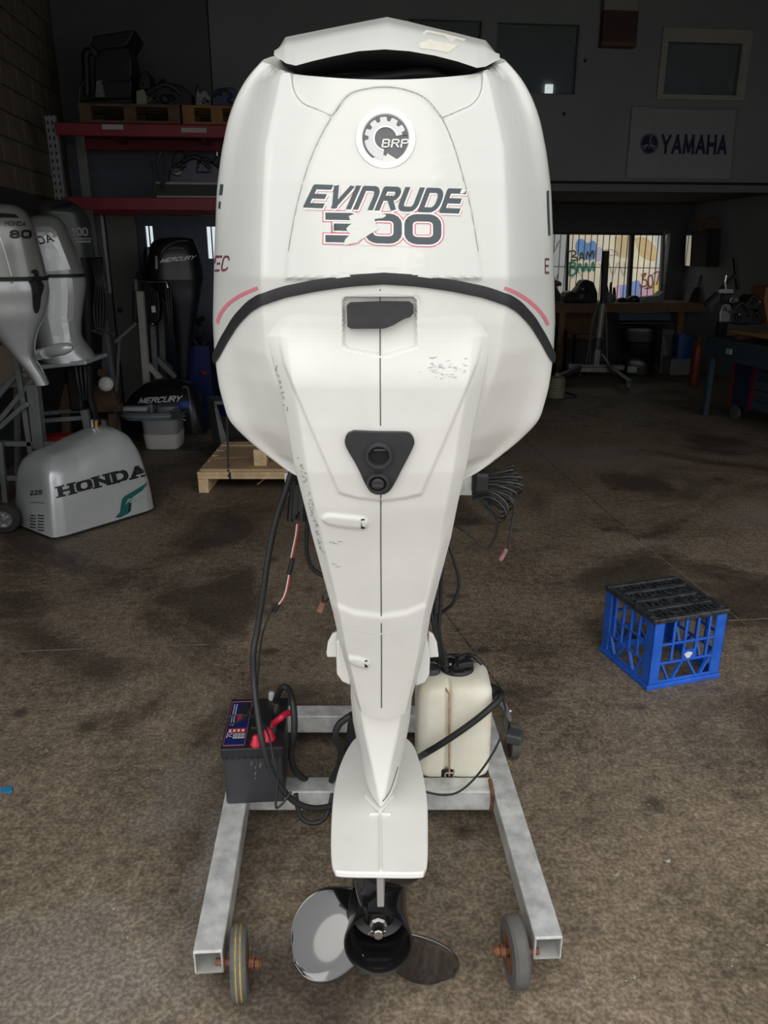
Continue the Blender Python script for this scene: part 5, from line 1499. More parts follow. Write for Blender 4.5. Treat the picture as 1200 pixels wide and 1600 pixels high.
# ---- steel rack with red beams
VR = 7.55
rack = thing('pallet_rack', 'steel pallet rack with two red beams against the back wall', 'rack', PV(220, 560, VR) - Vector((0, 0, PV(220, 560, VR).z)))
M_redb = mat('red_beam_paint', (.22, .007, .02), .5, var=.2, scale=5)
M_upr = mat('white_upright', (.22, .23, .23), .6, var=.25, scale=12)
ul, z1t = uvz(88, 192, VR); _, z1b = uvz(180, 214, VR); _, z1t2 = uvz(180, 194, VR); _, z2t = uvz(180, 308.5, VR); _, z2b = uvz(180, 328.5, VR)
ur = uvz(720, 200, VR)[0]
RD = .93
for (zt_, zb_) in ((z1t2, z1b), (z2t, z2b)):
    obj('beam', bbox(ul, ur, VR - .05, VR, zb_, zt_), M_redb, rack, bevel=.006)
    obj('beam', bbox(ul, ur, VR + RD, VR + RD + .05, zb_, zt_), M_redb, rack, bevel=.006)
    for k in range(4):
        u_ = ul + .35 + k * .8; obj('support_bar', bbox(u_, u_ + .05, VR, VR + RD, zt_ - .05, zt_ - .012), M_redb, rack)
for u_ in (ul - .09, ur):
    for v_ in (VR, VR + RD):
        obj('upright', bbox(u_, u_ + .09, v_ - .01, v_ + .06, 0, z1t2 + .06), M_upr, rack, bevel=.004)
hs_ = MB()
for k in range(22):
    for q_ in (.022, .062): bbox(ul - .09 + q_ - .006, ul - .09 + q_ + .006, VR - .013, VR - .009, 1.5 + k * .075 * .8, 1.515 + k * .075 * .8 + .012, hs_)
obj('punch_holes', hs_, M_dark, rack)['kind'] = 'stuff'
for x0, x1, y in ((159, 193, 198.5), (283, 323, 203.5)):
    a_, za = uvz(x0, y - 4, VR - .05); b_, zb2 = uvz(x1, y + 4, VR - .05)
    obj('beam_label', bbox(a_, b_, VR - .054, VR - .051, zb2, za), mat('dusty_label', (.40, .36, .38), .7), rack)
for (x0, x1, nm) in ((190, 300, 0),): pass

def pallet(x0, x1, zt_, v0, dv, m_, lab):
    ua = uvz(x0, 180, v0)[0]; ub_ = uvz(x1, 180, v0)[0]
    p = thing('timber_pallet', lab, 'pallet', B((ua + ub_) / 2, v0 + dv / 2, zt_), YAW)
    for k in range(7):
        v_ = v0 + k * (dv - .09) / 6; obj('top_board', bbox(ua, ub_, v_, v_ + .09, zt_ + .128, zt_ + .15), m_, p)
    for k in range(3):
        v_ = v0 + k * (dv - .09) / 2; obj('bottom_board', bbox(ua, ub_, v_, v_ + .09, zt_ + .002, zt_ + .022), m_, p)
    for k in range(3):
        u_ = ua + k * (ub_ - ua - .1) / 2
        for k2 in range(3):
            v_ = v0 + .005 + k2 * (dv - .1) / 2; obj('block', bbox(u_, u_ + .1, v_, v_ + .09, zt_ + .022, zt_ + .128), m_, p)
    return p, ua, ub_
zt1 = z1t2
pallet(124, 281, zt1, VR - .06, 1.0, M_woodd, 'dark timber pallet under the engine powerhead on the top beam of the rack')
pallet(285, 392, zt1, VR - .06, 1.0, mat('orange_timber', (.24, .12, .035), .75, var=.3, scale=9), 'orange timber pallet on the rack beside the big white cowling')
zp = zt1 + .151
# powerhead on the pallet
ph = thing('engine_powerhead', 'greasy black engine powerhead standing on the dark pallet of the rack', 'engine', PV(172, 165, VR + .4))
vz = VR + .35
def pvq(lst, v): return [PV(x, y, v) for x, y in lst]
t = MB(); t.prism(pvq([(118, 164), (128, 155), (205, 152), (211, 164)], vz - .25), EV * .5); obj('sump', t, M_greasy, ph, bevel=.02)
t = MB(); t.prism(pvq([(146, 155), (146, 90), (160, 74), (200, 72), (206, 95), (206, 155)], vz - .2), EV * .4); obj('block', t, M_greasy, ph, bevel=.02)
t = MB(); t.prism(pvq([(144, 56), (202, 47), (211, 46), (203, 62), (196, 72), (150, 80), (139, 68), (144, 64)], vz - .22), EV * .44); obj('flywheel_cover', t, M_greasy, ph, bevel=.012)
t = MB(); t.tube([PV(136, 150, vz - .2), PV(135, 110, vz - .2), PV(134, 85, vz - .2), PV(142, 80, vz - .2)], .035, 10, 5); obj('intake_pipe', t, M_greasy, ph, smooth=50)
t = MB(); t.prism(pvq([(148, 152), (150, 126), (158, 124), (164, 152)], vz - .24), EV * .06); obj('alloy_cover', t, M_alu, ph, bevel=.005)
for i in range(4):
    t = MB(); t.lathe(PV(172 + i * 9, 122, vz - .22), EV, [(.03, -.02), (.03, .05)], 10); obj('cylinder_boss', t, M_greasy, ph)
t = MB(); t.tube([PV(124, 165, vz - .25), PV(124, 140, vz - .28), PV(133, 128, vz - .25)], .012, 8, 5); obj('hose', t, M_cable, ph)
def clutter(name, label, cat, boxes, v, depth, m_list, seed):
    o = thing(name, label, cat, PV(boxes[0][0], boxes[0][3], v)); r = random.Random(seed)
    for i, (x0, y0, x1, y1) in enumerate(boxes):
        cx, cy = (x0 + x1) / 2, (y0 + y1) / 2
        nm = ['casting', 'bracket', 'housing'][i % 3]; mm = m_list[i % len(m_list)]; vv_ = v + r.uniform(-.04, .04)
        poly = [(x0, y1), (x0 + (x1 - x0) * .03, cy), (x0 + (x1 - x0) * r.uniform(.1, .3), y0 + (y1 - y0) * r.uniform(.05, .25)), (cx, y0), (x1 - (x1 - x0) * r.uniform(.1, .3), y0 + (y1 - y0) * r.uniform(.0, .2)), (x1, cy), (x1, y1)]
        t = MB(); t.prism(pvq(poly, vv_), EV * depth * r.uniform(.6, 1)); obj(nm, t, mm, o, bevel=.012)
        sc_m = abs(pvq([(x1, cy)], vv_)[0].x - pvq([(x0, cy)], vv_)[0].x)
        for k in range(3):
            px_, py__ = r.uniform(x0 + .15 * (x1 - x0), x1 - .15 * (x1 - x0)), r.uniform(y0 + .25 * (y1 - y0), y1 - .2 * (y1 - y0))
            t = MB(); rr_ = sc_m * r.uniform(.06, .13); c_ = PV(px_, py__, vv_ - .004); t.lathe(c_, -EV + Vector((r.uniform(-.3, .3), 0, r.uniform(-.1, .4))), [(rr_, -.02), (rr_, .012), (rr_ * .7, .018), (rr_ * .6, .03), (rr_ * .2, .032)], 12); obj('flange', t, mm if k else M_alu, o, smooth=35)
        if i % 2 == 0:
            t = MB(); t.tube([PV(x0 + .1 * (x1 - x0), cy, vv_ - .02), PV(cx, y0 + .1 * (y1 - y0), vv_ - .05), PV(x1 - .2 * (x1 - x0), cy, vv_ - .03)], sc_m * .03 + .004, 8, 5); obj('pipe', t, M_cable, o, smooth=60)
    return o
clutter('engine_block', 'low black engine block lying on the dark pallet right of the powerhead', 'engine', [(218, 128, 300, 166), (216, 110, 234, 140), (246, 122, 262, 140), (262, 130, 284, 150), (230, 140, 250, 165)], VR + .2, .35, [M_greasy], 3)
clutter('parts_heap', 'blue and grey parts heap on the orange pallet beside the white cowling', 'parts', [(330, 136, 372, 166), (304, 140, 330, 166), (305, 130, 314, 160)], VR + .2, .3, [mat('dark_blue_plastic', (.02, .035, .08), .5), M_alu, M_alu], 4)
box_ = thing('white_box', 'small off white box between the powerhead and the engine block on the rack', 'box', PV(214, 165, VR + .05))
t = MB(); t.prism(pvq([(213, 165), (213, 142), (224, 139), (229, 152), (229, 165)], VR + .0), EV * .10); obj('carton', t, mat('dirty_cream', (.22, .21, .17), .8), box_, bevel=.004)
# lower shelf
tray = thing('parts_tray', 'green wooden parts tray on the lower red beam of the rack', 'tray', PV(300, 308, VR))
uA, zA = uvz(246, 308, VR); uB, _ = uvz(420, 308, VR)
M_tray = mat('tray_grey_green', (.10, .12, .10), .7)
obj('front_board', bbox(uA, uB, VR - .02, VR, z2t + .005, z2t + .11), mat('tray_dark', (.03, .033, .028), .7), tray)
obj('top_edge', bbox(uA, uB, VR - .03, VR + .02, z2t + .11, z2t + .128), mat('tray_edge', (.30, .31, .29), .6), tray)
obj('bottom_edge', bbox(uA, uB, VR - .03, VR + .5, z2t + .001, z2t + .016), MATS['tray_edge'], tray)
obj('back_board', bbox(uA, uB, VR + .48, VR + .5, z2t + .016, z2t + .12), M_tray, tray)
clutter('outboard_engine', 'dark navy engine parts piled on the parts tray of the rack', 'engine', [(262, 240, 345, 288), (268, 236, 290, 262), (306, 245, 330, 270), (328, 240, 360, 285), (340, 262, 356, 288)], VR + .1, .3, [mat('navy_enamel', (.018, .022, .05), .35), M_greasy], 5)
for i, (a, lab) in enumerate((([(252, 238), (246, 250), (234, 257), (241, 266), (240, 300), (240, 310)], 'left'), ([(250, 238), (246, 262), (252, 285), (255, 300)], 'middle'), ([(253, 240), (258, 265), (256, 290)], 'right'))):
    cable('hanging_lead', '%s of the black leads hanging from the upper red beam of the rack' % lab, [PV(x, y, VR - .08) for x, y in a], .010)

# ---- panels and doors leaning under the rack
dr1 = thing('leaning_sheet', 'tall dull steel sheet leaning behind the outboards under the rack', 'panel', B(*to_uv(PV(165, 600, 8.55)), 0), YAW)
a_, b_ = uvz(142, 500, 8.6)[0], uvz(178, 500, 8.6)[0]
obj('sheet', bbox(a_, b_, 8.6, 8.62, 0, 1.98), mat('dull_sheet', (.16, .165, .165), .45, .4, var=.25, scale=3), dr1, bevel=.003)
obj('painted_highlight_strip', bbox(b_ - .02, b_ + .01, 8.585, 8.6, 1.2, 1.97), M_silverw, dr1)  # silver strip stands in for the vertical highlight on the sheet
dr2 = thing('cupboard_door', 'grey cupboard door standing under the rack behind the white motor trolley', 'door', B(*to_uv(PV(205, 600, 8.7)), 0), YAW)
a_, b_ = uvz(181, 500, 8.7)[0], uvz(225, 500, 8.7)[0]
obj('door_leaf', bbox(a_, b_, 8.7, 8.74, 0, 2.0), mat('door_grey_beige', (.19, .185, .175), .6, var=.12, scale=2), dr2, bevel=.004)
obj('door_rail', bbox(a_, b_, 8.69, 8.70, .95, 1.0), MATS['door_grey_beige'], dr2); obj('door_knob', MB().sphere(B(a_ + .06, 8.68, 1.02), .025), M_black, dr2, smooth=60)

# ---- black outboard on a white trolley
DM = 7.85
mt = thing('outboard_motor', 'black outboard motor lettered MERCURY on a white trolley by the back wall', 'outboard motor', PZ(270, 655))
mu = pxloft(dense_rows([(371, 262, 290, .5), (374, 245, 302, .75), (382, 236, 307, .9), (400, 229, 313), (420, 226, 317), (436, 226, 319)]), DM, .24, 3.0)
obj('top_cowl', mu, M_blackp, mt, smooth=55)
t = pxloft(dense_rows([(436, 224, 318), (450, 240, 315, .9), (470, 258, 312, .8), (500, 268, 306, .7), (540, 274, 300, .6), (590, 276, 296, .5)]), DM, .2, 3.0); obj('lower_cover', t, mat('navy_black', (.010, .012, .024), .35), mt, smooth=55)
t = MB(); t.rings([ring_se(PY(234, y, DM - .1).x, DM - .08, PY(234 + w, y, DM).x - PY(234, y, DM).x, .12, PY(234, y, DM).z) for y, w in ((386, 5), (395, 9), (425, 10), (436, 8))]); obj('front_nose', t, M_blackp, mt, smooth=50)
DMm = Drape([mu])
DMm.text('lettering', 'MERCURY', [(251, 410), (302, 404.5), (304, 399.5), (253, 404.5)], M_wtext, mt, .006, 5, cw=.9, gap=.36, sw=.26, shear=.25)
g = MB(); DMm.strip([(252, 395), (262, 384), (280, 377), (294, 377)], 1.2, .004, g); DMm.strip([(264, 389), (275, 387.5), (287, 388.5)], 1.2, .004, g); obj('pinstripe', g, mat('dull_silver_line', (.18, .18, .18), .4), mt)
obj('gloss_trim', DMm.poly([[(243, 420), (247, 420), (246, 400), (243, 400)]], .005), M_silverw, mt)
t = MB(); t.prism([PY(x, y, DM - .15) for x, y in ((212, 424), (230, 423), (255, 428), (255, 438), (235, 440), (213, 437))], (0, .2, 0)); obj('tiller_bracket', t, M_greasy, mt, bevel=.01)
t = MB(); t.tube([PY(218, 440, DM - .22), PY(245, 441, DM - .25), PY(260, 441, DM - .25), PY(262, 450, DM - .25)], .012, 8); obj('steering_rod', t, M_steel, mt, smooth=40)
t = MB(); t.prism([PY(x, y, DM - .2) for x, y in ((238, 455), (247, 455), (250, 480), (248, 500), (240, 510), (232, 505), (234, 480))], (0, .1, 0)); obj('clamp_bracket', t, M_greasy, mt, bevel=.01)
t = MB(); t.box(PY(240, 483, DM - .22), (.035, .02, .06)); obj('warning_label', t, M_wtext, mt)
t = MB(); t.sphere(PY(238, 506, DM - .22), .018); obj('anode_bolt', t, M_steel, mt, smooth=60)
for i in range(3):
    t = MB(); t.tube([PY(258 + i * 4, 445, DM - .2), PY(262 + i * 3, 490, DM - .24), PY(266 + i * 2, 530, DM - .2)], .010, 6, 5); obj('loom', t, M_cable, mt)
wt_ = thing('motor_trolley', 'white painted trolley frame holding the black outboard motor', 'trolley', PZ(235, 655))
M_wt = mat('scuffed_white_paint', (.52, .50, .45), .6, var=.2, scale=12)
def wbar(x0, y0, x1, y1, w, D, nm='post', m_=None): obj(nm, MB().bar(PY(x0, y0, D), PY(x1, y1, D), w, w, (0, 1, 0)), m_ or M_wt, wt_, bevel=.004)
wbar(219, 455, 230, 605, .062, DM - .3); wbar(238, 490, 244, 592, .05, DM - .05, m_=M_greypt); wbar(231, 570, 252, 592, .05, DM - .3, 'brace'); wbar(245, 560, 275, 590, .05, DM - .05, 'brace', M_greypt)
wbar(212, 436, 213, 455, .03, DM - .3, 'bracket', M_greypt); wbar(252, 470, 256, 590, .06, DM + .2, 'post', M_greypt); wbar(252, 562, 270, 577, .05, DM + .2, 'brace', M_greypt)
obj('foot', MB().bar(PZ(230, 655) + Vector((0, -.25, .04)), PZ(244, 640) + Vector((0, .4, .04)), .05, .05), M_wt, wt_); wbar(229, 600, 231, 650, .06, DM - .3); 
cable('trolley_lead', 'black lead hanging down the left side of the white trolley', [PY(213, 430, DM - .2), PY(209, 450, DM - .2), PY(208, 490, DM - .2), PY(211, 505, DM - .2), PY(215, 500, DM - .2), PY(216, 460, DM - .2)], .010)
tw_ = thing('tilt_prop', 'thin grey steel prop leaning between the dark motors and the trolley', 'bar', PZ(190, 690))
obj('prop', MB().bar(PY(165, 500, 6.6), PZ(190, 692), .028, .028), M_greypt, tw_); obj('cross_tube', MB().bar(PY(178, 535, 6.7), PY(212, 505, 6.9), .022, .022), M_greypt, tw_)
obj('prop', MB().bar(PY(186, 520, 6.9), PZ(178, 672), .028, .028), M_greypt, tw_)

# ---- black cowling on the floor
mc = thing('motor_cowling', 'black engine cowling lettered MERCURY with a blue flash on the floor', 'cowling', PZ(260, 676))
DC2 = 7.2
mcb = MB(); rings = []
Pa = PZ(194, 672); Pb = PZ(321, 676)
for f in np.linspace(0, 1, 31):
    x = Pa.x + (Pb.x - Pa.x) * f
    top = float(np.interp(f, [0, .05, .15, .3, .45, .6, .75, .88, .96, 1.0], [.10, .24, .34, .43, .47, .475, .465, .43, .33, .12]))
    w = .22 * float(np.interp(f, [0, .1, .9, 1], [.7, 1, 1, .75]))
    rings.append([Vector((x, DC2 - math.copysign(abs(math.cos(a)) ** .55, math.cos(a)) * w * (1 - .35 * abs(math.sin(a)) ** 2), .012 + abs(math.sin(a)) ** .7 * top)) for a in np.linspace(0, math.pi, 25)])
mcb.rings(rings, True, True, close=False)
mo = obj('shell', mcb, M_blackp, mc, smooth=60)
obj('base_seal', MB().box(((Pa.x + Pb.x) / 2, DC2, .006), ((Pb.x - Pa.x) * .96, .40, .012)), M_rub, mc)
DMC = Drape([mcb])
obj('blue_flash', DMC.blob([(272, 640), (276, 630), (300, 626), (296, 634), (288, 638)], .004, step=6), mat('flash_blue', (.01, .05, .45), .3), mo)
DMC.text('lettering', 'MERCURY', [(217, 630), (281, 627), (283, 619), (219, 623)], M_wtext, mo, .005, 6, cw=.9, gap=.34, sw=.26, shear=.22)
for i in range(4): obj('louvre', DMC.poly([[(266 + i * 6, 600), (268 + i * 6, 600), (266 + i * 6, 593), (264 + i * 6, 593)]], .004), M_char, mo)
g = MB(); DMC.strip([(285, 606), (293, 606), (297, 630), (301, 666)], 2.5, .003, g); obj('painted_edge_gleam', g, mat('gleam_grey', (.12, .13, .14), .25), mo)  # last strip is a gleam along the cowling edge, put in as grey colour

# ---- grey oil pan on a clear tub
tub = thing('clear_tub', 'clear plastic tub of white powder under the grey oil pan', 'tub', PZ(243, 706))
Dt = PZ(243, 706).y + .2
t = MB(); a = PY(218, 690, Dt - .2); b = PY(276, 690, Dt - .2); hw_ = (b.x - a.x) / 2; cxx = (a.x + b.x) / 2
ztub = PY(240, 655, Dt - .1).z
t.rings([ring_se(cxx, Dt, hw_ * k, .16 * k, z, 28, 5) for k, z in ((.88, 0.001), (.9, .01), (1.0, ztub))]); obj('tub_wall', t, mat('frosted_tub', (.34, .35, .34), .3, var=.2), tub, smooth=40)
t = MB(); t.rings([ring_se(cxx, Dt, hw_ * k, .165 * k, z, 28, 5) for k, z in ((.905, .012), (.985, ztub * .52))]); obj('powder', t, mat('white_powder', (.66, .65, .62), .9), tub, smooth=40)
pan = thing('oil_pan', 'grey cast oil pan balanced on the clear tub', 'oil pan', Vector((cxx - .08, Dt, ztub)))
zt_ = PY(230, 640, Dt).z
def panring(s_, z): return ring_se(cxx - .10, Dt, hw_ * 1.55 * s_, .20 * s_, z, 36, 3.0)
t = MB(); t.rings([panring(.90, ztub + .001), panring(.95, ztub + .02), panring(1.0, ztub + .03), panring(1.0, ztub + .045), panring(.92, ztub + .05), panring(.90, zt_ - .02), panring(.96, zt_), panring(.80, zt_), panring(.78, zt_ - .06)], True, True); obj('pan_body', t, mat('blue_grey_enamel', (.26, .30, .335), .4, .2, var=.12), pan, smooth=35)
obj('pale_block', MB().box(PY(212, 638, Dt - .1), (.20, .08, .034)), M_silverw, pan, bevel=.004)
t = MB(); t.lathe(PY(236, 640, Dt - .05), (0, 0, 1), [(.03, -.02), (.03, .05), (.02, .055)], 14); obj('pickup_tube', t, M_alu, pan, smooth=40)
t = MB(); t.rings([ring_se(PY(262, 640, Dt + .12).x, Dt + .12, .09, .08, z, 20) for z in (zt_ - .05, zt_ + .015)]); obj('rear_boss', t, MATS['blue_grey_enamel'], pan, smooth=40)
for i in range(3):
    t = MB(); t.tube([PY(264, 643 + i * 3, Dt - .12), PY(282, 646 + i * 4, Dt - .16), PY(290, 643 + i * 7, Dt - .16)], .008, 6, 4); obj('linkage', t, M_alu, pan)

# ---- timber and cardboard pallet
pf0 = PZ(309, 769); 
tp = thing('timber_pallet', 'pale pine pallet topped with cardboard on the floor left of the motor', 'pallet', PZ(380, 768))
y0 = PZ(312, 750, .10).y; xl = PY(308, 742, y0).x; xr = PY(470, 742, y0).x
zt_p = PY(380, 738, y0).z
def wb_(nm, x0, x1, ya, yb, z0, z1, m_): return obj(nm, MB().box(((x0 + x1) / 2, (ya + yb) / 2, (z0 + z1) / 2), (x1 - x0, yb - ya, z1 - z0)), m_, tp, bevel=.003)
for k in range(6): wb_('top_board', xl, xr, y0 + k * .16, y0 + k * .16 + .12, zt_p - .022, zt_p, M_wood)
wb_('stringer', xl, xl + .07, y0 + .01, y0 + .9, .002, zt_p - .023, M_wood); wb_('stringer', xr - .07, xr, y0 + .01, y0 + .9, .002, zt_p - .023, M_wood)
wb_('stringer', xl, xr, y0 + .002, y0 + .05, zt_p - .05, zt_p - .023, M_wood)
t = MB(); q_ = [Vector((xl + .02, y0 + .02, zt_p + .001)), Vector((xr, y0 + .02, zt_p + .001)), Vector((xr, y0 + .62, zt_p + .001)), Vector((xl + .10, y0 + .62, zt_p + .001))]; t.prism(q_, (0, 0, .018)); obj('cardboard_sheet', t, M_card, tp)
t = MB(); t.prism([Vector((xl + .06, y0 + .30, zt_p + .0195)), Vector((xl + .30, y0 + .34, zt_p + .0195)), Vector((xl + .32, y0 + .60, zt_p + .0195)), Vector((xl + .12, y0 + .60, zt_p + .0195))], (0, 0, .004)); obj('cardboard_flap', t, M_card, tp)
cx_ = PY(408, 715, y0 + .15).x; wb_('timber_block', cx_ - .045, cx_ + .045, y0 + .1, y0 + .2, zt_p + .019, zt_p + .135, M_wood)
sl = MB(); sl.bar(PZ(402, 757, .03) , PZ(417, 745, .05), .012, .004); obj('splinter', sl, M_wood, tp)
sx0 = PY(359, 742, y0 - .004).x; wb_('black_strap', sx0 - .008, sx0 + .008, y0 - .003, y0 - .001, zt_p - .05, zt_p + .001, M_black)
t = MB(); t.bar(PY(357, 745, y0 - .006), PY(354, 620, y0 + .3), .016, .003); obj('strap_end', t, M_black, tp)
# blue drum, alloy bench behind the white cowling on the left
bd_ = thing('blue_drum', 'bright blue plastic drum half hidden behind the left of the white cowling', 'drum', PZ(345, 645))
Db = 7.9
a = PY(331, 500, Db); t = MB(); t.lathe(Vector((a.x + .26, Db + .1, .002)), (0, 0, 1), [(.25, 0), (.26, .02), (.26, .28), (.268, .30), (.26, .32), (.26, .58), (.268, .6), (.26, .62), (.26, a.z - .05), (.24, a.z)], 32); obj('drum_body', t, mat('drum_blue', (.008, .05, .36), .35), bd_, smooth=35)
t = MB(); t.lathe(Vector((a.x + .26, Db + .1, a.z)), (0, 0, 1), [(.245, 0), (.25, .02), (.2, .03)], 32); obj('drum_lid', t, M_greypt, bd_, smooth=35)
bt = thing('parts_bin', 'low blue parts bin full of black fittings beside the blue drum', 'bin', PZ(305, 640))
b0 = PY(275, 590, 8.0); b1 = PY(330, 590, 8.0)
M_bin = mat('bin_dark_blue', (.008, .02, .12), .4)
zbn = PY(300, 540, 8.0).z
for nm, c, d in (('front_panel', ((b0.x + b1.x) / 2, 8.0, zbn / 2), (b1.x - b0.x, .02, zbn - .004)), ('side_panel', (b0.x + .01, 8.2, zbn / 2), (.02, .38, zbn - .004)), ('side_panel', (b1.x - .01, 8.2, zbn / 2), (.02, .38, zbn - .004)), ('back_panel', ((b0.x + b1.x) / 2, 8.4, zbn / 2), (b1.x - b0.x, .02, zbn - .004))):
    obj(nm, MB().box(c, d), M_bin, bt, bevel=.004)
r = random.Random(6)
for i in range(12):
    t = MB(); c = Vector((r.uniform(b0.x + .05, b1.x - .05), r.uniform(8.05, 8.3), zbn + r.uniform(0, .25))); t.tube([c, c + Vector((r.uniform(-.1, .1), r.uniform(-.05, .05), r.uniform(-.1, .1)))], r.uniform(.012, .03), 8); obj('fitting', t, M_greasy if i % 3 else M_alu, bt)
obj('red_rag', MB().sphere(PY(318, 583, 7.97), .04, 10, 6, (1, .4, .5)), mat('red_rag', (.30, .02, .02), .8), bt, smooth=60)
ab = thing('alloy_ramp', 'dull alloy ramp lying behind the left flank of the white motor', 'ramp', PZ(338, 672))
t = MB(); t.prism([PY(322, 618, 6.6), PY(334, 627, 6.2), PY(372, 626, 6.2), PY(372, 618, 6.6)], (0, 0, -.03)); obj('deck', t, M_alu, ab, bevel=.004)
t = MB(); t.prism([PY(323, 622, 6.6), PY(334, 630, 6.22), PY(352, 690, 6.22), PZ(349, 712), PZ(334, 698)], (.02, .0, .0)); obj('side_plate', t, M_alu, ab, bevel=.004)
# odds and ends beneath the silver motors
wd_ = thing('timber_stack', 'stack of brown timber offcuts under the stand of the silver motors', 'timber', PZ(140, 700))
for i in range(5):
    obj('offcut', MB().bar(PY(94 + 2 * i, 640 - i * 9, 6.2), PY(190 - 4 * i, 636 - i * 9, 6.25), .10, .055), M_woodd, wd_, bevel=.004)
for x_ in (104, 176): obj('bearer', MB().bar(PY(x_, 648, 6.2), PZ(x_ + 1, 722) , .06, .06), M_woodd, wd_)
wdi = thing('white_dish', 'round white plastic dish among the offcuts behind the silver motors', 'dish', PY(165, 603, 6.0))
t = MB(); t.lathe(PY(165, 600, 6.0), (.2, -1, .3), [(.001, .03), (.04, .028), (.055, .01), (.058, 0), (.05, -.005)], 24); obj('bowl', t, M_decw, wdi, smooth=50)
t = MB(); t.lathe(PY(160, 583, 6.03), (0, -1, .2), [(.03, 0), (.03, .03)], 16); obj('lid_knob', t, mat('brown_knob', (.12, .07, .04), .6), wdi)
rt = thing('red_tray', 'shallow red tool tray behind the silver cowling', 'tray', PZ(82, 735))
t = MB(); t.bar(PY(62, 686, 5.2), PY(108, 684, 5.2), .16, .05); obj('tray_body', t, mat('tray_red', (.30, .012, .01), .4), rt, bevel=.01)
for x_ in (66, 104): obj('tray_foot', MB().bar(PY(x_, 690, 5.2), PZ(x_, 768) + Vector((0, .0, 0)), .03, .03), M_greypt, rt)
wb3 = thing('white_bag', 'crumpled white bag beside the grey oil pan', 'bag', PZ(162, 716))
t = MB(); r = random.Random(21); rings = []
c = PZ(162, 716) + Vector((0, .1, 0))
for k, (z, s_) in enumerate(((0.002, .8), (.05, 1), (.12, .95), (.17, .8), (.20, .4), (.28, .22), (.30, .3))):
    rings.append([c + Vector((math.cos(a) * .11 * s_ * r.uniform(.85, 1.1), math.sin(a) * .10 * s_ * r.uniform(.85, 1.1), z + r.uniform(-.008, .008) * (k > 0))) for a in np.linspace(0, 2 * math.pi, 17)[:-1]])
t.rings(rings); obj('bag_body', t, mat('bag_white', (.55, .55, .54), .6), wb3, smooth=50)
cb2 = thing('cardboard_carton', 'brown cardboard carton behind the stand at the left edge', 'carton', PZ(8, 700))
obj('carton_body', MB().box(PY(5, 568, 5.3), (.30, .3, .28)), mat('carton_brown', (.23, .18, .13), .85), cb2, bevel=.004)
obj('carton_shelf', MB().bar(PY(-30, 598, 5.3), PY(30, 598, 5.3), .32, .03), M_greypt, cb2)
obj('shelf_leg', MB().bar(PY(26, 600, 5.3), PZ(28, 760), .03, .03), M_greypt, cb2)
# ================================================================== right hand side and the recess
# ---- banner on the upper wall
VBn = VB - .012
bn_ = thing('wall_banner', 'white cloth banner lettered YAMAHA pinned to the upper wall', 'banner', PV(1065, 280, VBn))
c4 = [Vector(p) for p in (PV(977, 279, VBn), PV(1142, 281, VBn), PV(1152, 170, VBn), PV(987, 165, VBn))]
NXb, NYb = 40, 28; t = MB(); V = []
def bwave(u, v):
    w = .010 * math.sin(9 * u + 3 * v) * (1 - abs(2 * v - 1)) + .012 * math.exp(-((u - .12 - .25 * (1 - v)) / .05) ** 2) * (v > .05) + .010 * math.exp(-((u - .92 + .2 * (1 - v) * .5) / .04) ** 2) * v
    return w
def bp_(u, v, off=0.0):
    p = lerp2(c4, u, v); sag = -.012 * (1 - (2 * u - 1) ** 2) * (v - .0)
    return p + Vector((0, 0, sag)) - EV * (.012 + bwave(u, v) + off)
for j in range(NYb + 1):
    for i in range(NXb + 1): V.append(bp_(i / NXb, j / NYb))
t.add(V, [(j * (NXb + 1) + i, j * (NXb + 1) + i + 1, (j + 1) * (NXb + 1) + i + 1, (j + 1) * (NXb + 1) + i) for j in range(NYb) for i in range(NXb)])
o = obj('cloth', t, mat('banner_cloth', (.24, .235, .24), .85, var=.04), bn_, smooth=60)
s_ = o.modifiers.new('solid', 'SOLIDIFY'); s_.thickness = .003
M_nb = mat('banner_navy', (.012, .012, .05), .8)
qs, W_ = letters('YAMAHA', cw=.72, gap=.36, sw=.26); t = MB()
for q in split_quads([[(u / W_, v) for u, v in q] for q in qs], .12):
    t.add([bp_(.315 + p[0] * .60, .385 + p[1] * .225, .004) for p in q], [(0, 1, 2, 3)])
obj('lettering', t, M_nb, bn_)
t = MB(); cu, cv_ = .19, .49; ru = .085; rv = ru * (c4[1] - c4[0]).length / (c4[3] - c4[0]).length
t.add([bp_(cu + ru * math.cos(a), cv_ + rv * math.sin(a), .004) for a in np.linspace(0, 2 * math.pi, 33)[:-1]], [tuple(range(32))]); obj('emblem_disc', t, M_nb, bn_)
t = MB()
for k in range(3):
    a = math.radians(90 + 120 * k)
    for d_ in (-.13, .13):
        c_, s2 = math.cos(a + d_ * 1.2), math.sin(a + d_ * 1.2); nx, ny = -math.sin(a) * .05, math.cos(a) * .05
        t.add([bp_(cu + ru * (.06 * c_ + nx), cv_ + rv * (.06 * s2 + ny), .006), bp_(cu + ru * (.88 * c_ + nx), cv_ + rv * (.88 * s2 + ny), .006), bp_(cu + ru * (.88 * c_ - nx), cv_ + rv * (.88 * s2 - ny), .006), bp_(cu + ru * (.06 * c_ - nx), cv_ + rv * (.06 * s2 - ny), .006)], [(0, 1, 2, 3)])
    t.add([bp_(cu + ru * .45 * math.cos(a + math.pi / 3 + q_), cv_ + rv * .45 * math.sin(a + math.pi / 3 + q_), .006) for q_ in (-.08, .08)] + [bp_(cu, cv_, .006)], [(0, 1, 2)])
obj('fork_emblem', t, MATS['banner_cloth'], bn_)
t = MB()
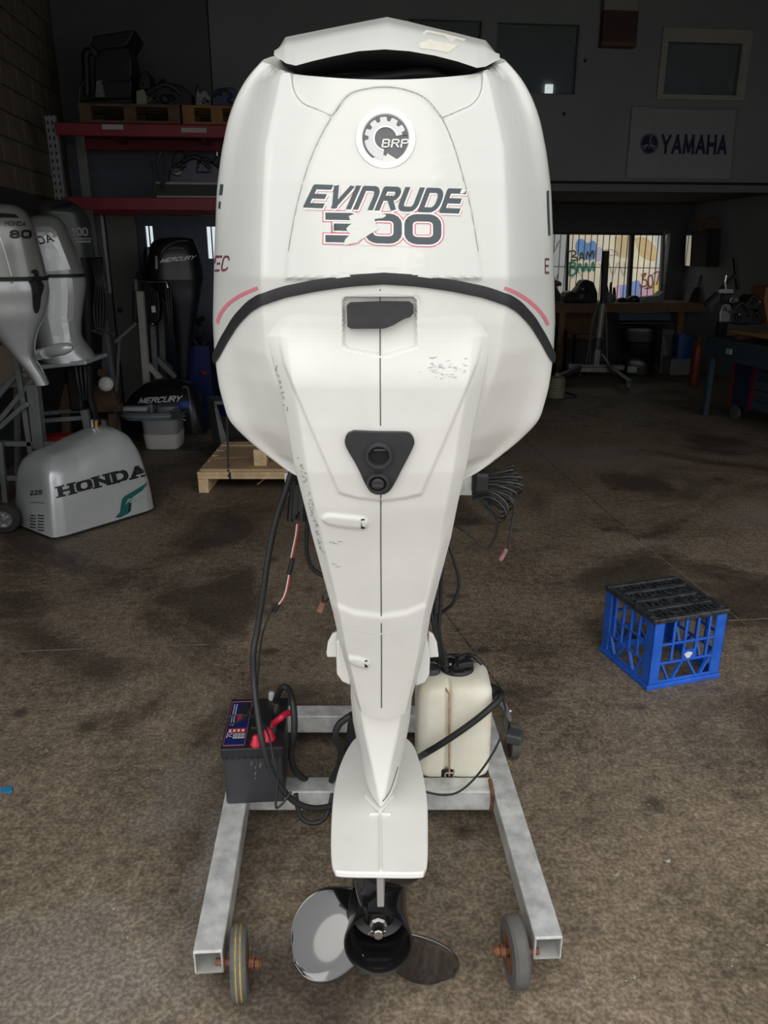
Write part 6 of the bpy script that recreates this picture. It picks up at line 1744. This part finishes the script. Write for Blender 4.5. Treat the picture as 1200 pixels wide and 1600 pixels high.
for r_ in (.93, .99):
    V = []
    for a in np.linspace(0, 2 * math.pi, 41): V += [bp_(cu + ru * (r_ - .03) * math.cos(a), cv_ + rv * (r_ - .03) * math.sin(a), .0065), bp_(cu + ru * r_ * math.cos(a), cv_ + rv * r_ * math.sin(a), .0065)]
    if r_ < .95: t.add(V, [(2 * i, 2 * i + 1, 2 * i + 3, 2 * i + 2) for i in range(40)])
obj('emblem_ring', t, MATS['banner_cloth'], bn_)
# ---- box high on the wall
wbx = thing('wall_box', 'dark brown box with a cream top fixed high on the upper wall', 'wall box', PV(968, 70, VB))
t = MB(); t.prism([PV(x, y, VB - .10) for x, y in ((940, 70), (994, 72), (998, 17), (944, 14))], EV * .095); obj('case', t, mat('dark_maroon', (.05, .022, .02), .7), wbx, bevel=.006)
t = MB(); t.prism([PV(x, y, VB - .12) for x, y in ((944, 15), (997, 17), (998, -25), (946, -25))], EV * .115); obj('cover', t, mat('cream_cover', (.22, .21, .18), .6), wbx, bevel=.006)
t = MB(); t.prism([PV(x, y, VB - .115) for x, y in ((940, 71), (994, 73), (995, 66), (941, 64))], EV * .11); obj('lip', t, mat('brown_lip', (.10, .055, .035), .7), wbx)
for x, y in ((914, 95), (881, 178)):
    tag(obj('wall_anchor', MB().lathe(PV(x, y, VB - .001), -EV, [(.018, 0), (.018, .008), (.006, .010)], 12), M_dark), 'small black wall plug %s' % ('right of the centre office window' if y < 100 else 'below the centre office window'), 'wall plug')
# chair seen through the right hand window
ch_ = thing('office_chair', 'dark rounded chair back seen through the right office window', 'chair', PV(1120, 150, VB + .5))
t = MB(); poly = cpoly([(1094, 162), (1098, 135), (1104, 120), (1112, 112), (1124, 111), (1134, 116), (1139, 130), (1140, 162)], 3); t.prism([PV(x, y, VB + .45) for x, y in poly], EV * .1); obj('backrest', t, mat('chair_black', (.01, .012, .014), .7), ch_, bevel=.02)
obj('stem', MB().bar(PV(1117, 160, VB + .5), Vector((PV(1117, 160, VB + .5).x, PV(1117, 160, VB + .5).y, ZM + .121)), .06, .06), M_black, ch_)

# ---- far window: frame, bars, glass; outside wall with graffiti
fwn = thing('window_6', '', 'window', B((WF[0] + WF[1]) / 2, VF, WF[2]), YAW); del fwn['label']; del fwn['category']; fwn['kind'] = 'structure'
M_fr = mat('far_frame_dark', (.02, .02, .022), .6); M_al = mat('far_frame_alloy', (.13, .13, .13), .5)
def fbar(x0, y0, x1, y1, w, v, m_, nm): return obj(nm, MB().bar(PV(x0, y0, v), PV(x1, y1, v), w, w * .6), m_, fwn)
fbar(988, 360, 981, 480, .085, VF + .05, M_fr, 'mullion'); fbar(888, 358, 884, 480, .05, VF + .05, M_fr, 'mullion')
fbar(1037, 360, 1031, 480, .07, VF + .02, M_al, 'jamb'); fbar(845, 364, 1040, 366, .06, VF + .02, M_fr, 'head'); fbar(845, 480, 1040, 478, .08, VF + .02, M_al, 'sill_bar')
for i in range(20):
    x = 848 + i * 9.6; fbar(x, 360, x - (x - 600) * .028, 480, .014, VF + .09, M_fr, 'security_bar')
fbar(845, 416.5, 1040, 419, .018, VF + .10, M_fr, 'security_rail')
obj('pane', bbox(WF[0], WF[1], VF + .06, VF + .064, WF[2], WF[3]), glass_mat('clear_pane', (.5, .5, .5), .06 + .06), fwn)
VG = 14.6
gw = struct(obj('wall_outside', bbox(.2, 9.5, VG, VG + .2, -.5, 3.3), mat('sunlit_cream_wall', (.84, .76, .58), .9, var=.12, scale=1.2)))
struct(obj('ground', bbox(.2, 9.5, VF + .2, VG, -.2, -.05), MATS['yard_concrete']))
DG = None
def paint(nm, poly, col, off=.004, k=4, alpha=None):
    t = MB(); t.add([PV(x, y, VG - off) for x, y in (cpoly(list(poly) + [poly[0]], k)[:-1] if k else poly)], [tuple(range(len(cpoly(list(poly) + [poly[0]], k)[:-1]) if k else len(poly)))])
    return obj(nm, t, mat('paint_%d_%d_%d' % tuple(int(c * 100) for c in col), col, .8, var=.1), gw)
def scrawl(nm, strokes, col, w=.03, off=.010):
    t = MB()
    for st in strokes:
        P = catmull([Vector((x, y, 0)) for x, y in st], 4); L_ = []; 
        for i, p in enumerate(P):
            tt_ = (P[min(i + 1, len(P) - 1)] - P[max(0, i - 1)]).normalized(); nn = Vector((-tt_.y, tt_.x, 0)) * w * 45
            L_ += [PV(p.x + nn.x, p.y + nn.y, VG - off), PV(p.x - nn.x, p.y - nn.y, VG - off)]
        t.add(L_, [(2 * i, 2 * i + 1, 2 * i + 3, 2 * i + 2) for i in range(len(P) - 1)])
    return obj(nm, t, mat('spray_%d_%d_%d' % tuple(int(c * 100) for c in col), col, .7), gw)
paint('spray_patch', [(899, 384), (903, 374), (911, 374), (918, 380), (926, 376), (932, 382), (931, 398), (926, 406), (912, 404), (902, 396)], (.16, .33, .66))
paint('spray_patch', [(928, 392), (938, 386), (944, 396), (938, 408), (928, 406)], (.52, .48, .60))
paint('spray_patch', [(960, 370), (985, 368), (986, 398), (964, 400)], (.66, .52, .30))
paint('spray_patch', [(992, 372), (1010, 372), (1026, 390), (1022, 408), (1000, 398)], (.64, .48, .24))
paint('spray_patch', [(986, 441), (1000, 440), (1002, 470), (985, 470)], (.22, .33, .68))
paint('spray_patch', [(970, 446), (979, 446), (980, 468), (970, 470)], (.25, .36, .70), .006)
paint('spray_patch', [(962, 448), (970, 446), (972, 470), (962, 470)], (.66, .42, .58))
paint('spray_patch', [(1000, 445), (1020, 452), (1030, 470), (1000, 472)], (.66, .44, .56))
paint('spray_patch', [(1022, 440), (1034, 440), (1034, 465), (1022, 460)], (.70, .62, .18))
paint('pale_panel', [(845, 360), (886, 360), (886, 480), (845, 480)], (.50, .52, .52), .003, 0)
paint('pale_panel', [(1024, 360), (1044, 360), (1042, 480), (1022, 480)], (.60, .61, .58), .003, 0)
BK = (.02, .02, .02)
scrawl('spray_lettering', [[(889, 393), (897, 392), (900, 397), (893, 401), (900, 402), (902, 406), (892, 407)], [(905, 407), (909, 394), (913, 407)], [(906, 403), (912, 403)], [(916, 405), (918, 393), (922, 402), (926, 391), (928, 404)]], BK, .022)
GN = (.01, .20, .12)
scrawl('spray_lettering', [[(888, 412), (896, 410), (899, 414), (893, 418), (900, 420), (899, 427), (890, 430), (892, 412)], [(902, 426), (906, 412), (911, 425)], [(913, 424), (916, 411), (919, 423), (923, 421), (927, 409), (928, 424)]], GN, .034)
RD_ = (.25, .02, .03)
scrawl('spray_lettering', [[(1002, 430), (1010, 427), (1004, 436), (1010, 438), (1011, 445), (1003, 448), (1000, 444)], [(1015, 432), (1019, 430), (1020, 445), (1014, 447), (1013, 434), (1016, 431)], [(1021, 428), (1030, 425), (1026, 445)], [(1008, 451), (1022, 449)]], RD_, .022)
scrawl('spray_lettering', [[(940, 392), (955, 390), (966, 397), (952, 399), (941, 397)], [(950, 405), (958, 430), (966, 410), (975, 432), (976, 410)], [(935, 412), (945, 420)], [(893, 435), (905, 425), (912, 440)]], (.30, .30, .32), .012)
scrawl('spray_lettering', [[(866, 430), (868, 440), (872, 428)], [(874, 376), (858, 412), (862, 418)]], (.06, .06, .06), .014)

# ---- timber work bench along the far wall
VWb = 10.75
wbn = thing('work_bench', 'long timber work bench under the far window', 'bench', B(*to_uv(PV(950, 560, VWb + .3)), 0), YAW)
ub0 = 1.2; ub1, zb0 = uvz(1128, 478, VWb); _, zbt = uvz(950, 474, VWb); _, zbb = uvz(950, 488, VWb)
M_bench = mat('bench_timber', (.17, .095, .05), .8, var=.4, scale=6)
for k in range(4):
    obj('top_plank', bbox(ub0, ub1, VWb + k * .18, VWb + k * .18 + .175, zbt - .03, zbt), M_bench, wbn)
obj('front_rail', bbox(ub0, ub1, VWb - .03, VWb - .001, zbb, zbt), M_bench, wbn)
for x in (872, 1057, 1120):
    u_ = uvz(x, 520, VWb)[0]; obj('leg', bbox(u_, u_ + .09, VWb, VWb + .09, 0, zbb + .02), M_bench, wbn)
obj('low_shelf', bbox(ub0, uvz(955, 520, VWb)[0], VWb + .1, VWb + .65, .42, .45), M_bench, wbn)
obj('back_board', bbox(ub0, uvz(980, 520, VWb)[0], VWb + .7, VWb + .715, .45, zbb), MATS['bench_timber'], wbn)
ztop = zbt + .001
def heap(name, label, cat, boxes, v, depth, ms, seed): return clutter(name, label, cat, boxes, v, depth, ms, seed)
heap('engine_loom', 'big black heap of engine harness on the bench in front of the window', 'wiring', [(895, 444, 934, 472), (905, 437, 930, 455), (882, 455, 905, 472)], VWb + .2, .25, [M_greasy], 12)
heap('tool_box', 'dark tool box with a red lid at the motor end of the bench', 'tool box', [(850, 446, 876, 471.5), (848, 436, 878, 447)], VWb + .25, .25, [M_greasy, mat('lid_red', (.22, .02, .015), .5)], 13)
heap('bottle_row', 'dark bottles and spray cans standing on the bench beside the lift mast', 'bottles', [(946, 446, 952, 470.5), (953, 440, 957, 470.5), (958, 448, 963, 470.5)], VWb + .48, .06, [M_greasy], 14)
gb = thing('green_canister', 'pale green canister on the bench behind the lift mast', 'canister', PV(952, 474, VWb + .2))
t = MB(); c = PV(950, 474, VWb + .25); t.lathe(c, (0, 0, 1), [(.08, 0), (.08, .12), (.07, .13), (.03, .14), (.03, .16)], 16); obj('canister_body', t, mat('dull_green', (.10, .14, .12), .6), gb, smooth=40)
heap('hand_tools', 'scattered dark hand tools along the bench below the window', 'tools', [(966, 465, 982, 472), (983, 462, 1000, 472)], VWb + .2, .12, [M_greasy], 15)
gx = thing('grey_case', 'small grey case at the right end of the window on the bench', 'case', PV(1025, 474, VWb + .2))
t = MB(); t.prism([PV(x, y, VWb + .12) for x, y in ((1004, 474), (1036, 474), (1037, 455), (1030, 462), (1008, 464))], EV * .2); obj('case_body', t, mat('case_grey', (.16, .17, .17), .6), gx, bevel=.006)
dp = thing('drill_press', 'small black drill with upright handle on the bench by the right wall', 'drill', PV(1085, 474, VWb + .2))
t = MB(); t.prism([PV(x, y, VWb + .15) for x, y in ((1075, 474), (1093, 474), (1094, 450), (1086, 449), (1080, 460))], EV * .15); obj('body', t, M_greasy, dp, bevel=.01)
t = MB(); t.tube([PV(1091, 450, VWb + .2), PV(1094, 432, VWb + .2), PV(1098, 431, VWb + .2)], .015, 8); obj('handle', t, M_greasy, dp)
# wall cabinet with a glass door on the right wall
wc_ = thing('wall_cabinet', 'black wall cabinet with a mirrored edge near the far corner', 'cabinet', PU(1088, 415, U1 - .2))
uC = U1 - .20
t = MB(); t.prism([PU(x, y, uC) for x, y in ((1080, 416), (1102, 417), (1106, 358), (1083, 360))], EU * .195); obj('carcass', t, M_dark, wc_, bevel=.004)
t = MB(); t.prism([PU(x, y, uC) for x, y in ((1070, 415), (1078, 415.5), (1081, 363), (1073, 364))], EU * .03); obj('mirror_strip', t, mat('mirror_glass', (.85, .85, .85), .05, 1.0, var=0.0), wc_)
t = MB(); t.prism([PU(x, y, uC + .05) for x, y in ((1088, 357), (1104, 357), (1105, 342), (1089, 342))], EU * .145); obj('timber_block', t, M_woodd, wc_)

# ---- engine lift
VJ = 9.9
jk = thing('engine_lift', 'tall steel engine lift on castors standing before the far bench', 'lift', B(*to_uv(PV(930, 590, VJ)), 0), YAW)
M_jg = mat('lift_dark_steel', (.075, .08, .08), .45, .5, var=.2); M_jw = mat('lift_pale_steel', (.26, .27, .26), .5, .3, var=.2)
obj('mast', MB().bar(PV(947, 392, VJ), PV(942, 476, VJ), .07, .07, EV), M_fr, jk, bevel=.006)
t = MB(); t.tube([PV(942, 474, VJ), PV(935, 530, VJ)], .042, 14); obj('ram', t, M_jw, jk, smooth=40)
t = MB(); t.tube([PV(935.5, 527, VJ), PV(933, 546, VJ)], .062, 14); obj('ram_collar', t, M_jg, jk, smooth=40)
obj('column', MB().bar(PV(933, 546, VJ), PV(930, 574, VJ), .075, .075, EV), M_jw, jk, bevel=.005)
obj('base_plate', MB().bar(PV(906, 577, VJ - .1), PV(953, 578, VJ - .1), .06, .07, EV), M_jw, jk, bevel=.005)
obj('cross_member', MB().bar(PV(887, 572, VJ + .03), PV(974, 574, VJ + .03), .06, .08, EV), M_jw, jk, bevel=.005)
obj('leg', MB().bar(PV(952, 574, VJ - .1), PZ(983, 598, .12), .07, .06), M_jg, jk, bevel=.005)
obj('leg', MB().bar(PV(906, 574, VJ - .1), PZ(868, 592, .10), .07, .06), M_jg, jk, bevel=.005)
t = MB(); t.lathe(PZ(981, 609) + Vector((-.02, 0, .055)), (1, -.2, 0), [(.03, 0), (.054, .004), (.054, .03), (.03, .034)], 20); cw_ = obj('castor', t, M_alu, jk, smooth=35)
t = MB(); t.lathe(PZ(866, 604) + Vector((-.02, 0, .055)), (1, .2, 0), [(.03, 0), (.054, .004), (.054, .03), (.03, .034)], 20); obj('castor', t, M_greasy, jk, smooth=35)
for x in (890, 972):
    t = MB(); t.lathe(PZ(x, 592) + Vector((0, .1, .05)), (1, 0, 0), [(.03, 0), (.049, .004), (.049, .03), (.03, .034)], 20); obj('castor', t, M_greasy, jk, smooth=35)
for x0, x1 in ((926, 916), (924, 922)):
    t = MB(); t.tube([PV(x0 + 8, 480, VJ - .05), PV(x0, 510, VJ - .05), PV(x1, 570, VJ - .05)], .012, 8, 4); obj('guide_rod', t, M_jg, jk)
t = MB(); t.tube([PV(947, 478, VJ - .06), PV(948, 520, VJ - .06), PV(949, 570, VJ - .06)], .005, 6); obj('winch_cable', t, M_jw, jk)
obj('handle', MB().bar(PV(940, 553, VJ - .08), PV(951, 568, VJ - .08), .03, .02), M_jw, jk)

# ---- under the bench
blb = thing('blue_case', 'flat blue case on the shelf under the right half of the bench', 'case', PV(1010, 498, VWb + .15))
t = MB(); t.prism([PV(x, y, VWb + .12) for x, y in ((967, 501), (1048, 501), (1048, 489), (968, 490))], EV * .4); obj('case_body', t, mat('steel_blue', (.035, .075, .12), .5), blb, bevel=.006)
obj('case_shelf', MB().bar(PV(962, 503, VWb + .3), PV(1052, 503, VWb + .3), .4, .02), M_woodd, blb)
yam = thing('outboard_motor', 'black outboard motor lettered YAMAHA tucked under the far bench', 'outboard motor', PZ(1000, 588))
DYv = 11.3
t = pxloft(dense_rows([(508, 978, 1020, .8), (511, 970, 1026), (525, 968, 1027), (532, 970, 1026)]), DYv, .22, 4); yb_ = t; obj('top_cowl', t, M_blackp, yam, smooth=50)
t = pxloft(dense_rows([(534, 974, 1024), (552, 978, 1022, .9), (570, 982, 1022, .7), (577, 980, 1022, .7)]), DYv, .2, 3); obj('lower_cover', t, M_greasy, yam, smooth=50)
Drape([yb_]).text('lettering', 'YAMAHA', [(994, 518), (1013, 518), (1013, 513.5), (994, 513.5)], mat('print_dim', (.22, .22, .22), .6), yam, .006, 5, cw=.8, gap=.34, sw=.26)
by_ = thing('black_cowling', 'black shiny cowling with a small pale sticker on the floor by the lift', 'cowling', PZ(990, 592))
t = pxloft(dense_rows([(552, 985, 1000, .5), (556, 976, 1010, .8), (566, 970, 1018), (583, 969, 1020)]), 10.75, .16, 3); by_mb = t; obj('shell', t, M_blackp, by_, smooth=55)
obj('sticker', Drape([t]).poly([[(980, 582), (995, 582), (995, 573), (981, 572)]], .006), mat('sticker_pale', (.36, .42, .45), .6), by_)
gp = thing('plywood_sheet', 'grey board leaning under the right end of the bench', 'panel', PZ(1045, 605))
t = MB(); t.prism([PZ(1031, 583), PZ(1047, 583.5), PV(1054, 516, 10.66), PV(1036, 514, 10.66)], (0, .015, 0)); obj('board', t, mat('board_grey', (.13, .135, .13), .7), gp)
bb = thing('blue_tub', 'blue plastic tub standing on a pale grey crate under the bench', 'tub', PV(1067, 560, 10.3))
t = MB(); c0 = PV(1056, 560, 10.15); c1_ = PV(1080, 560, 10.15); z0_ = c0.z; z1_ = PV(1066, 524, 10.15).z; cx_ = (c0 + c1_) / 2
t.rings([ring_se(cx_.x, cx_.y + .12, (c1_.x - c0.x) / 2 * k, .13 * k, z, 24, 5) for k, z in ((.94, z0_), (1.0, z1_), (.9, z1_), (.88, z1_ - .1))]); obj('tub_body', t, mat('tub_blue', (.01, .05, .20), .4), bb, smooth=40)
gc = thing('grey_crate', 'pale grey crate under the blue tub', 'crate', PZ(1065, 604))
obj('crate_body', MB().box((cx_.x - .04, cx_.y + .12, z0_ / 2), (.30, .28, z0_ - .004), YAW), mat('crate_grey', (.15, .165, .16), .6), gc, bevel=.02)
obj('crate_lip', MB().box((cx_.x - .04, cx_.y + .12, z0_ - .03), (.31, .29, .03), YAW), MATS['crate_grey'], gc, bevel=.006)
rx = thing('red_extinguisher', 'dim red cylinder standing beside the grey crate', 'cylinder', PZ(1083, 604))
c = PZ(1083, 602); c.z = .002; t = MB(); t.lathe(c, (0, 0, 1), [(.06, 0), (.065, .02), (.065, .45), (.05, .52), (.02, .55), (.02, .6)], 20); obj('cylinder_body', t, mat('cyl_red', (.17, .03, .01), .5), rx, smooth=40)
t = MB(); t.bar(c + Vector((0, 0, .60)), c + Vector((.06, -.04, .63)), .02, .03); obj('valve', t, M_black, rx)
kd = thing('ribbed_canister', 'ribbed yellowish canister with a black hose beside the right flank of the motor', 'canister', PZ(870, 622))
c = PZ(868, 622); t = MB(); prof = [(.08, 0.002), (.10, .01)] + [(.10 + (.004 if i % 2 else 0), .02 + i * .016) for i in range(13)] + [(.09, .24), (.04, .26), (.03, .29)]
t.lathe(c, (0, 0, 1), prof, 24); obj('canister_body', t, mat('yellowed_plastic', (.17, .155, .10), .6), kd, smooth=20)
t = MB(); t.tube([c + Vector((.10, -.02, .012)), c + Vector((.22, 0, .012)), c + Vector((.26, .12, .012)), c + Vector((.2, .3, .012)), c + Vector((.05, .35, .05)), c + Vector((.0, .15, .26)), c + Vector((0, 0, .29))], .012, 8, 6); obj('hose', t, M_cable, kd, smooth=60)
for i, x in enumerate((862, 878, 892, 903)):
    o = thing('gas_strut', ('first', 'second', 'third', 'fourth')[i] + ' of the dark shafts leaning under the bench, counted from the motor', 'shaft', PZ(x + 3, 588))
    obj('shaft', MB().bar(PZ(x + 3, 588) , PV(x + 6, 512 + 6 * i, 10.7), .05, .05), M_greasy if i < 2 else M_alu if i == 3 else M_greasy, o, bevel=.01)
# ---- blue steel bench and tool chest on the right
M_sb = mat('bench_blue_steel', (.045, .075, .10), .45, .2, var=.2, scale=4)
sbn = thing('steel_bench', 'blue grey steel bench running along the right wall', 'bench', PZ(1150, 640))
zq = .80
e1 = PP(1102, 525, Vector((0, 0, zq)), Vector((0, 0, 1))); e2 = PP(1215, 545, Vector((0, 0, zq)), Vector((0, 0, 1)))
dd = (e2 - e1).normalized(); nn = Vector((-dd.y, dd.x, 0)); 
if nn.x < 0: nn = -nn
e2b = e1 + dd * 2.6
def sbox(a0, a1, n0, n1, z0, z1): 
    c = e1 + dd * (a0 + a1) / 2 + nn * (n0 + n1) / 2; c.z = (z0 + z1) / 2
    return MB().box(c, (a1 - a0, n1 - n0, z1 - z0), math.atan2(dd.y, dd.x))
obj('bench_top', sbox(0, 2.6, 0, .55, zq - .03, zq), M_sb, sbn, bevel=.005); obj('apron', sbox(.0, 2.6, 0.01, .035, zq - .20, zq - .031), M_sb, sbn)
for a in (.06, 2.5): 
    for n_ in (.03, .48): obj('leg', sbox(a, a + .05, n_, n_ + .05, .002, zq - .031), M_sb, sbn)
obj('label_plate', sbox(.38, .46, -.002, .009, zq - .13, zq - .08), M_dull, sbn)
tch = thing('tool_chest', 'dark blue tool chest on castors with red edges under the steel bench', 'tool chest', PZ(1140, 655))
t0 = PZ(1137, 655); 
def cbox(a0, a1, n0, n1, z0, z1): 
    c = t0 + dd * (a0 + a1) / 2 + nn * (n0 + n1) / 2; c.z = (z0 + z1) / 2
    return MB().box(c, (a1 - a0, n1 - n0, z1 - z0), math.atan2(dd.y, dd.x))
M_tc = mat('chest_navy', (.018, .035, .075), .4, .2, var=.15); M_tr = mat('chest_red', (.14, .012, .02), .45)
obj('body', cbox(-.02, 1.3, .02, .45, .15, .57), M_tc, tch, bevel=.006)
for k in range(4): obj('drawer', cbox(.33, 1.28, .0, .019, .17 + k * .098, .258 + k * .098), M_sb, tch, bevel=.004)
obj('door', cbox(.02, .27, .0, .019, .17, .56), M_tc, tch, bevel=.004); obj('red_post', cbox(.275, .325, -.005, .019, .15, .57), M_tr, tch); obj('red_post', cbox(-.04, -.021, .0, .06, .15, .57), M_tr, tch)
for a in (.02, 1.2):
    t = MB(); t.lathe(t0 + dd * a + nn * .06 + Vector((0, 0, .072)), dd.cross(Vector((0, 0, 1))), [(.04, -.02), (.070, -.016), (.070, .016), (.04, .02)], 20); obj('castor', t, M_alu, tch, smooth=35)
    obj('castor_fork', cbox(a - .03, a + .03, .03, .09, .13, .149), M_steel, tch)
tp2 = thing('timber_riser', 'pale timber riser shelf standing on the steel bench', 'shelf', e1 + dd * .6)
for a in (.34, 1.8): obj('riser_leg', sbox(a, a + .05, .10, .40, zq + .001, zq + .06), M_woodd, tp2)
obj('riser_board', sbox(.30, 2.2, .05, .50, zq + .061, zq + .095), mat('riser_pine', (.26, .16, .06), .7, var=.3, scale=8), tp2, bevel=.003)
mb_zone = to_uv(e1 + dd * .6 + nn * .25)[1]
heap('gearbox_heap', 'heap of greasy gearbox castings on the timber riser at the right edge', 'castings', [(1140, 470, 1180, 506), (1124, 474, 1146, 504), (1166, 460, 1190, 484), (1150, 488, 1172, 508), (1184, 476, 1192, 507), (1140, 462, 1156, 474), (1176, 486, 1190, 507)], mb_zone, .22, [M_greasy, M_alu, M_greasy, M_greasy], 16)
vs = thing('bench_vice', 'white topped vice with a long black bar near the right wall', 'vice', PV(1135, 458, mb_zone + .3))
vv = mb_zone + .5
t = MB(); t.prism([PV(x, y, vv) for x, y in ((1124, 458), (1146, 458), (1146, 452), (1124, 452))], EV * .1); obj('jaw', t, M_silverw, vs)
t = MB(); t.tube([PV(1134, 452, vv), PV(1133, 440, vv), PV(1135, 430, vv)], .014, 8); obj('spindle', t, M_steel, vs)
obj('long_bar', MB().bar(PV(1153, 452, vv + .05), PV(1148, 403, vv + .05), .04, .03), M_fr, vs); obj('long_bar', MB().bar(PV(1101, 476, vv + .05), PV(1150, 430, vv + .05), .04, .03), M_fr, vs)
pvb = PV(1135, 458, vv + .05); obj('column', MB().bar(pvb, Vector((pvb.x, pvb.y, zq + .001)), .08, .08), M_greasy, vs)
orx = thing('orange_cover', 'dull orange cover at the right edge above the steel bench', 'cover', PV(1195, 475, mb_zone))
t = MB(); t.prism([PV(x, y, mb_zone - .05) for x, y in ((1194, 468), (1198, 448), (1220, 446), (1220, 474), (1200, 507))], EV * .25); obj('cover_shell', t, mat('dull_orange', (.18, .07, .025), .6), orx, bevel=.01)
# small blue scrap on the floor
bs = tag(obj('blue_scrap', MB().prism([PZ(0, 1232, .002), PZ(18, 1230, .002), PZ(20, 1238, .002), PZ(4, 1240, .002)], (0, 0, .004)), mat('scrap_blue', (.02, .22, .45), .5)), 'small blue plastic scrap on the floor at the left edge', 'scrap')
